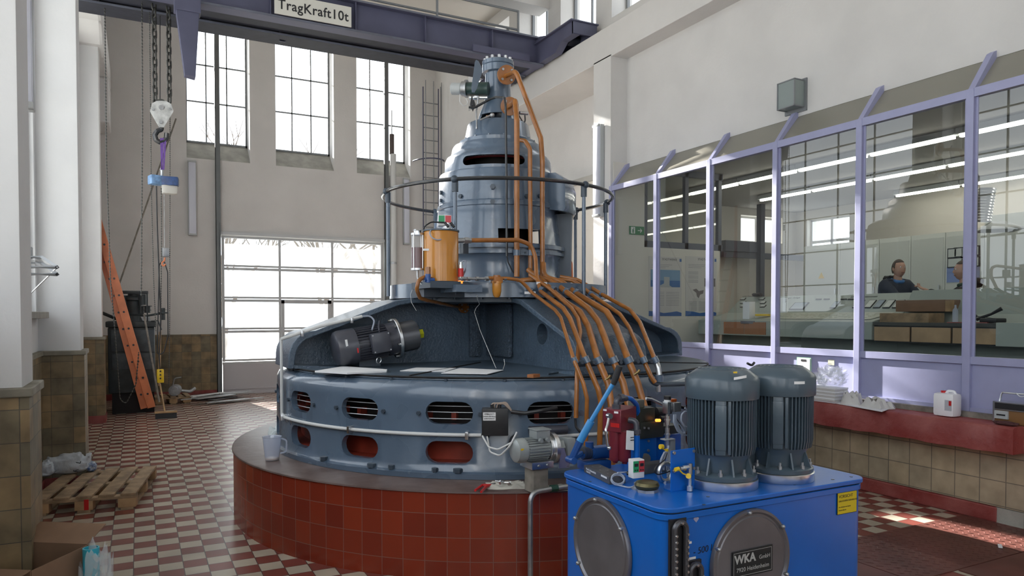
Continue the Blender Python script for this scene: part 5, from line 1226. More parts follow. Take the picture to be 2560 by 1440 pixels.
for k, (a, b) in enumerate(((280, 330), (337, 386))): MB().span((gv(a, 900).x, GYv-.02, gv(a, 925).z), (gv(b, 900).x, GYv+.0, gv(a, 884).z), bev=.01).build('panel', 'gov2', g_)
MB().span((xa-.03, GYv-.05, zt), (xb+.03, GYv+.92, zt+.10), bev=.02).build('table', 'gov', g_)
def gz_(y): return gv(330, y).z
def gx_(x): return gv(x, 800).x
x_ = MB(); cxg = gx_(335); x_.lathe([(.0, gz_(803)), (.26, gz_(803)), (.24, gz_(790)), (.15, gz_(785)), (.14, gz_(752)), (.17, gz_(750)), (.17, gz_(744)), (.10, gz_(740)), (.09, gz_(732)), (0, gz_(732))], (cxg, GYv+.35, 0), n=28); x_.build('servo_housing', 'gov', g_)
x_ = MB(); x_.cyl((gx_(306), GYv+.3, gz_(803)), (gx_(306), GYv+.3, gz_(738)), .055, n=16).cyl((gx_(306), GYv+.3, gz_(760)), (gx_(306), GYv+.3, gz_(738)), .085, n=16); x_.build('flyball_column', 'gov', g_)
MB().box(((gx_(300)+gx_(372))/2, GYv+.25, gz_(730)), (gx_(372)-gx_(300), .05, .055), bev=.01).build('top_lever', 'gov', g_)
x_ = MB(); x_.cyl((gx_(357), GYv+.2, gz_(805)), (gx_(357), GYv+.2, gz_(765)), .022, n=10).cyl((gx_(357), GYv+.2, gz_(762)), (gx_(357), GYv+.2, gz_(735)), .062, n=16); x_.build('dashpot', 'gov', g_)
x_ = MB(); x_.cyl((gx_(369), GYv+.15, gz_(803)), (gx_(369), GYv+.15, gz_(732)), .012, n=8).cyl((gx_(369), GYv+.15, gz_(782)), (gx_(369), GYv+.15, gz_(764)), .05, n=14).cyl((gx_(369), GYv+.15, gz_(766)), (gx_(369), GYv+.15, gz_(764)), .075, n=14).cyl((gx_(369), GYv+.15, gz_(776)), (gx_(369), GYv+.15, gz_(774)), .065, n=14); x_.build('spring_rod', 'gov', g_)
MB().tube([(gx_(370), GYv, gz_(789)), (gx_(410), GYv-.1, gz_(782))], .018, n=8).build('side_lever', 'gov', g_)
MB().cyl((gx_(408), GYv-.1, gz_(784)), (gx_(408), GYv-.1, gz_(780)), .09, n=18).cyl((gx_(408), GYv-.1, gz_(775)), (gx_(408), GYv-.1, gz_(774)), .06, n=16).cyl((gx_(408), GYv-.1, gz_(800)), (gx_(408), GYv-.1, gz_(770)), .03, n=10).build('hand_wheel', 'gov', g_)
MB().tube([(gx_(290), GYv+.1, gz_(797)), (gx_(258), GYv-.1, gz_(783))], .028, n=8).build('crank_handle', 'gov', g_)
MB().tube([(gx_(378), GYv-.05, gz_(803)), (gx_(395), GYv-.1, gz_(802)), (gx_(403), GYv-.1, gz_(825))], .012, n=6).build('small_lever', 'gov', g_)
MB().box((gx_(357), GYv+.18, gz_(797)), (.12, .1, .07)).build('pale_block', 'lgrey', g_)
# orange ladder leaning against pillar
lo = root('orange_ladder', at(380, 1020, Z=0), 'orange fibreglass extension ladder leaning towards the left pillar', 'ladder')
LB = [at(373, 1021, Z=0.0), at(383, 1018, Z=0.02)]
top0 = at(249, 608, Y=13.55); top1 = at(254, 590, Y=13.50)
bot0 = Vector((at(362, 1022, Z=0).x, 13.6, .01))
def stile(b, t, w_, nm):
    d = (t-b).normalized(); n_ = Vector((0, -1, 0)); s_ = d.cross(n_).normalized(); x_ = MB()
    P = [b+s_*w_/2, b-s_*w_/2, t-s_*w_/2, t+s_*w_/2]; x_.prism(P, (0, .035, 0)); return x_.build(nm, 'fibre', lo, smooth=False, bevel=.004), d, s_
LYy = 13.45
bA, tA = at(362, 1021, Y=LYy), at(236, 560, Y=LYy); bB, tB = at(379, 1019, Y=LYy-.06), at(240, 540, Y=LYy-.06)
for b_, t_ in ((bA, tA), (bB, tB)): b_.z = max(b_.z, .01)
for (b_, t_, yy) in ((bA, tA, LYy), (bB, tB, LYy-.06)):
    o_, d_, s_ = stile(b_, t_, .125, 'side_rail')
    far_ = MB(); far_.prism([p+Vector((0, .42, 0)) for p in (b_+s_*.06, b_-s_*.06, t_-s_*.06, t_+s_*.06)], (0, .035, 0)); far_.build('side_rail', 'fibre', lo, smooth=False)
    n_r = int((t_-b_).length/.28); x_ = MB()
    for k in range(1, n_r): q = b_+d_*(.28*k-.04); x_.cyl(q-Vector((0, .008, 0)), q+Vector((0, .45, 0)), .017, n=10)
    each(x_, 'rung', 'black', lo)
# narrow orange post behind
o_ = MB().span((at(247, 500, Y=13.4).x-.04, 13.38, 0), (at(247, 500, Y=13.4).x+.0, 13.44, at(247, 365, Y=13.4).z)).build('orange_post', 'fibre', smooth=False); tag(o_, 'thin upright orange pole right behind the far left pillar', 'pole')
# long bamboo-like pole leaning in the corner
o_ = MB().tube([at(440, 297, Y=15.9), at(288, 740, Y=14.6)], .015, n=6).build('wooden_pole', 'oldwood'); tag(o_, 'long thin pole leaning across the corner behind the chains', 'pole')
o_ = MB().tube([at(360, 785, Y=13.5), at(398, 1005, Y=13.3)], .016, n=8).build('broom_stick', 'oldwood'); tag(o_, 'long broom handle leaning against the dark governor', 'broom handle')
bm_ = root('broom', at(412, 1010, Z=0), 'wide black-bristled broom on the floor at the foot of the ladder', 'broom')
c = at(412, 1010, Y=13.0); c.z = .09; cL, cR = at(386, 1010, Y=13.0).x, at(443, 1010, Y=13.0).x
MB().span((cL, 12.96, .085), (cR, 13.04, .115), bev=.006).build('head', 'wood2', bm_); MB().span((cL+.01, 12.955, .0), (cR-.01, 13.045, .085)).build('bristles', 'black', bm_)
MB().tube([Vector((c.x, 13.0, .11)), at(400, 960, Y=13.3)], .013, n=8).build('handle', 'wood2', bm_)
o_ = MB().tube([at(400, 830, Y=13.6), at(398, 965, Y=13.4)], .018, n=8).build('brown_pole', 'wood2'); tag(o_, 'short brown pole upright behind the yellow pendant', 'pole')
# small pallet with a machine, and metal strips by the door
def pallet(nm, loc, rz, w_, d_, lab, m='wood', nb=5, red=False):
    p = root(nm, (0, 0, 0), lab, 'pallet'); bw = w_/(nb+ (nb-1)*.42); gap = bw*.42
    for k in range(nb):
        x = -w_/2+bw/2+k*(bw+gap); MB().box((x, 0, .133), (bw, d_, .022), bev=.003).build('deck_board', m, p)
    for y in (-d_/2+.05, 0, d_/2-.05): MB().box((0, y, .111), (w_, .10, .022), bev=.003).build('stringer_board', m, p)
    for y in (-d_/2+.05, 0, d_/2-.05):
        for x in (-w_/2+.07, 0, w_/2-.07): MB().box((x, y, .061), (.14, .10, .078), bev=.003).build('block', 'wood2', p)
    for x in (-w_/2+.07, 0, w_/2-.07): MB().box((x, 0, .011), (.10, d_, .022), bev=.003).build('bottom_board', m, p)
    if red: MB().box((.02, -d_/2-.001, .07), (.035, .003, .09)).build('red_paint_mark', 'red', p)
    p.location = loc; p.rotation_euler = (0, 0, rz); return p
pallet('pallet', (-.335, 7.70, 0), R(-9), .80, 1.2, 'used wooden pallet on the tiles beside the left pillars', red=True)
pallet('pallet', (at(442, 1003, Z=0).x-.1, 15.25, 0), R(4), .62, .6, 'small orange-brown pallet by the far wall with a machine part on it')
q = at(438, 980, Y=15.2); q.z = .25
pm2 = root('old_pump', (q.x, 15.0, .145), 'small grey pump lying on the little pallet at the far wall', 'pump')
MB().cyl((q.x-.02, 15.06, .245), (q.x+.02, 15.3, .245), .105, n=18).cyl((q.x-.03, 15.0, .25), (q.x-.02, 15.06, .25), .075, n=16).build('casing', 'galv', pm2)
MB().tube(fillet([(q.x+.1, 15.0, .24), (q.x+.25, 15.0, .22), (q.x+.34, 15.05, .28)], .05), .03, n=10).build('pipe_end', 'galv', pm2)
MB().tube(fillet([(q.x-.05, 15, .34), (q.x-.02, 15, .48), (q.x+.1, 15, .50)], .05), .012, n=6).build('tube', 'galv', pm2)
rnd = random.Random(4)
for k in range(17):
    c = at(548+rnd.uniform(-34, 44), 1000+rnd.uniform(-6, 8), Z=0); a = R(28+rnd.uniform(-14, 14)); L_ = rnd.uniform(.6, 1.3)
    o_ = MB().box((0, 0, 0), (L_, rnd.choice((.05, .08, .16)), .012)).build('metal_strip', 'galv' if k % 3 else 'white', smooth=False); o_.location = (c.x, c.y, .010+k*.008); o_.rotation_euler = (0, rnd.uniform(-.01, .01), a)
    tag(o_, 'metal strip in the loose heap on the floor by the roller door', 'metal strip', 'metal strips by the roller door')
# bag on the near pallet
def blob(name, c, sx_, sy_, sz_, m, seed, par=None, n=22, amp=.12, rot=0.0, freq=3.0):
    from mathutils import noise as nz
    x_ = MB(); g = bmesh.ops.create_uvsphere(x_.bm, u_segments=n*2, v_segments=n, radius=1.0)
    for v in g['verts']:
        d = v.co.copy(); k = 1+amp*nz.noise(d*freq+Vector((seed, seed*2, 0)))*2+amp*.5*nz.noise(d*freq*2.7+Vector((seed*3, 0, 1)))
        p = Vector((math.copysign(abs(d.x)**.7, d.x)*sx_, math.copysign(abs(d.y)**.7, d.y)*sy_, (math.copysign(abs(d.z)**.8, d.z)+1)/2*sz_))*k
        p.z = max(0.0, p.z); v.co = Matrix.Rotation(rot, 3, 'Z') @ p + Vector(c)
    return x_.build(name, m, par, ang=70)
M['bag'] = mat('white_woven_plastic', (.56, .60, .64), .6, noise=.1, bump=.3, bscale=30)
bc = at(168, 1186, Z=.145)
bg_ = root('granulate_bag', bc, 'half empty white plastic bag with blue print on the pallet', 'bag')
blob('sack', bc+Vector((0, .06, 0)), .19, .11, .20, 'bag', 3, bg_, rot=R(-14)); blob('folded_end', bc+Vector((-.19, .0, 0)), .09, .10, .15, 'bag', 9, bg_)
blob('blue_print_end', bc+Vector((.20, .06, 0)), .045, .07, .09, mat('blue_printed_plastic', (.08, .14, .30), .6, c2=(.6, .65, .7), nscale=30), 5, bg_)
text('lettering', 'ROL', tuple(bc+Vector((.09, -.062, .08))), .06, (.25, -.05, .9), (-.9, .1, .3), 'ink', bg_)
# cardboard box with things at the lower left
cb0 = at(60, 1440, Z=.0)
cbx = root('cardboard_box', (-.55, 4.0, 0), 'open brown cardboard box on the floor at the lower left', 'cardboard box')
bz = .57
pA, pB_, pC, pD = at(0, 1440, Z=bz), at(218, 1362, Z=bz), at(78, 1357, Z=bz), at(165, 1440, Z=bz)
o = Vector((pB_.x, pB_.y, 0)); u_ = Vector((pC.x-pB_.x, pC.y-pB_.y, 0)).normalized(); v_ = Vector((u_.y, -u_.x, 0)); v_ = v_ if v_.y < 0 else -v_
W_, D_2 = .36, .36
def wallp(a, b, h, nm='side_wall'):
    n_ = Vector(((b-a).y, -(b-a).x, 0)).normalized()*.004; MB().prism([a, b, b+Vector((0, 0, h)), a+Vector((0, 0, h))], n_).build(nm, 'card', cbx, smooth=False)
o1 = o+u_*W_; o2 = o1+v_*D_2; o3 = o+v_*D_2
for a, b in ((o, o1), (o1, o2), (o2, o3), (o3, o)): wallp(a, b, bz)
MB().prism([o, o1, o2, o3], (0, 0, .004)).build('bottom', 'card', cbx, smooth=False)
Z_ = Vector((0, 0, bz))
for a, b, out, up_ in ((o, o1, -v_, .06), (o1, o2, u_, .03), (o2, o3, v_, -.02)):
    MB().prism([a+Z_, b+Z_, b+Z_+out*.14+Vector((0, 0, up_)), a+Z_+out*.14+Vector((0, 0, up_))], (0, 0, .004)).build('flap', 'card', cbx, smooth=False)
q = at(60, 1418, Z=.36); o_ = blob('purple_plastic_part', q, .035, .03, .08, mat('lilac_plastic', (.42, .36, .6), .5), 2); tag(o_, 'small lilac plastic thing inside the cardboard box', 'plastic part')
bk = at(232, 1440, Z=.0)
bt = root('turquoise_tube', (0, 0, 0), 'tall turquoise plastic tube wrapped in clear film beside the cardboard box', 'tube')
tp = at(228, 1366, Z=.58)
MB().lathe([(.0, 0), (.034, 0), (.036, .58), (.030, .58), (.028, .01), (0, .01)], (tp.x-.0, tp.y-.02, 0), n=28).build('tub', mat('turquoise_plastic', (.04, .42, .55), .35), bt)
M['film'] = mat('clear_plastic_film', (.80, .84, .86), .12, alpha=.28)
blob('clear_film', Vector((tp.x+.02, tp.y-.05, .0)), .075, .06, .53, 'film', 6, bt, amp=.22)
# ================================================================== blue hydraulic tank and everything on it
TX0, TX1, TY0, TY1, TZ = 1.895, 3.165, 2.305, 3.125, .9
def rrect(x0, x1, y0, y1, r, n=6):
    P = []
    for cx, cy, a0 in ((x1-r, y1-r, 0), (x0+r, y1-r, 90), (x0+r, y0+r, 180), (x1-r, y0+r, 270)):
        for k in range(n+1): a = R(a0+90*k/n); P.append(Vector((cx+r*math.cos(a), cy+r*math.sin(a), 0)))
    return P
ht = root('hydraulic_tank', (2.53, 2.7, 0), 'bright blue steel oil tank of the hydraulic power unit, front right', 'tank')
def slab(z0, z1, ins, r, nm, m, par, bev=0):
    P = [p+Vector((0, 0, z0)) for p in rrect(TX0+ins, TX1-ins, TY0+ins, TY1-ins, r)]; return MB().prism(P, (0, 0, z1-z0)).build(nm, m, par, ang=30, bevel=bev)
slab(.06, .845, .012, .07, 'tank_body', 'blue', ht); slab(0, .06, .05, .05, 'base', 'steel_dark', ht)
slab(.845, .872, .004, .075, 'rim', 'blue', ht, .003); slab(.872, .879, .012, .07, 'black_gasket', 'rubber', ht); slab(.879, .90, -.004, .08, 'cover_plate', 'blue', ht, .004)
def cover(c, ax, r, nm, lab, plate=None):
    cv = MB(); cv.lathe([(0, .010), (r-.035, .010), (r-.03, .006), (r-.022, .006), (r-.014, .016), (r-.004, .016), (r, .008), (r, -.004), (0, -.004)], c, n=72, ax=ax); o = cv.build(nm, mat('grey_cover_plate', (.185, .18, .195), .35, metal=.5, noise=.15, nscale=4), ht, ang=35); o['label'] = lab
    x, y, d = basis(Vector(ax)); b_ = MB()
    for k in range(6):
        a = math.pi/2+k*math.pi/3+.12; p = Vector(c)+x*math.cos(a)*(r-.01)+y*math.sin(a)*(r-.01); b_.cyl(p, p+d*.022, .010, n=12).ball(p+d*.022, .010, n=8)
    each(b_, 'bolt', 'galv', o); return o
cvL = cover((TX0+.005, 2.752, .622), (-1, 0, 0), .225, 'inspection_cover', 'grey round cover on the left face')
cvF = cover((2.383, TY0+.005, .612), (0, -1, 0), .232, 'inspection_cover', 'grey round cover on the front face, with a name plate')
MB().span((2.262, TY0-.012, .555), (2.502, TY0-.008, .672)).build('name_plate', mat('dark_plate', (.012, .016, .018), .45), cvF, smooth=False)
bd_ = MB()
for a, b in (((2.269, .562), (2.495, .5635)), ((2.269, .6635), (2.495, .665)), ((2.269, .562), (2.2705, .665)), ((2.4935, .562), (2.495, .665))): bd_.span((a[0], TY0-.0128, a[1]), (b[0], TY0-.0122, b[1]))
M['plate_ink'] = mat('pale_plate_lettering', (.42, .43, .42), .5)
bd_.build('plate_border', 'plate_ink', cvF, smooth=False)
yt = TY0-.0132; X_ = (1, 0, 0); Z1 = (0, 0, 1)
text('plate_lettering', 'WKA', (2.335, yt, .634), .052, X_, Z1, 'plate_ink', cvF, sx=1.0, depth=.0004, bold=.035); text('plate_lettering', 'GmbH', (2.452, yt, .628), .025, X_, Z1, 'plate_ink', cvF, depth=.0004); text('plate_lettering', '7920 Heidenheim', (2.382, yt, .588), .0265, X_, Z1, 'plate_ink', cvF, depth=.0004, space=1.03)
# level gauges
def gauge(xc, zt, zb, nm):
    g = MB(); r = .030; P = [Vector((xc+r*math.cos(R(180-k*15)), TY0-.012, zt-r+r*math.sin(R(180-k*15)))) for k in range(13)] 
    P = [Vector((xc-r, TY0-.012, zb))]+P+[Vector((xc+r, TY0-.012, zb))]
    g.prism([Vector((xc-.043, TY0+.012, zb)), Vector((xc+.043, TY0+.012, zb)), Vector((xc+.043, TY0+.012, zt+.012)), Vector((xc-.043, TY0+.012, zt+.012))], (0, -.012, 0)); 
    o = g.build('level_gauge', 'black', ht, smooth=False); MB().tube(P, .0125, n=8).build('gauge_frame', mat('dull_steel', (.10, .10, .11), .35, metal=.7), o)
    b_ = MB(); z = zt-.05
    while z > zb: 
        for s_ in (-1, 1): b_.cyl((xc+s_*r, TY0-.022, z), (xc+s_*r, TY0-.030, z), .0055, n=8)
        z -= .026
    b_.cyl((xc, TY0-.022, zt), (xc, TY0-.030, zt), .0055, n=8); each(b_, 'screw', 'chrome', o)
    return o
gauge(1.972, .842, .30, 1); gauge(2.055, .655, .30, 1)
ML = mat('marker_ink', (.01, .012, .03), .6); M['marker'] = ML
text('handwriting', '- 500 l', (2.115, TY0+.0105, .70), .040, (1, 0, .04), (0.12, 0, 1), 'marker', ht, sx=1.0, depth=.0004)
for (x, z, l) in ((2.022, .742, .03), (2.03, .674, .045), (2.014, .635, .02)): MB().span((x, TY0+.009, z-.005), (x+l, TY0+.0105, z+.005)).build('white_strip', 'white', ht, smooth=False)
x_ = MB(); x_.prism([(2.077, TY0+.010, .882-.02), (2.092, TY0+.010, .847-.01), (2.077, TY0+.010, .822-.0), (2.062, TY0+.010, .847-.01)], (0, .002, 0)); x_.build('diamond_sticker', mat('lilac_sticker', (.35, .35, .5), .5), ht, smooth=False)
s0, s1 = at(2098, 1240, Y=TY0), at(2144, 1278, Y=TY0)
MB().span((s0.x-.003, TY0+.008, s1.z-.004), (s1.x+.003, TY0+.0105, s0.z+.013)).build('sign_edge', 'black', ht, smooth=False); MB().span((s0.x, TY0+.0065, s1.z-.001), (s1.x, TY0+.0085, s0.z+.010)).build('yellow_sign', mat('yellow_sign', (.62, .47, .01), .5), ht, smooth=False)
sx_c = (s0.x+s1.x)/2; sw_ = s1.x-s0.x
for k, (t_, sz, dz) in enumerate((('VORSICHT', .021, -.008), ('DRUCKSPEICHERANLAGE', .0115, -.030), ('Vor Arbeiten am System', .0085, -.058), ('Druck ablassen', .0085, -.073))): text('sign_text', t_, (s0.x+.006, TY0+.006, s0.z+dz), sz, X_, Z1, 'ink', ht, depth=.0003, align='LEFT')
# two big standing motors
def big_motor(c, nm, lab):
    x0, y0 = c; m = root(nm, (x0, y0, TZ), lab, 'motor', 'standing motors on the blue tank')
    MB().lathe([(0, TZ), (.163, TZ), (.165, TZ+.003), (.165, TZ+.040), (.160, TZ+.044), (0, TZ+.044)], (x0, y0, 0), n=72).build('silver_ring', 'alu', m, ang=40)
    fl = MB(); fl.lathe([(0, .945), (.160, .945), (.160, .962), (.150, .970), (.118, .975), (.122, 1.03), (.130, 1.045), (.135, 1.058), (0, 1.058)], (x0, y0, 0), n=64); fl = fl.build('foot_flange', 'motor_blue', m, ang=35)
    rb_ = MB()
    for k in range(8):
        a = R(k*45+22); e = Vector((math.cos(a), math.sin(a), 0)); t = Vector((-e.y, e.x, 0))*.004; P = [Vector((x0, y0, .968))+e*.12, Vector((x0, y0, .968))+e*.155, Vector((x0, y0, 1.045))+e*.128, Vector((x0, y0, 1.045))+e*.10]
        rb_.prism([p-t for p in P], t*2)
    each(rb_, 'rib', 'motor_blue', fl, smooth=False)
    nb_ = MB()
    for k in range(8):
        a = R(k*45+0); p = Vector((x0+.143*math.cos(a), y0+.143*math.sin(a), .965)); nb_.cyl(p, p+Vector((0, 0, .018)), .0115, n=6).cyl(p+Vector((0, 0, .018)), p+Vector((0, 0, .034)), .006, n=8)
    each(nb_, 'nut', 'galv', fl)
    MB().lathe([(0, 1.05), (.132, 1.05), (.136, 1.07), (.136, 1.30), (.134, 1.32), (0, 1.32)], (x0, y0, 0), n=64).build('stator_core', 'motor_blue', m)
    # fins: pulled through the core, leaning slightly in at the foot
    fn = MB(); av = math.degrees(math.atan2(-y0, -x0))
    for k in range(56):
        a = R(k*360/56); dd = (math.degrees(a)-av+180) % 360-180
        if abs(dd-3) < 14: continue
        e = Vector((math.cos(a), math.sin(a), 0)); t = Vector((-e.y, e.x, 0))*.0028; b0 = Vector((x0, y0, 0))
        P = [b0+e*.130+Vector((0, 0, 1.06)), b0+e*.150+Vector((0, 0, 1.062)), b0+e*.157+Vector((0, 0, 1.10)), b0+e*.158+Vector((0, 0, 1.322)), b0+e*.130+Vector((0, 0, 1.322))]
        fn.prism([p-t for p in P], t*2)
    each(fn, 'cooling_fin', 'motor_blue', m, smooth=False)
    pv = R(av+3); e = Vector((math.cos(pv), math.sin(pv), 0)); t = Vector((-e.y, e.x, 0)); b0 = Vector((x0, y0, 0))
    px = MB(); px.box(b0+e*.146-t*.012+Vector((0, 0, 1.19)), (.036, .05, .205), rot=pv, bev=.008); px.box(b0+e*.142-t*.012+Vector((0, 0, 1.19)), (.034, .046, .25), rot=pv, bev=.006); px.box(b0+e*.140+t*.026+Vector((0, 0, 1.19)), (.036, .014, .24), rot=pv, bev=.003); px.build('side_pad', 'motor_blue', m)
    MB().lathe([(.120, 1.312), (.166, 1.312), (.168, 1.32), (.168, 1.395), (.160, 1.412), (.118, 1.443), (.112, 1.445), (0, 1.445)], (x0, y0, 0), n=64).build('fan_cowl', 'motor_blue', m, ang=50)
    gr_ = MB()
    for r_ in (.03, .05, .07, .09, .108): gr_.lathe([(r_-.003, 1.446), (r_, 1.449), (r_+.003, 1.446)], (x0, y0, 0), n=48)
    gr_.build('fan_grille', 'motor_blue', m)
    return m
m1 = big_motor((2.418, 2.527), 'electric_motor', 'nearer of the two big slate motors standing on the blue tank, with yellow sticker')
m2 = big_motor((2.778, 2.515), 'electric_motor', 'farther of the two big slate motors on the blue tank, with only a white label')
def sticker(mot, c, px, py, w_, h, rad, m, nm, tilt=0.0):
    d = ray(px, py); O_ = Vector((0, 0, EYE)); a = d.x**2+d.y**2; b = 2*(d.x*(-c[0])+d.y*(-c[1])); cc = c[0]**2+c[1]**2-rad*rad
    t = (-b-math.sqrt(max(0, b*b-4*a*cc)))/(2*a); p = O_+d*t; e = Vector((p.x-c[0], p.y-c[1], 0)).normalized(); tt = Vector((-e.y, e.x, 0)); x_ = MB(); n = 6; P = []; Q = []
    for k in range(n+1):
        u = (k/n-.5)*w_; an = u/rad; ee = e*math.cos(an)+tt*math.sin(an); P.append(Vector((c[0], c[1], p.z-h/2+u*tilt))+ee*(rad+.0012)); Q.append(Vector((c[0], c[1], p.z+h/2+u*tilt))+ee*(rad+.0012))
    for k in range(n): x_.quad([P[k], P[k+1], Q[k+1], Q[k]])
    return x_.build(nm, m, mot)
sticker(m1, (2.418, 2.527), 1851, 944, .062, .012, .166, 'white', 'white_label', .15); sticker(m1, (2.418, 2.527), 1838, 931, .018, .008, .150, 'yellow', 'yellow_sticker')
sticker(m2, (2.778, 2.515), 1999, 957, .055, .013, .169, 'white', 'white_label', 0)
o_ = MB().tube(fillet(path([(1868, 908), (1880, 914), (1886, 906)], 2.66), .02), .006, n=6).build('lifting_strap', 'black', m2)
# top plate fittings -------------------------------------------------
def T_(x, y, z=.9): return at(x, y, Z=z)
# hand pump
hp_ = root('hand_pump', T_(1490, 1160), 'blue hand pump with long light blue lever on the tank corner', 'hand pump')
Yp = 3.10
c0_ = at(1455, 1133, Y=Yp); c1_ = at(1523, 1128, Y=Yp)
MB().cyl(c0_, c1_, .030, n=24).cyl(c0_+(c1_-c0_)*.35, c1_*1.0, .036, n=24).build('cylinder', 'blue2', hp_)
MB().span((c0_.x-.0, Yp-.05, .90), (c1_.x-.02, Yp+.05, .945), bev=.008).cyl((c0_.x+.045, Yp, c0_.z), (c0_.x+.045, Yp, c0_.z+.055), .022, n=16).build('base_block', 'blue2', hp_)
bw_ = MB(); bw_.tube([c0_+Vector((.0+.004*k, 0, 0)) for k in range(12)], [.034 if k % 2 else .028 for k in range(12)], n=20); bw_.build('bellows', 'rubber', hp_)
L0, L1, L2, L3, L4 = at(1428, 1150, Y=3.08), at(1450, 1103, Y=3.04), at(1478, 1052, Y=3.0), at(1535, 955, Y=2.92), at(1549, 915, Y=2.90)
MB().tube([L0, L1], [.018, .020], n=8).tube([L0, c0_], .014, n=8).cyl(L0+Vector((0, -.03, 0)), L0+Vector((0, .03, 0)), .018, n=12).build('yoke', 'blue2', hp_)
lv = MB().tube([L1, L2], [.020, .019], n=16).tube([L2, L3], .0115, n=14).build('lever', 'lblue', hp_); MB().tube([L3-(L4-L3)*.15, L3+(L4-L3)*.3, L4], [.013, .0175, .016], n=14).build('black_grip', 'rubber', lv)
# duplex filter
df = root('duplex_filter', T_(1550, 1160), 'maroon duplex oil filter with chrome change-over lever on the blue tank', 'filter')
fa, fb = at(1505, 1018, Y=3.02), at(1590, 1085, Y=2.88)
FYc = 2.98; zt_ = at(1550, 1022, Y=2.92).z; zb_ = at(1550, 1078, Y=2.92).z; fx = at(1528, 1050, Y=2.92).x
q1 = at(1506, 1050, Y=2.97); q2 = at(1552, 1060, Y=2.87); q3 = at(1591, 1050, Y=2.97)
u1 = Vector((q2.x-q1.x, q2.y-q1.y, 0)); u2 = Vector((q3.x-q2.x, q3.y-q2.y, 0)); b0_ = Vector((q1.x, q1.y, zb_))
hd_ = MB(); hd_.prism([b0_, b0_+u1, b0_+u1+u2, b0_+u2], (0, 0, zt_-zb_)); hd_.build('filter_head', 'maroon', df, bevel=.004)
ctr = b0_+(u1+u2)/2; un = u1.normalized()
for s_, nm in ((-.5, 'filter_bowl'), (.5, 'filter_bowl')):
    p = at(1538 if s_ < 0 else 1562, 1120, Y=2.93 if s_ < 0 else 2.89)
    zl = at(1562, 1152, Y=2.9).z; MB().lathe([(0, zl-.012), (.012, zl-.012), (.014, zl), (.024, zl), (.030, zl+.012), (.031, zb_+.004), (0, zb_+.004)], (p.x, p.y, 0), n=28).build(nm, 'maroon', df)
lc_ = at(1523, 1040, Y=2.90)
lv_ = MB(); lv_.tube(fillet([lc_, at(1519, 1062, Y=2.88), at(1514, 1076, Y=2.87), at(1519, 1115, Y=2.87)], .02), [.0075]*200 and .0065, n=10); lv_.ball(at(1523, 1120, Y=2.87), .011); lv_.cyl(lc_+Vector((0, .01, 0)), lc_+Vector((0, -.012, 0)), .014, n=12); lv_.build('chrome_lever', 'chrome', df)
x_ = MB(); fn_ = Vector((u1.y, -u1.x, 0)).normalized(); fn_ = fn_ if fn_.dot(_f) < 0 else -fn_
def on_face(px, py, w_, h, m, nm):
    d = ray(px, py); n_ = fn_; t = (b0_-Vector((0, 0, EYE))).dot(n_)/d.dot(n_); p = Vector((0, 0, EYE))+d*t+n_*.0015; ux = un; k = MB(); k.prism([p-ux*w_/2-Vector((0, 0, h/2)), p+ux*w_/2-Vector((0, 0, h/2)), p+ux*w_/2+Vector((0, 0, h/2)), p-ux*w_/2+Vector((0, 0, h/2))], n_*.001); return k.build(nm, m, df, smooth=False)
on_face(1513, 1025, .02, .009, 'white', 'label_plate'); on_face(1541, 1031, .024, .010, 'white', 'label_plate'); on_face(1538, 1063, .050, .020, 'red', 'red_label')
# elbows and blue hose
el = root('blue_hose', at(1540, 1000, Y=2.93), 'blue hose arching from the black elbow on the maroon filter down to the tank', 'hose')
e0, e1 = at(1541, 1018, Y=2.93), at(1541, 998, Y=2.93)
MB().tube(fillet([e0, e1, at(1566, 996, Y=2.94)], .022), .0145, n=14).cyl(at(1549, 995, Y=2.93), at(1558, 994, Y=2.93), .021, n=6).cyl(e0-Vector((0, 0, .008)), e0+Vector((0, 0, .014)), .021, n=6).build('elbow', 'motor_dark', el)
MB().tube(fillet([at(1562, 994, Y=2.94), at(1578, 997, Y=2.95), at(1592, 1012, Y=2.98), at(1598, 1040, Y=3.0), at(1598, 1158, Y=3.0)], .05), .0125, n=14).build('hose', 'blue', el)
e2 = root('blue_pipe', at(1592, 1150, Y=2.86), 'straight blue pipe with black elbow in front of the maroon filter', 'pipe')
MB().tube(fillet([at(1572, 1050, Y=2.90), at(1590, 1053, Y=2.87), at(1592, 1090, Y=2.86)], .022), .0150, n=14).cyl(at(1591, 1074, Y=2.86), at(1591, 1084, Y=2.86), .022, n=6).build('elbow', 'motor_dark', e2)
pb = at(1592, 1088, Y=2.86); MB().cyl((pb.x, pb.y, .9), pb, .0155, n=18).build('pipe', 'blue', e2)
tg = MB(); P = [at(x, y, Y=2.84) for x, y in ((1567, 1076), (1585, 1078), (1585, 1126), (1565, 1124))]; tg.prism(P, (0, .003, 0)); o_ = tg.build('white_tag', 'white', smooth=False, bevel=.001); tag(o_, 'white rounded tag marked 11 hanging beside the blue pipe', 'tag')
text('tag_number', '11', tuple(at(1581, 1097, Y=2.836)), .026, (0, 0, 1), (-1, 0, 0), 'ink', o_, bold=.02)
MB().box(T_(1560, 1150)+Vector((.02, .03, .045)), (.10, .10, .09), bev=.01).build('filter_socket', 'blue2', df)
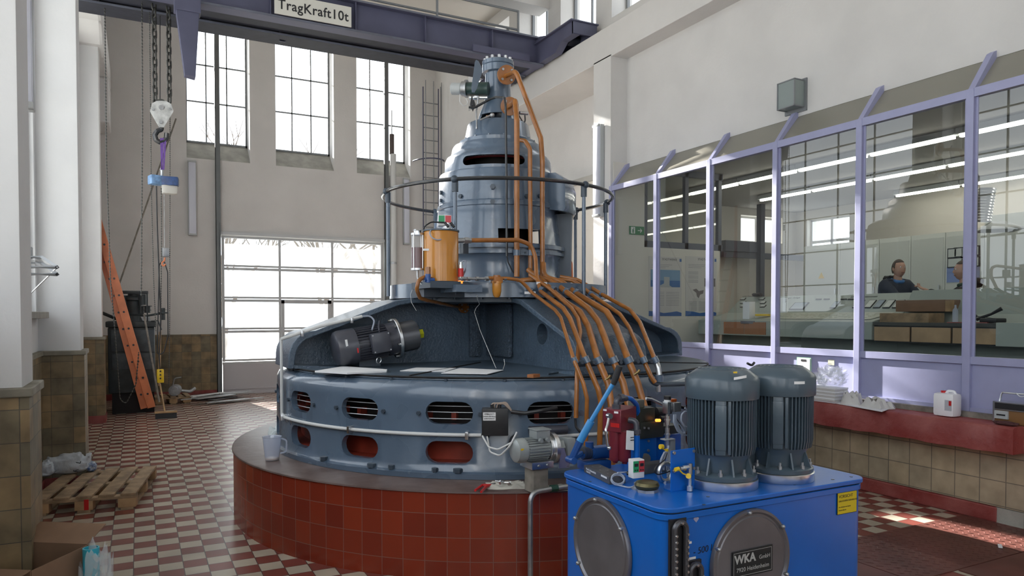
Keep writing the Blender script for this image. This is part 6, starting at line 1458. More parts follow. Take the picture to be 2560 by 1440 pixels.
# valve block on blue stand
vb = root('valve_block', T_(1640, 1155), 'dark olive proportional valve on a blue block behind the pressure switch', 'valve')
M['olive'] = mat('dark_olive_valve', (.035, .038, .032), .4, noise=.1)
Yv = 2.98; A0 = at(1600, 1158, Y=Yv+.05)
bx0, bx1 = at(1600, 1100, Y=Yv).x, at(1712, 1100, Y=Yv).x; zb0, zb1 = .90, at(1640, 1093, Y=Yv).z
MB().span((bx0, Yv, zb0), (bx0+(bx1-bx0)*.36, Yv+.14, zb1), bev=.003).build('blue_stand', 'blue', vb); MB().span((bx0+(bx1-bx0)*.37, Yv+.03, zb0), (bx1, Yv+.12, zb1), bev=.003).build('blue_stand', 'blue', vb)
z2 = at(1640, 1052, Y=Yv).z; z3 = at(1640, 1018, Y=Yv).z; z4 = at(1610, 1000, Y=Yv).z
MB().span((bx0-.01, Yv-.015, zb1), (at(1655, 1070, Y=Yv).x, Yv+.13, z2), bev=.006).span((bx0+.08, Yv-.01, zb1+.01), (at(1700, 1070, Y=Yv).x, Yv+.12, z2-.03), bev=.006).build('lower_valve', 'olive', vb)
MB().span((bx0-.005, Yv, z2), (at(1638, 1030, Y=Yv).x, Yv+.11, z3), bev=.006).build('upper_valve', 'olive', vb)
MB().span((at(1596, 1010, Y=Yv).x, Yv+.01, z3), (at(1615, 1010, Y=Yv).x, Yv+.09, z4), bev=.005).build('plug_cap', mat('olive_grey_cap', (.12, .12, .095), .5), vb)
x_ = MB(); x_.cyl(at(1638, 1032, Y=Yv+.04), at(1656, 1032, Y=Yv+.04), .030, n=20).cyl(at(1650, 1048, Y=Yv-.01), at(1662, 1048, Y=Yv-.01), .018, n=14); x_.build('solenoid', 'black', vb)
MB().cyl(at(1640, 1051, Y=Yv-.03), at(1650, 1051, Y=Yv-.03), .008, n=8).build('orange_light', mat('lit_amber', (.9, .3, .03), .4, emit=(1, .3, .04), es=2.5), vb)
x_ = MB()
for (x, y) in ((1611, 1072), (1621, 1073)): p = at(x, y, Y=Yv-.02); x_.cyl(p, p+Vector((0, 0, .010)), .006, n=8)
for (x, y) in ((1620, 1102), (1620, 1126)): p = at(x, y, Y=Yv-.002); x_.cyl(p, p-Vector((0, .008, 0)), .007, n=6)
each(x_, 'screw', 'galv', vb)
x_ = MB(); x_.tube(fillet(path([(1615, 996), (1628, 998), (1645, 1006), (1657, 1012)], 2.93), .02), .0075, n=8); x_.build('connector_cable', 'galv', vb)
MB().cyl(at(1614, 1146, Y=Yv-.01), at(1614, 1146, Y=Yv+.03), .026, n=20).build('port_plug', 'black', vb)
# pressure switch on a grey post
ps = root('pressure_switch', T_(1672, 1180), 'silver pressure switch with black cap on a vertical pipe beside the near motor', 'pressure switch')
Ys = 2.74; px_ = at(1668, 1100, Y=Ys).x
def PZ(y): return at(1668, y, Y=Ys).z
x_ = MB(); x_.cyl((px_, Ys, PZ(1118)), (px_, Ys, PZ(1036)), .009, n=12)
for a, b, r_ in ((1040, 1062, .013), (1070, 1098, .0115), (1100, 1120, .0125), (1048, 1052, .016), (1084, 1088, .015)): x_.cyl((px_, Ys, PZ(b)), (px_, Ys, PZ(a)), r_, n=6)
x_.build('fittings', 'chrome', ps)
MB().box((px_, Ys, PZ(1019)), (.030, .04, .058), bev=.004).build('silver_body', 'chrome', ps)
MB().cyl((px_, Ys, PZ(1004)), (px_, Ys, PZ(999)), .0165, n=16).build('white_ring', 'white', ps); MB().cyl((px_, Ys, PZ(999)), (px_, Ys, PZ(990)), .0175, n=20).build('black_cap', 'black', ps)
MB().box((at(1685, 1020, Y=Ys).x, Ys-.01, PZ(1018)), (.045, .035, .045), bev=.003).build('connector_block', 'galv', ps)
MB().box((at(1688, 1003, Y=Ys).x, Ys+.02, PZ(1003)), (.03, .03, .014), bev=.003).build('amber_cover', mat('amber_plastic', (.45, .08, .01), .3), ps)
MB().cyl(at(1693, 1015, Y=Ys), at(1712, 1020, Y=Ys), .008, n=10).build('black_plug', 'black', ps)
P = [(1712, 1020), (1722, 1026), (1731, 1042), (1731, 1060), (1722, 1068), (1712, 1066), (1703, 1052), (1704, 1036), (1714, 1027), (1726, 1034), (1737, 1052), (1739, 1075), (1734, 1095)]
o_ = MB().tube(fillet(path(P, 2.66), .02, 4), .0042, n=7).build('grey_cable', 'gcable', ps)
for k in range(3): MB().tube(fillet(path([(1685+k*2, 1036), (1684+k*3, 1055), (1694+k*4, 1078+k), (1708+k*3, 1088), (1712, 1080-k*5), (1700, 1060), (1690, 1046)], 2.70), .02, 4), .0042, n=7).build('grey_cable', 'gcable', ps)
MB().tube(fillet(path([(1710, 1088), (1722, 1088), (1735, 1080)], 2.70), .02, 4), .0042, n=7).build('grey_cable', 'gcable', ps)
MB().box((at(1681, 1130, Y=Ys).x, Ys+.01, (PZ(1098)+.9)/2), (.030, .03, PZ(1098)-.9)).box((at(1668, 1096, Y=Ys).x, Ys, PZ(1098)), (.055, .04, .006)).build('grey_post', 'grey', ps, smooth=False, bevel=.002)
for k, dx in enumerate((0, 8, 16)): MB().tube(fillet(path([(1662+dx*.6, 1130-dx), (1652+dx, 1150), (1652+dx, 1175)], 2.72), .04, 4), .0058, n=7).build('grey_hose', 'gcable', ps)
x_ = MB(); x_.cyl(at(1650, 1117, Y=2.68), at(1657, 1117, Y=2.68), .012, n=10).cyl(at(1667, 1128, Y=2.68), at(1667, 1122, Y=2.68), .008, n=8).tube(path([(1655, 1118), (1660, 1124), (1667, 1127)], 2.68), .003, n=6); x_.build('yellow_caps', 'yellow', ps)
MB().tube(fillet(path([(1668, 1132), (1662, 1150), (1640, 1165), (1634, 1180), (1645, 1187), (1670, 1180), (1688, 1172)], 2.62), .03, 4), .0028, n=6).build('black_hose', 'black', ps)
# blue angled plate with test tee
bp_ = root('blue_plate', T_(1700, 1228), 'upright blue steel plate with a test tee and yellow caps on the blue tank', 'plate')
pl0, pl1 = T_(1677, 1230), T_(1737, 1222); zt2 = at(1707, 1124, Y=pl0.y).z
MB().prism([pl0, pl1, pl1+Vector((0, 0, zt2-.9+.004)), pl0+Vector((0, 0, zt2-.9))], (0, .005, 0)).build('plate', 'blue', bp_, smooth=False, bevel=.002)
MB().span((pl0.x, pl0.y, .90), (pl1.x, pl0.y+.05, .906)).build('plate_foot', 'blue', bp_, smooth=False)
x_ = MB()
for (x, y) in ((1684, 1132), (1733, 1127), (1733, 1170), (1684, 1177)): p = at(x, y, Y=pl0.y-.001); x_.cyl(p, p-Vector((0, .008, 0)), .0075, n=8)
each(x_, 'screw', 'galv', bp_)
ty = pl0.y-.03
x_ = MB(); a_ = at(1724, 1232, Y=ty); x_.cyl((a_.x, ty, .905), (a_.x, ty, at(1724, 1160, Y=ty).z), .0085, n=10).cyl((a_.x, ty, .903), (a_.x, ty, .926), .014, n=8).cyl((a_.x, ty, at(1724, 1186, Y=ty).z), (a_.x, ty, at(1724, 1158, Y=ty).z), .0125, n=6).cyl(at(1700, 1171, Y=ty), at(1722, 1168, Y=ty), .0095, n=8).cyl(at(1708, 1170, Y=ty), at(1714, 1169, Y=ty), .0125, n=6); x_.build('test_tee', 'chrome', bp_)
x_ = MB(); x_.cyl(at(1688, 1174, Y=ty-.01), at(1697, 1172, Y=ty-.01), .0095, n=8).cyl(at(1721, 1190, Y=ty-.02), at(1721, 1190, Y=ty-.002), .0125, n=8).tube(path([(1697, 1174), (1707, 1184), (1721, 1189)], ty-.012), .0035, n=6); x_.build('yellow_caps', 'yellow', bp_)
# grey manifold, lifting eye, filler cap
o_ = MB().box(T_(1640, 1192)+Vector((.04, .10, .024)), (.21, .07, .048), bev=.004).build('steel_bar', mat('oily_grey_steel', (.12, .12, .11), .4, noise=.3)); tag(o_, 'grey steel block lying on the tank behind the display box', 'steel block')
ec = T_(1664, 1206)+Vector((0, .0, .048)); o_ = MB().tube([ec+Vector((.040*math.cos(k*.3142), .0, .040*math.sin(k*.3142)*1.05)) for k in range(20)], .0115, n=12, closed=True).cyl(ec-Vector((0, 0, .050)), ec-Vector((0, 0, .038)), .02, n=16).build('lifting_eye', 'chrome'); tag(o_, 'silver ring shaped lifting eye on the tank left of the blue plate', 'lifting eye')
fc_ = root('filler_cap', T_(1628, 1232), 'bronze coloured round filler cap near the front corner of the tank', 'filler cap'); c = T_(1628, 1232)+Vector((0, .03, 0))
MB().lathe([(0, .912), (.034, .912), (.052, .918), (.056, .930), (.050, .943), (.030, .949), (0, .950)], (c.x, c.y, 0), n=36).build('cap', 'bronze', fc_); MB().cyl((c.x, c.y, .90), (c.x, c.y, .913), .05, n=8).build('collar', 'galv', fc_)
o_ = MB().cyl(T_(1592, 1222), T_(1592, 1222)+Vector((0, 0, .008)), .026, n=24).cyl(T_(1592, 1222)+Vector((0, 0, .008)), T_(1592, 1222)+Vector((0, 0, .030)), .014, n=10).build('sensor_base', 'galv'); tag(o_, 'small steel sensor socket under the green and red display box', 'sensor')
dsp = root('level_display', T_(1595, 1206), 'white box with green and red display panels on the blue tank', 'display'); c = T_(1597, 1212)+Vector((0, .02, .075)); rz = -.1
x_ = MB(); x_.box((0, 0, 0), (.062, .045, .088), bev=.004); x_.rot((0, 0, 0), Matrix.Rotation(rz, 3, 'Z')); bmesh.ops.translate(x_.bm, vec=c, verts=x_.bm.verts[:]); x_.build('box', 'white', dsp)
for dx, m_, nm in ((-.0155, 'gpanel', 'green_panel'), (.0145, 'rpanel', 'red_panel')):
    faced(c, dx, .012, .028, .052, rz, m_, dsp, nm, dep=.0235); faced(c, dx, .020, .018, .014, rz, 'black', dsp, nm.replace('panel', 'readout'), dep=.026)
    faced(c, dx-.006, -.004, .006, .006, rz, 'black', dsp, 'button', dep=.026); faced(c, dx+.006, -.004, .006, .006, rz, 'black', dsp, 'button', dep=.026)
MB().cyl(T_(1568, 1206)+Vector((0, 0, .045)), T_(1588, 1208)+Vector((0, 0, .042)), .0095, n=10).build('black_plug', 'black', dsp)
cc_ = T_(1544, 1214)+Vector((0, 0, .03)); x_ = MB()
for k in range(2): x_.tube([cc_+Vector((.036*math.cos(a*.5)+.002*k, .012*math.sin(a*.5), .022*math.sin(a*.5)+.006*k-.004)) for a in range(13)], .0038, n=6, closed=True)
each(x_, 'cable_coil', 'gcable', dsp)
MB().tube(fillet([cc_+Vector((.0, 0, .03)), T_(1566, 1205)+Vector((0, 0, .047)), T_(1570, 1205)+Vector((0, 0, .046))], .02), .0038, n=6).build('cable_lead', 'gcable', dsp)
MB().tube(fillet([cc_+Vector((-.01, -.01, -.024)), T_(1575, 1223)+Vector((0, 0, .006)), T_(1590, 1220)+Vector((0, 0, .012))], .02), .0038, n=6).build('cable_lead', 'gcable', dsp)
# printed instruction box lying on the tank
ib = root('carton', T_(1500, 1190), 'long dark grey carton with white print lying on the blue tank', 'carton'); a_, b_, c_2 = T_(1460, 1180), T_(1523, 1212), T_(1560, 1197)
ux_ = Vector((b_.x-a_.x, b_.y-a_.y, 0)); uy_ = Vector((ux_.y, -ux_.x, 0)).normalized()*-.085; hh = .036
uy_ = uy_ if uy_.dot(_f) > 0 else -uy_
ux_ = ux_*1.0; MB().prism([a_, a_+ux_, a_+ux_+uy_, a_+uy_], (0, 0, hh)).build('box', mat('anthracite_card', (.075, .075, .08), .45), ib, smooth=False, bevel=.002)
nf = Vector((ux_.y, -ux_.x, 0)).normalized(); nf = nf if nf.dot(_f) < 0 else -nf; ud = ux_.normalized(); L_ = ux_.length
def onb(u0, u1, z0, z1, m, nm): P = [a_+ud*u0+Vector((0, 0, z0))+nf*.001, a_+ud*u1+Vector((0, 0, z0))+nf*.001, a_+ud*u1+Vector((0, 0, z1))+nf*.001, a_+ud*u0+Vector((0, 0, z1))+nf*.001]; return MB().prism(P, nf*.0006).build(nm, m, ib, smooth=False)
onb(L_*.70, L_*.92, .022, .031, 'white', 'white_label')
text('carton_text', 'Modul-Gehäuseeinheit', tuple(a_+ud*L_*.30+Vector((0, 0, .024))+nf*.0018), .016, ud, Z1, 'white', ib, depth=.0003, sx=.8)
text('carton_text', 'Modell: BIO', tuple(a_+ud*L_*.20+Vector((0, 0, .011))+nf*.0018), .013, ud, Z1, 'white', ib, depth=.0003, sx=.8)
for k in range(3): P = a_+uy_*.5+ud*L_*(.2+.3*k)+Vector((0, 0, hh+.001)); MB().lathe([(.018, 0), (.021, .0008), (.024, 0)], P, n=24).build('printed_ring', mat('grey_print', (.18, .18, .17), .5), ib)
# bolts on the cover plate and scratches
x_ = MB()
for (x, y) in ((1420, 1166), (1475, 1204), (1760, 1262), (1770, 1242), (1985, 1212), (2128, 1192), (2082, 1199)): p = T_(x, y); x_.cyl(p, p+Vector((0, 0, .0015)), .008, n=8)
each(x_, 'plug_screw', 'steel_dark', ht)
# ================================================================== things on the red ledge
LZ = .822
def Lp(x, y, z=LZ): return at(x, y, Z=z)
cn_ = root('jerrycan', Lp(2362, 1040), 'white plastic jerrycan with red cap on the red ledge', 'jerrycan'); jcx = at(2364, 1000, X=6.17); bl_ = at(2330, 1040, X=6.13); br_ = at(2392, 1047, X=6.13)
wid_ = abs(br_.y-bl_.y)*.84; cyj = (bl_.y+br_.y)/2; jz = at(2350, 981, X=6.15).z
M['can'] = mat('milky_white_plastic', (.86, .86, .88), .35)
MB().box((6.17, cyj, (LZ+jz)/2), (.13, wid_, jz-LZ), bev=.028).build('body', 'can', cn_)
MB().tube(fillet([(6.17, cyj+.02, jz-.012), (6.17, cyj-.01, jz+.018), (6.17, cyj-wid_*.32, jz+.016), (6.17, cyj-wid_*.42, jz-.012)], .02), .012, n=10).build('handle', 'can', cn_)
MB().cyl((6.17, cyj+wid_*.18, jz-.01), (6.17, cyj+wid_*.18, jz+.016), .022, n=18).build('red_cap', 'red', cn_)
MB().span((6.103, cyj-wid_*.42, LZ+.055), (6.105, cyj-wid_*.10, jz-.055)).build('grey_label', mat('grey_label', (.45, .46, .50), .6), cn_, smooth=False); MB().span((6.101, cyj-wid_*.42, LZ+.10), (6.103, cyj-wid_*.30, jz-.06)).build('red_label', 'red', cn_, smooth=False)
# radio
ra_ = root('radio', Lp(2520, 1065), 'old portable radio with silver handle and brown front on the ledge', 'radio'); y1r = at(2484, 1050, X=6.15).y; y0r = y1r-.36; zr1 = at(2484, 1004, X=6.15).z
MB().span((6.15, y0r, LZ), (6.27, y1r, zr1), bev=.008).build('body', mat('brown_radio_front', (.22, .11, .04), .45), ra_)
MB().span((6.142, y0r, zr1-.05), (6.15, y1r-.005, zr1-.004)).build('tuning_panel', 'black', ra_, smooth=False); MB().span((6.14, y0r, zr1-.06), (6.152, y1r, zr1-.052)).span((6.14, y1r-.012, LZ+.01), (6.16, y1r+.003, zr1+.005)).span((6.14, y0r, zr1-.004), (6.275, y1r, zr1+.004)).build('silver_trim', 'chrome', ra_, smooth=False)
MB().span((6.135, y1r-.115, zr1-.13), (6.15, y1r-.012, zr1-.065)).build('cassette_door', 'lgrey', ra_, smooth=False); MB().span((6.132, y1r-.095, zr1-.105), (6.136, y1r-.03, zr1-.093)).build('cassette_window', 'black', ra_, smooth=False)
MB().tube(fillet([(6.21, y1r-.01, zr1), (6.21, y1r-.03, zr1+.075), (6.21, y0r+.03, zr1+.075), (6.21, y0r+.01, zr1)], .015), .007, n=8).build('handle', 'chrome', ra_)
o_ = MB().tube(fillet([(6.2, y1r-.14, zr1+.08), (6.2, y1r-.17, zr1+.05), (6.2, y1r-.22, zr1+.07), (6.22, y1r-.26, zr1+.12)], .03), .0035, n=6).build('white_wire', 'cable'); tag(o_, 'white wire looped over the radio handle', 'wire')
o_ = blob('brush', Vector((6.08, y1r-.13, LZ)), .035, .085, .03, mat('dark_brush_bristle', (.08, .03, .03), .9), 4); tag(o_, 'dark brush lying in front of the radio on the ledge', 'brush')
# paper stack under film, loose sheets
st_ = root('paper_stack', Lp(2060, 995), 'thick stack of grey-white paper under crumpled clear film on the ledge', 'paper stack')
ya, yb = at(2024, 1000, X=6.08).y, at(2095, 1010, X=6.1).y; zs_ = at(2090, 968, X=6.15).z
M['paper2'] = mat('greyish_paper', (.58, .57, .55), .8); rs = random.Random(2)
NL = 9
for k in range(NL):
    d = rs.uniform(-.006, .006); MB().span((6.05+d, yb+rs.uniform(-.005, .005), LZ+(zs_-LZ)*k/NL), (6.25, ya+.05, LZ+(zs_-LZ)*(k+1)/NL-.0015)).build('paper_ream', 'paper2' if k % 2 else 'paper', st_, smooth=False)
def film(nm, c, sx_, sy_, sz_, seed, lab):
    o = blob(nm, c, sx_, sy_, sz_, 'film', seed, None, amp=.30, freq=4.5, n=26); return tag(o, lab, 'plastic film')
film('plastic_film', Vector((6.17, (yb+ya)/2-.02, zs_-.005)), .075, .14, .17, 11, 'tall crumpled clear film on the right end of the paper stack')
film('plastic_film', Vector((6.15, ya-.02, zs_-.01)), .075, .10, .09, 14, 'low crumpled clear film on the left end of the paper stack')
rag('crumpled_paper', Vector((6.13, at(2128, 1005, X=6.13).y, LZ)), .13, .18, .15, 'crumpled grey paper leaning on the paper stack', 'paper', 'paper2', 6, rot=.5, n=9)
rag('paper_sheet', Vector((6.13, at(2192, 1010, X=6.13).y, LZ)), .16, .26, .11, 'curled grey paper sheets on the ledge right of the stack', 'paper', 'paper2', 12, rot=-.2, n=8)
P = [Lp(x, y) for x, y in ((2085, 1008), (2205, 1030), (2252, 1012), (2150, 996))]; o_ = MB().prism(P, (0, 0, .006)).build('paper_sheet', 'paper', smooth=False); tag(o_, 'flat white sheet under the curled papers on the ledge', 'paper')
# notice on the lavender panel and small yellow note
n0, n1 = at(1993, 892, X=6.345), at(2028, 940, X=6.345)
nt_ = root('notice', n0, 'framed white notice with green border on the lavender panel', 'notice'); MB().span((6.338, n1.y, n1.z), (6.348, n0.y, n0.z)).build('green_frame', mat('pale_green_frame', (.30, .48, .36), .5), nt_, smooth=False); MB().span((6.335, n1.y+.012, n1.z+.012), (6.339, n0.y-.012, n0.z-.012)).build('sheet', 'paper', nt_, smooth=False)
MB().span((6.333, n1.y+.06, n0.z-.045), (6.336, n0.y-.06, n0.z-.022)).build('dark_symbol', 'black', nt_, smooth=False)
p = at(2078, 906, X=6.345); o_ = MB().box(p, (.004, .075, .055)).build('sticky_note', mat('pale_yellow_note', (.55, .55, .40), .8)); tag(o_, 'small pale yellow note stuck on the lavender panel', 'note')
# small litter on the chequer plate
o_ = MB().box(Vector(at(2500, 1367, Z=.012))+Vector((0, 0, .006)), (.06, .025, .012), rot=.6).build('paper_scrap', 'paper'); tag(o_, 'crumpled white scrap on the chequer plate floor', 'scrap')
# ================================================================== control room behind the glass
CF = .86; CC = 4.0; EW = 9.0; FE = 11.6; BX = 13.3
MB().span((6.45, -2, CF-.1), (BX, FE, CF)).build('floor_control', mat('grey_carpet', (.09, .10, .10), .9, noise=.2), smooth=False, kind='structure')
MB().span((6.96, -2, CC), (BX, FE, CC+.1)).build('ceiling_control', mat('control_room_ceiling', (.36, .35, .32), .9), smooth=False, kind='structure')
xw = at(1610, 560, Y=EW).x; xe = at(1800, 632, Y=EW).x; zp = 2.74
MB().span((6.4, EW-.012, CF), (xw, EW+.12, CC)).build('wall_control_end', 'cream', smooth=False, kind='structure')
MB().span((xw, EW, CF), (xe, EW+.08, zp)).build('wall_control_partition', 'cream', smooth=False, kind='structure')
M['dblue'] = mat('slate_blue_frame', (.085, .10, .135), .5)
x_ = MB(); x_.span((xw, EW, zp), (xe+.05, EW+.07, zp+.10)); x_.span((xw, EW, CC-.1), (xe+.05, EW+.07, CC))
for px in (1614, 1717, 1800): xx0 = at(px, 560, Y=EW).x; x_.span((xx0-.035, EW, zp), (xx0+.035, EW+.07, CC))
x_.build('window_81', 'dblue', smooth=False, kind='structure')
MB().quad([(xw, EW+.03, zp), (xe, EW+.03, zp), (xe, EW+.03, CC), (xw, EW+.03, CC)]).build('window_82', 'cglass', smooth=False, kind='structure')
wa0, wa1 = at(1852, 575, Y=FE).x, at(1928, 575, Y=FE).x
wall_cells('y', FE, FE+.3, 6.65, BX+.3, CF, CC, [(wa0, wa1+.35, 3.28, 3.85)]).build('wall_control_back', 'cream', smooth=False, kind='structure')
grid_window(83, wa0, wa1+.35, 3.28, 3.85, FE+.2, 'y', 2, (), fm='white', th=.06)
bw0, bw1 = at(2093, 550, X=BX).y, at(2046, 550, X=BX).y
wall_cells('x', BX, BX+.3, -2, FE+.3, CF, CC, [(bw0-.3, bw1+.3, 3.05, 3.8), (4.6, 6.3, 3.05, 3.8)]).build('wall_control_right', 'cream', smooth=False, kind='structure')
for i, (a, b) in enumerate(((bw0-.3, bw1+.3), (4.6, 6.3))): grid_window(84+i, a, b, 3.05, 3.8, BX+.15, 'x', 2, (3.3,), fm='white', th=.06); portal((BX-.02, (a+b)/2, 3.4), (0, R(90), 0), .8, b-a)
MB().span((6.65, -2.2, CF), (BX, -2, CC)).build('wall_control_front', 'cream', smooth=False, kind='structure')
MB().span((7.0, EW+.47, CF), (7.2, FE, CC)).build('wall_control_left', 'cream', smooth=False, kind='structure')
# dark shelf rails beyond the partition
x_ = MB(); a_ = at(1805, 628, Y=11.2); b_ = at(2010, 610, Y=11.2); x_.span((a_.x, 11.15, a_.z-.12), (b_.x, 11.25, a_.z+.0)); x_.span((a_.x+.0, 11.1, a_.z), (at(1893, 600, Y=11.2).x, 11.3, a_.z+.22)); o_ = x_.build('wall_trunking', 'dblue', smooth=False); tag(o_, 'dark slate trunking box along the back wall of the control room', 'trunking')
o_ = MB().span((at(1898, 600, Y=11.1).x-.06, 11.0, CF), (at(1898, 600, Y=11.1).x+.06, 11.12, CC)).build('slate_post', 'dblue', smooth=False); tag(o_, 'slate blue vertical post by the small back window of the control room', 'post')
# exit sign
ex = root('exit_sign', at(1590, 576, Y=EW), 'green emergency exit sign with running figure and arrow', 'sign'); a_, b_ = at(1572, 565, Y=EW), at(1608, 588, Y=EW)
M['exitg'] = mat('exit_green', (.02, .19, .08), .5)
yE = EW-.024; w_e = b_.x-a_.x; h_e = a_.z-b_.z; zc_e = (a_.z+b_.z)/2
MB().span((a_.x, yE, zc_e-h_e/2), (b_.x, EW-.01, zc_e+h_e/2)).build('board', 'exitg', ex, smooth=False)
x_ = MB(); cx_ = a_.x+w_e*.70; s = h_e*.3
x_.prism([(cx_-s*1.1, yE-.003, zc_e+s*.14), (cx_+s*.5, yE-.003, zc_e+s*.14), (cx_+s*.0, yE-.003, zc_e+s*.75), (cx_+s*.3, yE-.003, zc_e+s*.85), (cx_+s*1.1, yE-.003, zc_e), (cx_+s*.3, yE-.003, zc_e-s*.85), (cx_, yE-.003, zc_e-s*.75), (cx_+s*.5, yE-.003, zc_e-s*.14), (cx_-s*1.1, yE-.003, zc_e-s*.14)], (0, .002, 0)); x_.build('arrow', 'white', ex, smooth=False)
x_ = MB(); cx_ = a_.x+w_e*.22; x_.span((cx_-w_e*.14, yE-.002, zc_e-h_e*.40), (cx_+w_e*.14, yE-.001, zc_e+h_e*.40)); x_.build('door_field', 'white', ex, smooth=False)
x_ = MB()
for p, q, r_ in (((0, .1), (.0, -.08), .022), ((0, -.08), (.07, -.2), .012), ((.07, -.2), (.04, -.34), .011), ((0, -.08), (-.05, -.2), .012), ((-.05, -.2), (-.10, -.24), .011), ((0, .08), (.09, .04), .010), ((0, .08), (-.08, .0), .010)): x_.cyl((cx_+p[0]*h_e*1.1, yE-.004, zc_e+p[1]*h_e*1.1), (cx_+q[0]*h_e*1.1, yE-.004, zc_e+q[1]*h_e*1.1), r_*.5, n=6)
x_.ball((cx_+.01, yE-.004, zc_e+h_e*.24), h_e*.07, n=8); x_.build('running_figure', 'exitg', ex)
# posters
YP = EW-.006
def poster(px0, px1, name_lab, pic):
    a_, b_ = at(px0, 640, Y=EW), at(px1, 790, Y=EW); zt_, zb_ = at((px0+px1)/2, 642, Y=EW).z, at((px0+px1)/2, 790, Y=EW).z; w_ = b_.x-a_.x; h_ = zt_-zb_
    p = root('poster', (a_.x, EW, zb_), name_lab, 'poster')
    def pt(u, v): return (a_.x+w_*u, YP-.001, zb_+h_*v)
    MB().span((a_.x, YP, zb_), (b_.x, EW, zt_)).build('sheet', mat('poster_paper', (.56, .54, .52), .6), p, smooth=False)
    x_ = MB(); P = [pt(0, .0), pt(1, .0), pt(1, .055), pt(.85, .08), pt(.65, .062), pt(.45, .05), pt(.25, .075), pt(0, .085)]; x_.prism(P, (0, .0005, 0)); x_.build('blue_wave', mat('poster_blue', (.03, .12, .35), .5), p, smooth=False)
    text('header', 'STADTWERKE', pt(.62, .955), h_*.050, (1, 0, 0), (0, 0, 1), 'ink', p, depth=.0004)
    MB().span(pt(.93, .925), (a_.x+w_*.99, YP, zb_+h_*.975)).build('logo_mark', bpy.data.materials['poster_blue'], p, smooth=False)
    x_ = MB()
    def ln(u0, u1, v): x_.span(pt(u0, v), (a_.x+w_*u1, YP-.0002, zb_+h_*(v+.006)))
    for k in range(3): ln(.08, .7-.1*k, .86-k*.025)
    if pic:
        for k in range(9): ln(.08, .46, .40-k*.028); ln(.52, .92, .40-k*.028)
        c1, c2 = 'poster_sky', 'poster_water'
        if 'poster_sky' not in M: M['poster_sky'] = mat('poster_sky', (.16, .30, .46), .5); M['poster_water'] = mat('poster_water', (.02, .13, .35), .5); M['poster_grey'] = mat('poster_grey', (.14, .12, .12), .5)
        MB().span(pt(.05, .49), (a_.x+w_*.95, YP-.0002, zb_+h_*.78)).build('sky_picture', 'poster_sky', p, smooth=False)
        MB().span((a_.x+w_*.05, YP-.002, zb_+h_*.49), (a_.x+w_*.95, YP-.001, zb_+h_*.60)).build('water_picture', 'poster_water', p, smooth=False)
        MB().prism([(a_.x+w_*u, YP-.003, zb_+h_*v) for u, v in ((.25, .49), (.45, .55), (.45, .66), (.62, .66), (.62, .52), (.7, .49))], (0, .001, 0)).build('weir_picture', 'lgrey', p, smooth=False)
    else:
        for k in range(3):
            for j in range(3): ln(.08, .40, .74-k*.07-j*.02)
        for k in range(8): ln(.10, .36, .24-k*.022); ln(.42, .66, .24-k*.022)
        MB().span(pt(.60, .50), (a_.x+w_*.96, YP-.0002, zb_+h_*.64)).build('machine_picture', 'poster_grey', p, smooth=False)
        MB().prism([(a_.x+w_*u, YP-.002, zb_+h_*v) for u, v in ((.22, .44), (.34, .46), (.42, .42), (.58, .44), (.56, .38), (.46, .36), (.42, .30), (.36, .33), (.34, .39))], (0, .001, 0)).build('impeller_picture', 'poster_grey', p, smooth=False)
        MB().span((a_.x+w_*.68, YP-.002, zb_+h_*.66), (a_.x+w_*.70, YP-.001, zb_+h_*.78)).build('shaft_picture', 'poster_grey', p, smooth=False)
    x_.build('text_lines', mat('poster_print', (.25, .25, .27), .6), p, smooth=False)
poster(1622, 1703, 'poster with blue hydro power picture, left one on the cream partition', True)
poster(1714, 1790, 'poster with small machine pictures, right one on the cream partition', False)
# ceiling light strips
for (x, ys, n_, L_) in ((9.05, 10.3, 8, 1.20), (10.75, 10.25, 8, 1.20), (12.6, 8.7, 6, 1.20)):
    for k in range(n_):
        y1_ = ys-k*(L_+.02); y0_ = y1_-L_
        o_ = root('strip_light', (x, (y0_+y1_)/2, 3.93), 'lit ceiling strip light in a long row inside the control room', 'ceiling light', 'strip lights in the control room')
        MB().span((x-.06, y0_, 3.92), (x+.06, y1_, 3.995)).build('housing', 'lgrey', o_, smooth=False); MB().span((x-.028, y0_+.03, 3.885), (x+.028, y1_-.03, 3.92)).build('tube', 'screen', o_, smooth=False)
# console: desk, keyboard slope, instrument slope
def cy_(px, X, y=760): return at(px, y, X=X).y
DX = 8.0; yA = 8.9; yB = 2.2
cs = root('control_console', (DX+.5, 6.5, CF), 'long sage green control console with a sloped instrument panel', 'console')
ys_ = [cy_(2180, DX), cy_(1920, DX), cy_(1735, DX), cy_(2490, DX)]
MB().prism([(DX, ys_[0], 1.38), (DX, ys_[0], 1.60), (DX+.06, ys_[0], 1.62), (DX+.62, ys_[0], 1.72), (DX+.95, ys_[0], 1.98), (DX+1.05, ys_[0], 1.98), (DX+1.05, ys_[0], CF), (DX+.5, ys_[0], CF), (DX+.5, ys_[0], 1.38)], (0, yA-ys_[0]+.0, 0)).build('console_body', 'sage', cs, smooth=False, bevel=.008)
MB().prism([(DX+.5, yB, 1.38), (DX+.5, yB, 1.60), (DX+.62, yB, 1.70), (DX+.78, yB, 2.0), (DX+1.05, yB, 2.0), (DX+1.05, yB, CF), (DX+.5, yB, CF)], (0, ys_[0]-yB, 0)).build('rear_screen_wall', 'sage', cs, smooth=False, bevel=.006)
MB().span((DX+.02, ys_[3], 1.56), (DX+.5, ys_[0], 1.60)).build('worktop', mat('black_worktop', (.05, .05, .045), .4), cs, smooth=False)
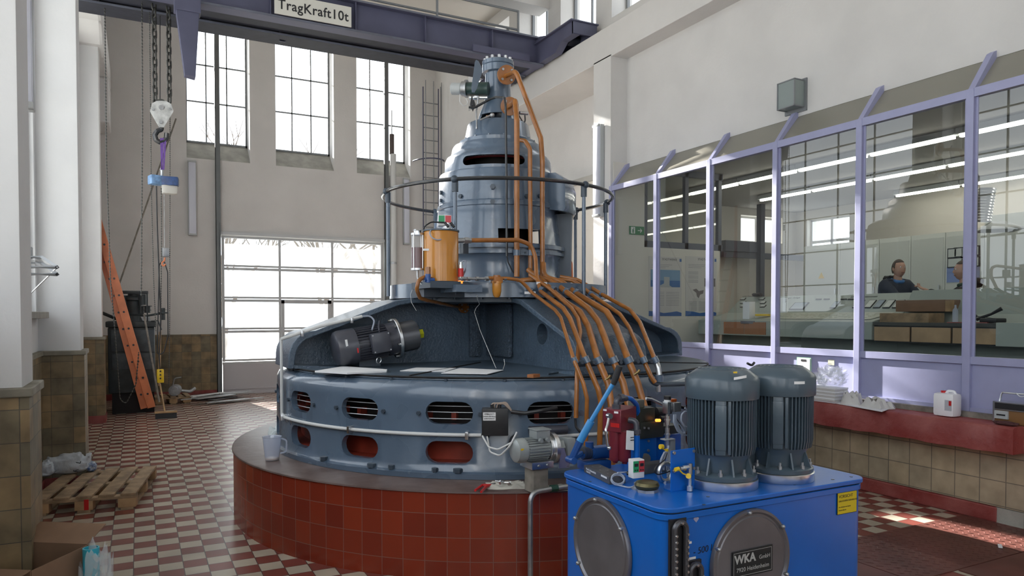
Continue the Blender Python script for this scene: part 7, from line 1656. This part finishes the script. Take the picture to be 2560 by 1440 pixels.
MB().span((DX+.0, yB, 1.36), (DX+.5, ys_[3], 1.61)).build('end_cabinet', 'sage', cs, smooth=False, bevel=.006)
for k in range(3):
    a = ys_[3]+(ys_[0]-ys_[3])*k/3; b = ys_[3]+(ys_[0]-ys_[3])*(k+1)/3; MB().span((DX+.03, a+.012, 1.375), (DX+.06, b-.012, 1.545)).build('drawer_front', 'beech', cs, smooth=False)
MB().span((DX+.05, ys_[3], 1.36), (DX+.5, ys_[0], 1.56)).build('drawer_carcass', 'black', cs, smooth=False)
da, db = cy_(1915, DX, 820), cy_(1810, DX, 820)
for a, b in ((da, (da+db)/2-.005), ((da+db)/2+.005, db)): MB().span((DX-.006, a, 1.40), (DX+.002, b, 1.58)).build('drawer_front', mat('terracotta_drawer', (.36, .16, .08), .5), cs, smooth=False)
# keys in one field of small blocks
kx = MB(); rk = random.Random(3)
sl_ = Vector((.56, 0, .10)).normalized(); 
for j in range(4):
    y = ys_[0]+.25
    while y < yA-1.3:
        c = Vector((DX+.22+j*.085, y, 1.62+(.16+j*.085)/.56*.10+.003)); kx.box(c, (.03, .035 if rk.random() < .75 else .09, .012)); y += rk.choice((.06, .075, .10, .15))
ks = kx.build('key_field', mat('ivory_keys', (.55, .53, .42), .5), cs, smooth=False, kind='stuff')
MB().prism([(DX+.10, ys_[0]+.1, 1.632), (DX+.60, ys_[0]+.1, 1.722), (DX+.60, yA-1.1, 1.722), (DX+.10, yA-1.1, 1.632)], (0, 0, .002)).build('key_panel', mat('pale_key_panel', (.46, .48, .40), .5), cs, smooth=False)
# instruments on the slope
nrm = Vector((-.26, 0, .33)).normalized(); up_s = Vector((.33, 0, .26)).normalized()
def inst(px, py, w_, h_, m, nm, frame=True):
    # point on the slope plane x = DX+.62 + (z-1.72)*.33/.26
    d = ray(px, py); O_ = Vector((0, 0, EYE)); P0 = Vector((DX+.62, 0, 1.72)); t = (P0-O_).dot(nrm)/d.dot(nrm); c = O_+d*t; yv = Vector((0, 1, 0)); k = MB()
    k.prism([c-yv*w_/2-up_s*h_/2, c+yv*w_/2-up_s*h_/2, c+yv*w_/2+up_s*h_/2, c-yv*w_/2+up_s*h_/2], nrm*.012); o = k.build(nm, 'black', cs, smooth=False)
    c2 = c+nrm*.0125; w2, h2 = w_*.86, h_*.86; k = MB(); k.prism([c2-yv*w2/2-up_s*h2/2, c2+yv*w2/2-up_s*h2/2, c2+yv*w2/2+up_s*h2/2, c2-yv*w2/2+up_s*h2/2], nrm*.003); f = k.build('face', m, o, smooth=False); return c
M['gface'] = mat('gauge_face', (.55, .58, .55), .3); M['bface'] = mat('bluish_screen', (.34, .40, .46), .15)
for px in (2147, 2176, 2199, 2223, 2247, 2270): inst(px, 761, .10, .17, 'gface' if px != 2199 else 'bface', 'gauge')
inst(2088, 763, .09, .15, 'bface', 'gauge'); inst(1998, 766, .26, .17, 'bface', 'monitor'); 
for px, py in ((1858, 748), (1858, 757), (1858, 766), (1905, 748), (1908, 757), (1908, 766)): inst(px, py, .10, .05, 'gface', 'switch_field')
for px in (2047, 2067, 2110, 2128): inst(px, 749, .10, .012, 'black', 'slot')
def slopetext(s_, px, py, sz):
    d = ray(px, py); O_ = Vector((0, 0, EYE)); P0 = Vector((DX+.62, 0, 1.72)); t = (P0-O_).dot(nrm)/d.dot(nrm); c = O_+d*t+nrm*.002; text('lettering', s_, c, sz, (0, -1, 0), up_s, 'ink', cs, depth=.0005)
slopetext('Umspannstationen', 2160, 742, .055); slopetext('UW Turmwerk', 1875, 741, .05); slopetext('Spannungsr. Anlage', 1975, 745, .05)
# loose things on the console
def onbox(nm, px, py, X, w_, d_, h_, m, lab, cat, rz=0, bev=.004, lift=0):
    c = at(px, py, X=X); o = MB().box((X, c.y, c.z+h_/2+lift), (d_, w_, h_), rot=rz, bev=bev).build(nm, m); return tag(o, lab, cat)
onbox('cardboard_carton', 2278, 814, 8.25, .62, .3, .15, 'wood', 'long tan carton lying on the console in front of the seated men', 'carton')
onbox('open_carton', 2318, 779, 8.55, .62, .3, .14, 'card', 'open brown carton behind the long tan carton on the console', 'carton')
onbox('carton_flap', 2374, 779, 8.4, .06, .08, .13, 'wood2', 'torn yellow-brown cardboard flap at the right end of the open carton', 'carton')
onbox('calendar_box', 1872, 798, 8.12, .13, .12, .26, 'paper', 'white upright carton with black print on the left end of the console', 'carton')
onbox('binder', 1883, 809, 7.98+.1, .30, .2, .04, 'dblue', 'dark grey binder with papers lying before the white upright carton', 'binder', rz=.2)
onbox('document_holder', 1958, 782, 8.35, .12, .04, .22, 'white', 'white document stand on the console beside the monitor', 'stand', rz=.3)
onbox('yellow_folder', 1907, 790, 8.2, .20, .12, .03, 'yellow', 'yellow folder lying on the console behind the dark binder', 'folder', rz=.6)
ph_ = root('telephone', at(2478, 808, X=8.25), 'dark desk telephone on the right end of the console', 'telephone'); c = at(2478, 812, X=8.25)
MB().box((8.28, c.y, 1.63), (.20, .18, .05), bev=.015).build('base', 'black', ph_); MB().tube([(8.22, c.y+.14, 1.64), (8.25, c.y-.0, 1.70), (8.28, c.y-.09, 1.76)], [.02, .014, .022], n=8).build('handset', 'black', ph_)
onbox('magazines', 2425, 812, 8.2, .40, .2, .03, 'redpaint', 'brown and white papers beside the telephone on the console', 'papers', rz=.2)
mc_ = root('gooseneck_microphone', at(2440, 810, X=8.4), 'small gooseneck microphone beside the telephone', 'microphone'); c = at(2438, 790, X=8.4); MB().tube([(8.4, c.y-.28, 1.64), (8.4, c.y, c.z)], .004, n=6).build('neck', 'black', mc_); MB().ball(c, .022, n=10).build('head', 'black', mc_)
mc_ = MB().cyl(at(2540, 790, X=8.7)-Vector((.0, 0, .1)), at(2540, 790, X=8.7), .004, n=6).ball(at(2540, 790, X=8.7), .03, n=10).build('microphone', 'black'); tag(mc_, 'round black microphone head at the right edge of the console', 'microphone')
o_ = MB().lathe([(0, 0), (.03, 0), (.03, .14), (.012, .17), (.012, .20), (0, .20)], (8.15, at(2388, 815, X=8.15).y, 1.602), n=16).build('water_bottle', 'jug'); tag(o_, 'clear plastic water bottle standing on the console', 'bottle')
o_ = blob('camera_set', at(1893, 742, X=8.9), .05, .09, .06, 'black', 7); tag(o_, 'small dark instrument standing on top of the console at its left', 'instrument')
# switch cabinets
CXb = 11.0; tops = [at(2005, 614, X=CXb), at(2403, 581, X=CXb)]
joints = [at(px, 640, X=CXb).y for px in (2008, 2100, 2198, 2277, 2363, 2460, 2600, 2800)]
for k, (a, b) in enumerate(zip(joints, joints[1:])):
    ca = root('switch_cabinet', (CXb+.3, (a+b)/2, CF), ['tall pale grey switch cabinet, far left of the row in the control room', 'pale grey switch cabinet with a yellow warning triangle', 'pale grey switch cabinet left of the man in the navy jacket', 'pale grey switch cabinet right behind the man in navy', 'pale grey switch cabinet with square meters and a blue notice', 'wide pale grey switch cabinet under the silver air duct', 'pale grey switch cabinet at the right edge of the glazing'][k], 'cabinet', 'switch cabinets')
    MB().span((CXb, b+.004, CF), (CXb+.6, a-.004, 2.95+(.18 if k == 5 else 0)), bev=.006).build('body', 'cab', ca); MB().span((CXb-.006, b+.03, CF+.1), (CXb, a-.03, 2.88)).build('door', 'cab', ca, smooth=False)
    MB().cyl((CXb-.03, b+.08, 2.05), (CXb-.03, b+.08, 2.15), .012, n=8).build('handle', 'chrome', ca)
    if k == 1: p = at(2053, 689, X=CXb-.01); MB().prism([(CXb-.01, p.y-.06, p.z-.05), (CXb-.01, p.y+.06, p.z-.05), (CXb-.01, p.y, p.z+.06)], (.003, 0, 0)).build('warning_triangle', 'yellow', ca, smooth=False)
    if k == 4:
        for (px, py) in ((2382, 633), (2398, 631), (2416, 631), (2437, 627), (2382, 657), (2398, 656), (2416, 656), (2437, 654)):
            p = at(px, py, X=CXb-.01); g = MB().box(p, (.03, .15, .15)).build('meter', 'black', ca, smooth=False); MB().box(p-Vector((.017, 0, 0)), (.004, .12, .12)).build('meter_face', 'gface', g, smooth=False)
        p = at(2385, 686, X=CXb-.01); MB().box(p, (.004, .22, .24)).build('blue_notice', mat('blue_notice', (.22, .30, .58), .5), ca, smooth=False); p = at(2437, 684, X=CXb-.01); MB().box(p, (.004, .14, .2)).build('blue_notice', 'lav', ca, smooth=False)
# air duct and hood
hd0 = root('air_duct', at(2465, 530, X=10.2), 'silver flexible air duct rising from a hood above the cabinets', 'duct'); p0, p1 = at(2468, 470, X=10.2), at(2455, 555, X=10.2)
rb2 = [p1+(p0-p1)*k/24 for k in range(25)]; MB().tube(rb2, [.10+.012*(k % 2) for k in range(25)], n=20).build('flexible_pipe', 'alu', hd0)
MB().lathe([(.10, .12), (.34, .02), (.36, 0), (0, 0)], p1-Vector((0, .2, .14)), n=4).build('hood', 'lgrey', hd0, smooth=False)
# ------------------------------------------------------------------ two people
def skinned(name, verts, edges, rad, m, parent, sub=2, rootv=0):
    me = bpy.data.meshes.new(name); off = OFF.get(parent.name, Vector()); me.from_pydata([Vector(v)-off for v in verts], edges, []); o = link(bpy.data.objects.new('tmp_skin', me)); md = o.modifiers.new('s', 'SKIN')
    sk = me.skin_vertices[0].data
    for i, r_ in enumerate(rad): sk[i].radius = (r_, r_) if isinstance(r_, (int, float)) else r_
    sk[rootv].use_root = True
    s2 = o.modifiers.new('u', 'SUBSURF'); s2.levels = sub; s2.render_levels = sub
    bpy.context.view_layer.update(); nm = bpy.data.meshes.new_from_object(o.evaluated_get(bpy.context.evaluated_depsgraph_get())); bpy.data.objects.remove(o); bpy.data.meshes.remove(me)
    nm.name = name; nm.materials.clear(); nm.materials.append(M[m] if isinstance(m, str) else m); p = link(bpy.data.objects.new(name, nm)); p.parent = parent; OFF[p.name] = off
    for f in nm.polygons: f.use_smooth = True
    return p
def person(name_lab, hx, hy, hz, fd, jacket, collar, skin_tone, hands, hood=None):
    """head centre (hx, hy, hz), facing direction fd (unit, horizontal); hands = two targets"""
    F_ = Vector(fd).normalized(); S_ = Vector((F_.y, -F_.x, 0)); U = Vector((0, 0, 1)); H_ = Vector((hx, hy, hz)); pr_ = root('person', (hx, hy, CF), name_lab, 'person')
    neck = H_-U*.15-F_*.02; chest = H_-U*.36-F_*.05; belly = H_-U*.56-F_*.04; pel = Vector((hx, hy, max(CF+.90, hz-.78)))-F_*.05
    shR, shL = H_-U*.235+S_*.175-F_*.04, H_-U*.235-S_*.175-F_*.04
    vs = [pel, belly, chest, neck-U*.03, shR, shL]; es = [(0, 1), (1, 2), (2, 3), (2, 4), (2, 5)]; rd = [(.19, .15), (.20, .16), (.20, .15), .07, .10, .10]
    for s_, sh, tgt in ((1, 4, hands[0]), (-1, 5, hands[1])):
        b = vs[sh]; t = Vector(tgt); mid = (b+t)/2; L = (t-b).length; drop = math.sqrt(max(.0, .29**2-(L/2)**2)) if L < .58 else 0
        el = mid-U*drop*.9+S_*s_*.05; n = len(vs); vs += [el, el.lerp(t, .93)]; es += [(sh, n), (n, n+1)]; rd += [.068, .046]
    for s_ in (1, -1):
        n = len(vs); hip = pel+S_*s_*.09-U*.08; kn = Vector((hip.x, hip.y, CF+.48)); an = Vector((hip.x, hip.y, CF+.10))-F_*.02; vs += [hip, kn, an]; es += [(0, n), (n, n+1), (n+1, n+2)]; rd += [.095, .065, .045]
    body = skinned('clothed_body', vs, es, rd, jacket, pr_)
    # head with face
    hm = MB(); g = bmesh.ops.create_uvsphere(hm.bm, u_segments=28, v_segments=20, radius=1.0)
    for v in g['verts']:
        d = v.co.copy(); x, y, z = d.x, d.y, d.z   # x side, y front, z up
        w_ = .076*(1-.16*max(0, -z)**1.5); dp = .096; hh = .122
        jaw = max(0, -z); y2 = y*dp*(1-.10*jaw)+.012*jaw
        if y > .5: y2 += .004
        if y > .75 and abs(x) < .22 and -.28 < z < .12: y2 += .020*(1-abs(x)/.22)*(1-(z-.12)/-.40*-.0)*(.4+1.5*max(0, .12-z))       # nose
        if y > .7 and .10 < z < .26 and .18 < abs(x) < .52: y2 -= .007                     # eye sockets
        if y > .6 and .26 < z < .40: y2 += .004                                            # brow
        if y > .75 and -.50 < z < -.40 and abs(x) < .35: y2 += .006                        # lips
        v.co = H_+S_*(x*w_)+F_*y2+U*(z*hh)
    hm.tube([neck-U*.02, neck+U*.07], [.058, .052], n=14)
    hd = hm.build('head', skin_tone, pr_, ang=80)
    for s_ in (1, -1):
        MB().ball(H_+S_*s_*.077-F_*.005-U*.005, .026, n=10, sc_=(.5, .7, 1.1)).build('ear', skin_tone, hd); MB().ball(H_+S_*s_*.030+F_*.083+U*.020, .011, n=10).build('eye', 'white', hd); MB().ball(H_+S_*s_*.030+F_*.092+U*.020, .0055, n=8).build('pupil', 'black', hd)
    MB().tube([H_+S_*.026+F_*.090-U*.056, H_+F_*.097-U*.055, H_-S_*.026+F_*.090-U*.056], .0055, n=6).build('mouth', mat('lip', (.36, .14, .11), .5), hd)
    hr_ = MB(); g = bmesh.ops.create_uvsphere(hr_.bm, u_segments=28, v_segments=18, radius=1.0); dead = []
    for v in g['verts']:
        x, y, z = v.co; 
        if z < (-.55 if y < -.15 else (.0 if y < .35 else .52)): dead.append(v); continue
        v.co = H_+S_*(x*.083)+F_*(y*.104-.004)+U*(z*.131+.004)
    bmesh.ops.delete(hr_.bm, geom=dead, context='VERTS'); h_o = hr_.build('hair', 'hair', pr_); sd = h_o.modifiers.new('solid', 'SOLIDIFY'); sd.thickness = .008; sd.offset = -1
    cl_ = MB(); cl_.tube([neck-U*.015+S_*math.cos(a)*.075+F_*(math.sin(a)*.070-.01)-U*.02*math.sin(a) for a in [k*math.pi/8 for k in range(16)]], .024, n=8, closed=True); cl_.build('collar', collar, pr_)
    if hood: blob('hood', neck-F_*.13-U*.07, .13, .07, .13, hood, 3, pr_, amp=.06, rot=math.atan2(S_.y, S_.x))
    # hands: palm, four fingers, thumb
    for s_, tgt, ei in ((1, hands[0], 6), (-1, hands[1], 8)):
        t = Vector(tgt); el = vs[ei]; d = (t-el).normalized(); sd_ = d.cross(U).normalized()*s_; nn = d.cross(sd_); w0 = el.lerp(t, .90)
        V2 = [w0, t+d*.015, t+d*.065]; E2 = [(0, 1), (1, 2)]; R2 = [(.026, .022), (.036, .016), (.036, .014)]
        for k in range(4):
            off_ = sd_*(-.027+.018*k); L_ = (.062, .074, .070, .054)[k]; n = len(V2); b = t+d*.072+off_
            V2 += [b, b+d*L_*.5+nn*(.006 if k else .002), b+d*L_*.85+nn*.022, b+d*L_*.95+nn*.040]; E2 += [(2, n), (n, n+1), (n+1, n+2), (n+2, n+3)]; R2 += [.010, .0088, .0080, .0070]
        n = len(V2); b = t+d*.01-sd_*.034; V2 += [b, b+d*.030-sd_*.024, b+d*.060-sd_*.026]; E2 += [(1, n), (n, n+1), (n+1, n+2)]; R2 += [.012, .010, .009]
        skinned('hand', V2, E2, R2, skin_tone, pr_, sub=2, rootv=1)
    return pr_
PX_ = 9.45
hA = at(2247, 672, X=PX_); hB = at(2407, 677, X=PX_-.05)
dAB = Vector((.0, hB.y-hA.y, 0)).normalized()
person('person in a navy hooded jacket with blue collar looking at papers behind the console', hA.x, hA.y, hA.z, (-.35, -.93, 0), 'navy', 'bluecloth', 'skin', (hA+Vector((-.18, -.40, -.42)), hA+Vector((.10, -.42, -.44))), hood='blackcloth')
person('person in a black and green jacket gesturing with both hands behind the console', hB.x, hB.y, hB.z, (-.66, .75, 0), 'blackcloth', 'dgreen', 'skin', (hB+Vector((.02, .50, -.24)), hB+Vector((-.22, .34, -.24))), hood='blackcloth')
# ================================================================== bare trees beyond the roller door
def bare_tree(x, y, h, seed, lab):
    rt = random.Random(seed); mb = MB(); t_ = root('bare_tree', (x, y, -.05), lab, 'tree', 'bare trees outside')
    def grow(p, d, L, r, n):
        q = p+d*L*.5+Vector((rt.uniform(-.05, .05), rt.uniform(-.05, .05), 0))*L; e = q+(d+Vector((rt.uniform(-.2, .2), rt.uniform(-.2, .2), .05))).normalized()*L*.5
        mb.tube([p, q, e], [r, r*.85, r*.65], n=5, cap=False)
        if n == 0: return
        for k in range(3 if n > 1 else 4):
            a = rt.uniform(0, 6.28); s_ = rt.uniform(.45, .85); nd = (d+Vector((math.cos(a)*s_, math.sin(a)*s_, rt.uniform(-.1, .25)))).normalized(); grow(e if k else q, nd, L*rt.uniform(.6, .8), r*.6, n-1)
    grow(Vector((x, y, -.1)), Vector((0, 0, 1)), h*.36, h*.018, 5)
    mb.build('trunk_and_branches', 'bark', t_)
M['bark'] = mat('pale_brown_bark', (.11, .085, .065), .9)
for x, y, h, s_, lb in ((-1.2, 28, 8.0, 1, 'bare tree outside, left of those seen through the door'), (3.0, 31, 8.4, 2, 'bare tree outside behind the middle of the roller door'), (6.6, 28, 8.0, 3, 'bare tree outside behind the right door panes'), (9.5, 32, 8.6, 4, 'bare tree outside, rightmost beyond the far windows')): bare_tree(x, y, h, s_, lb)
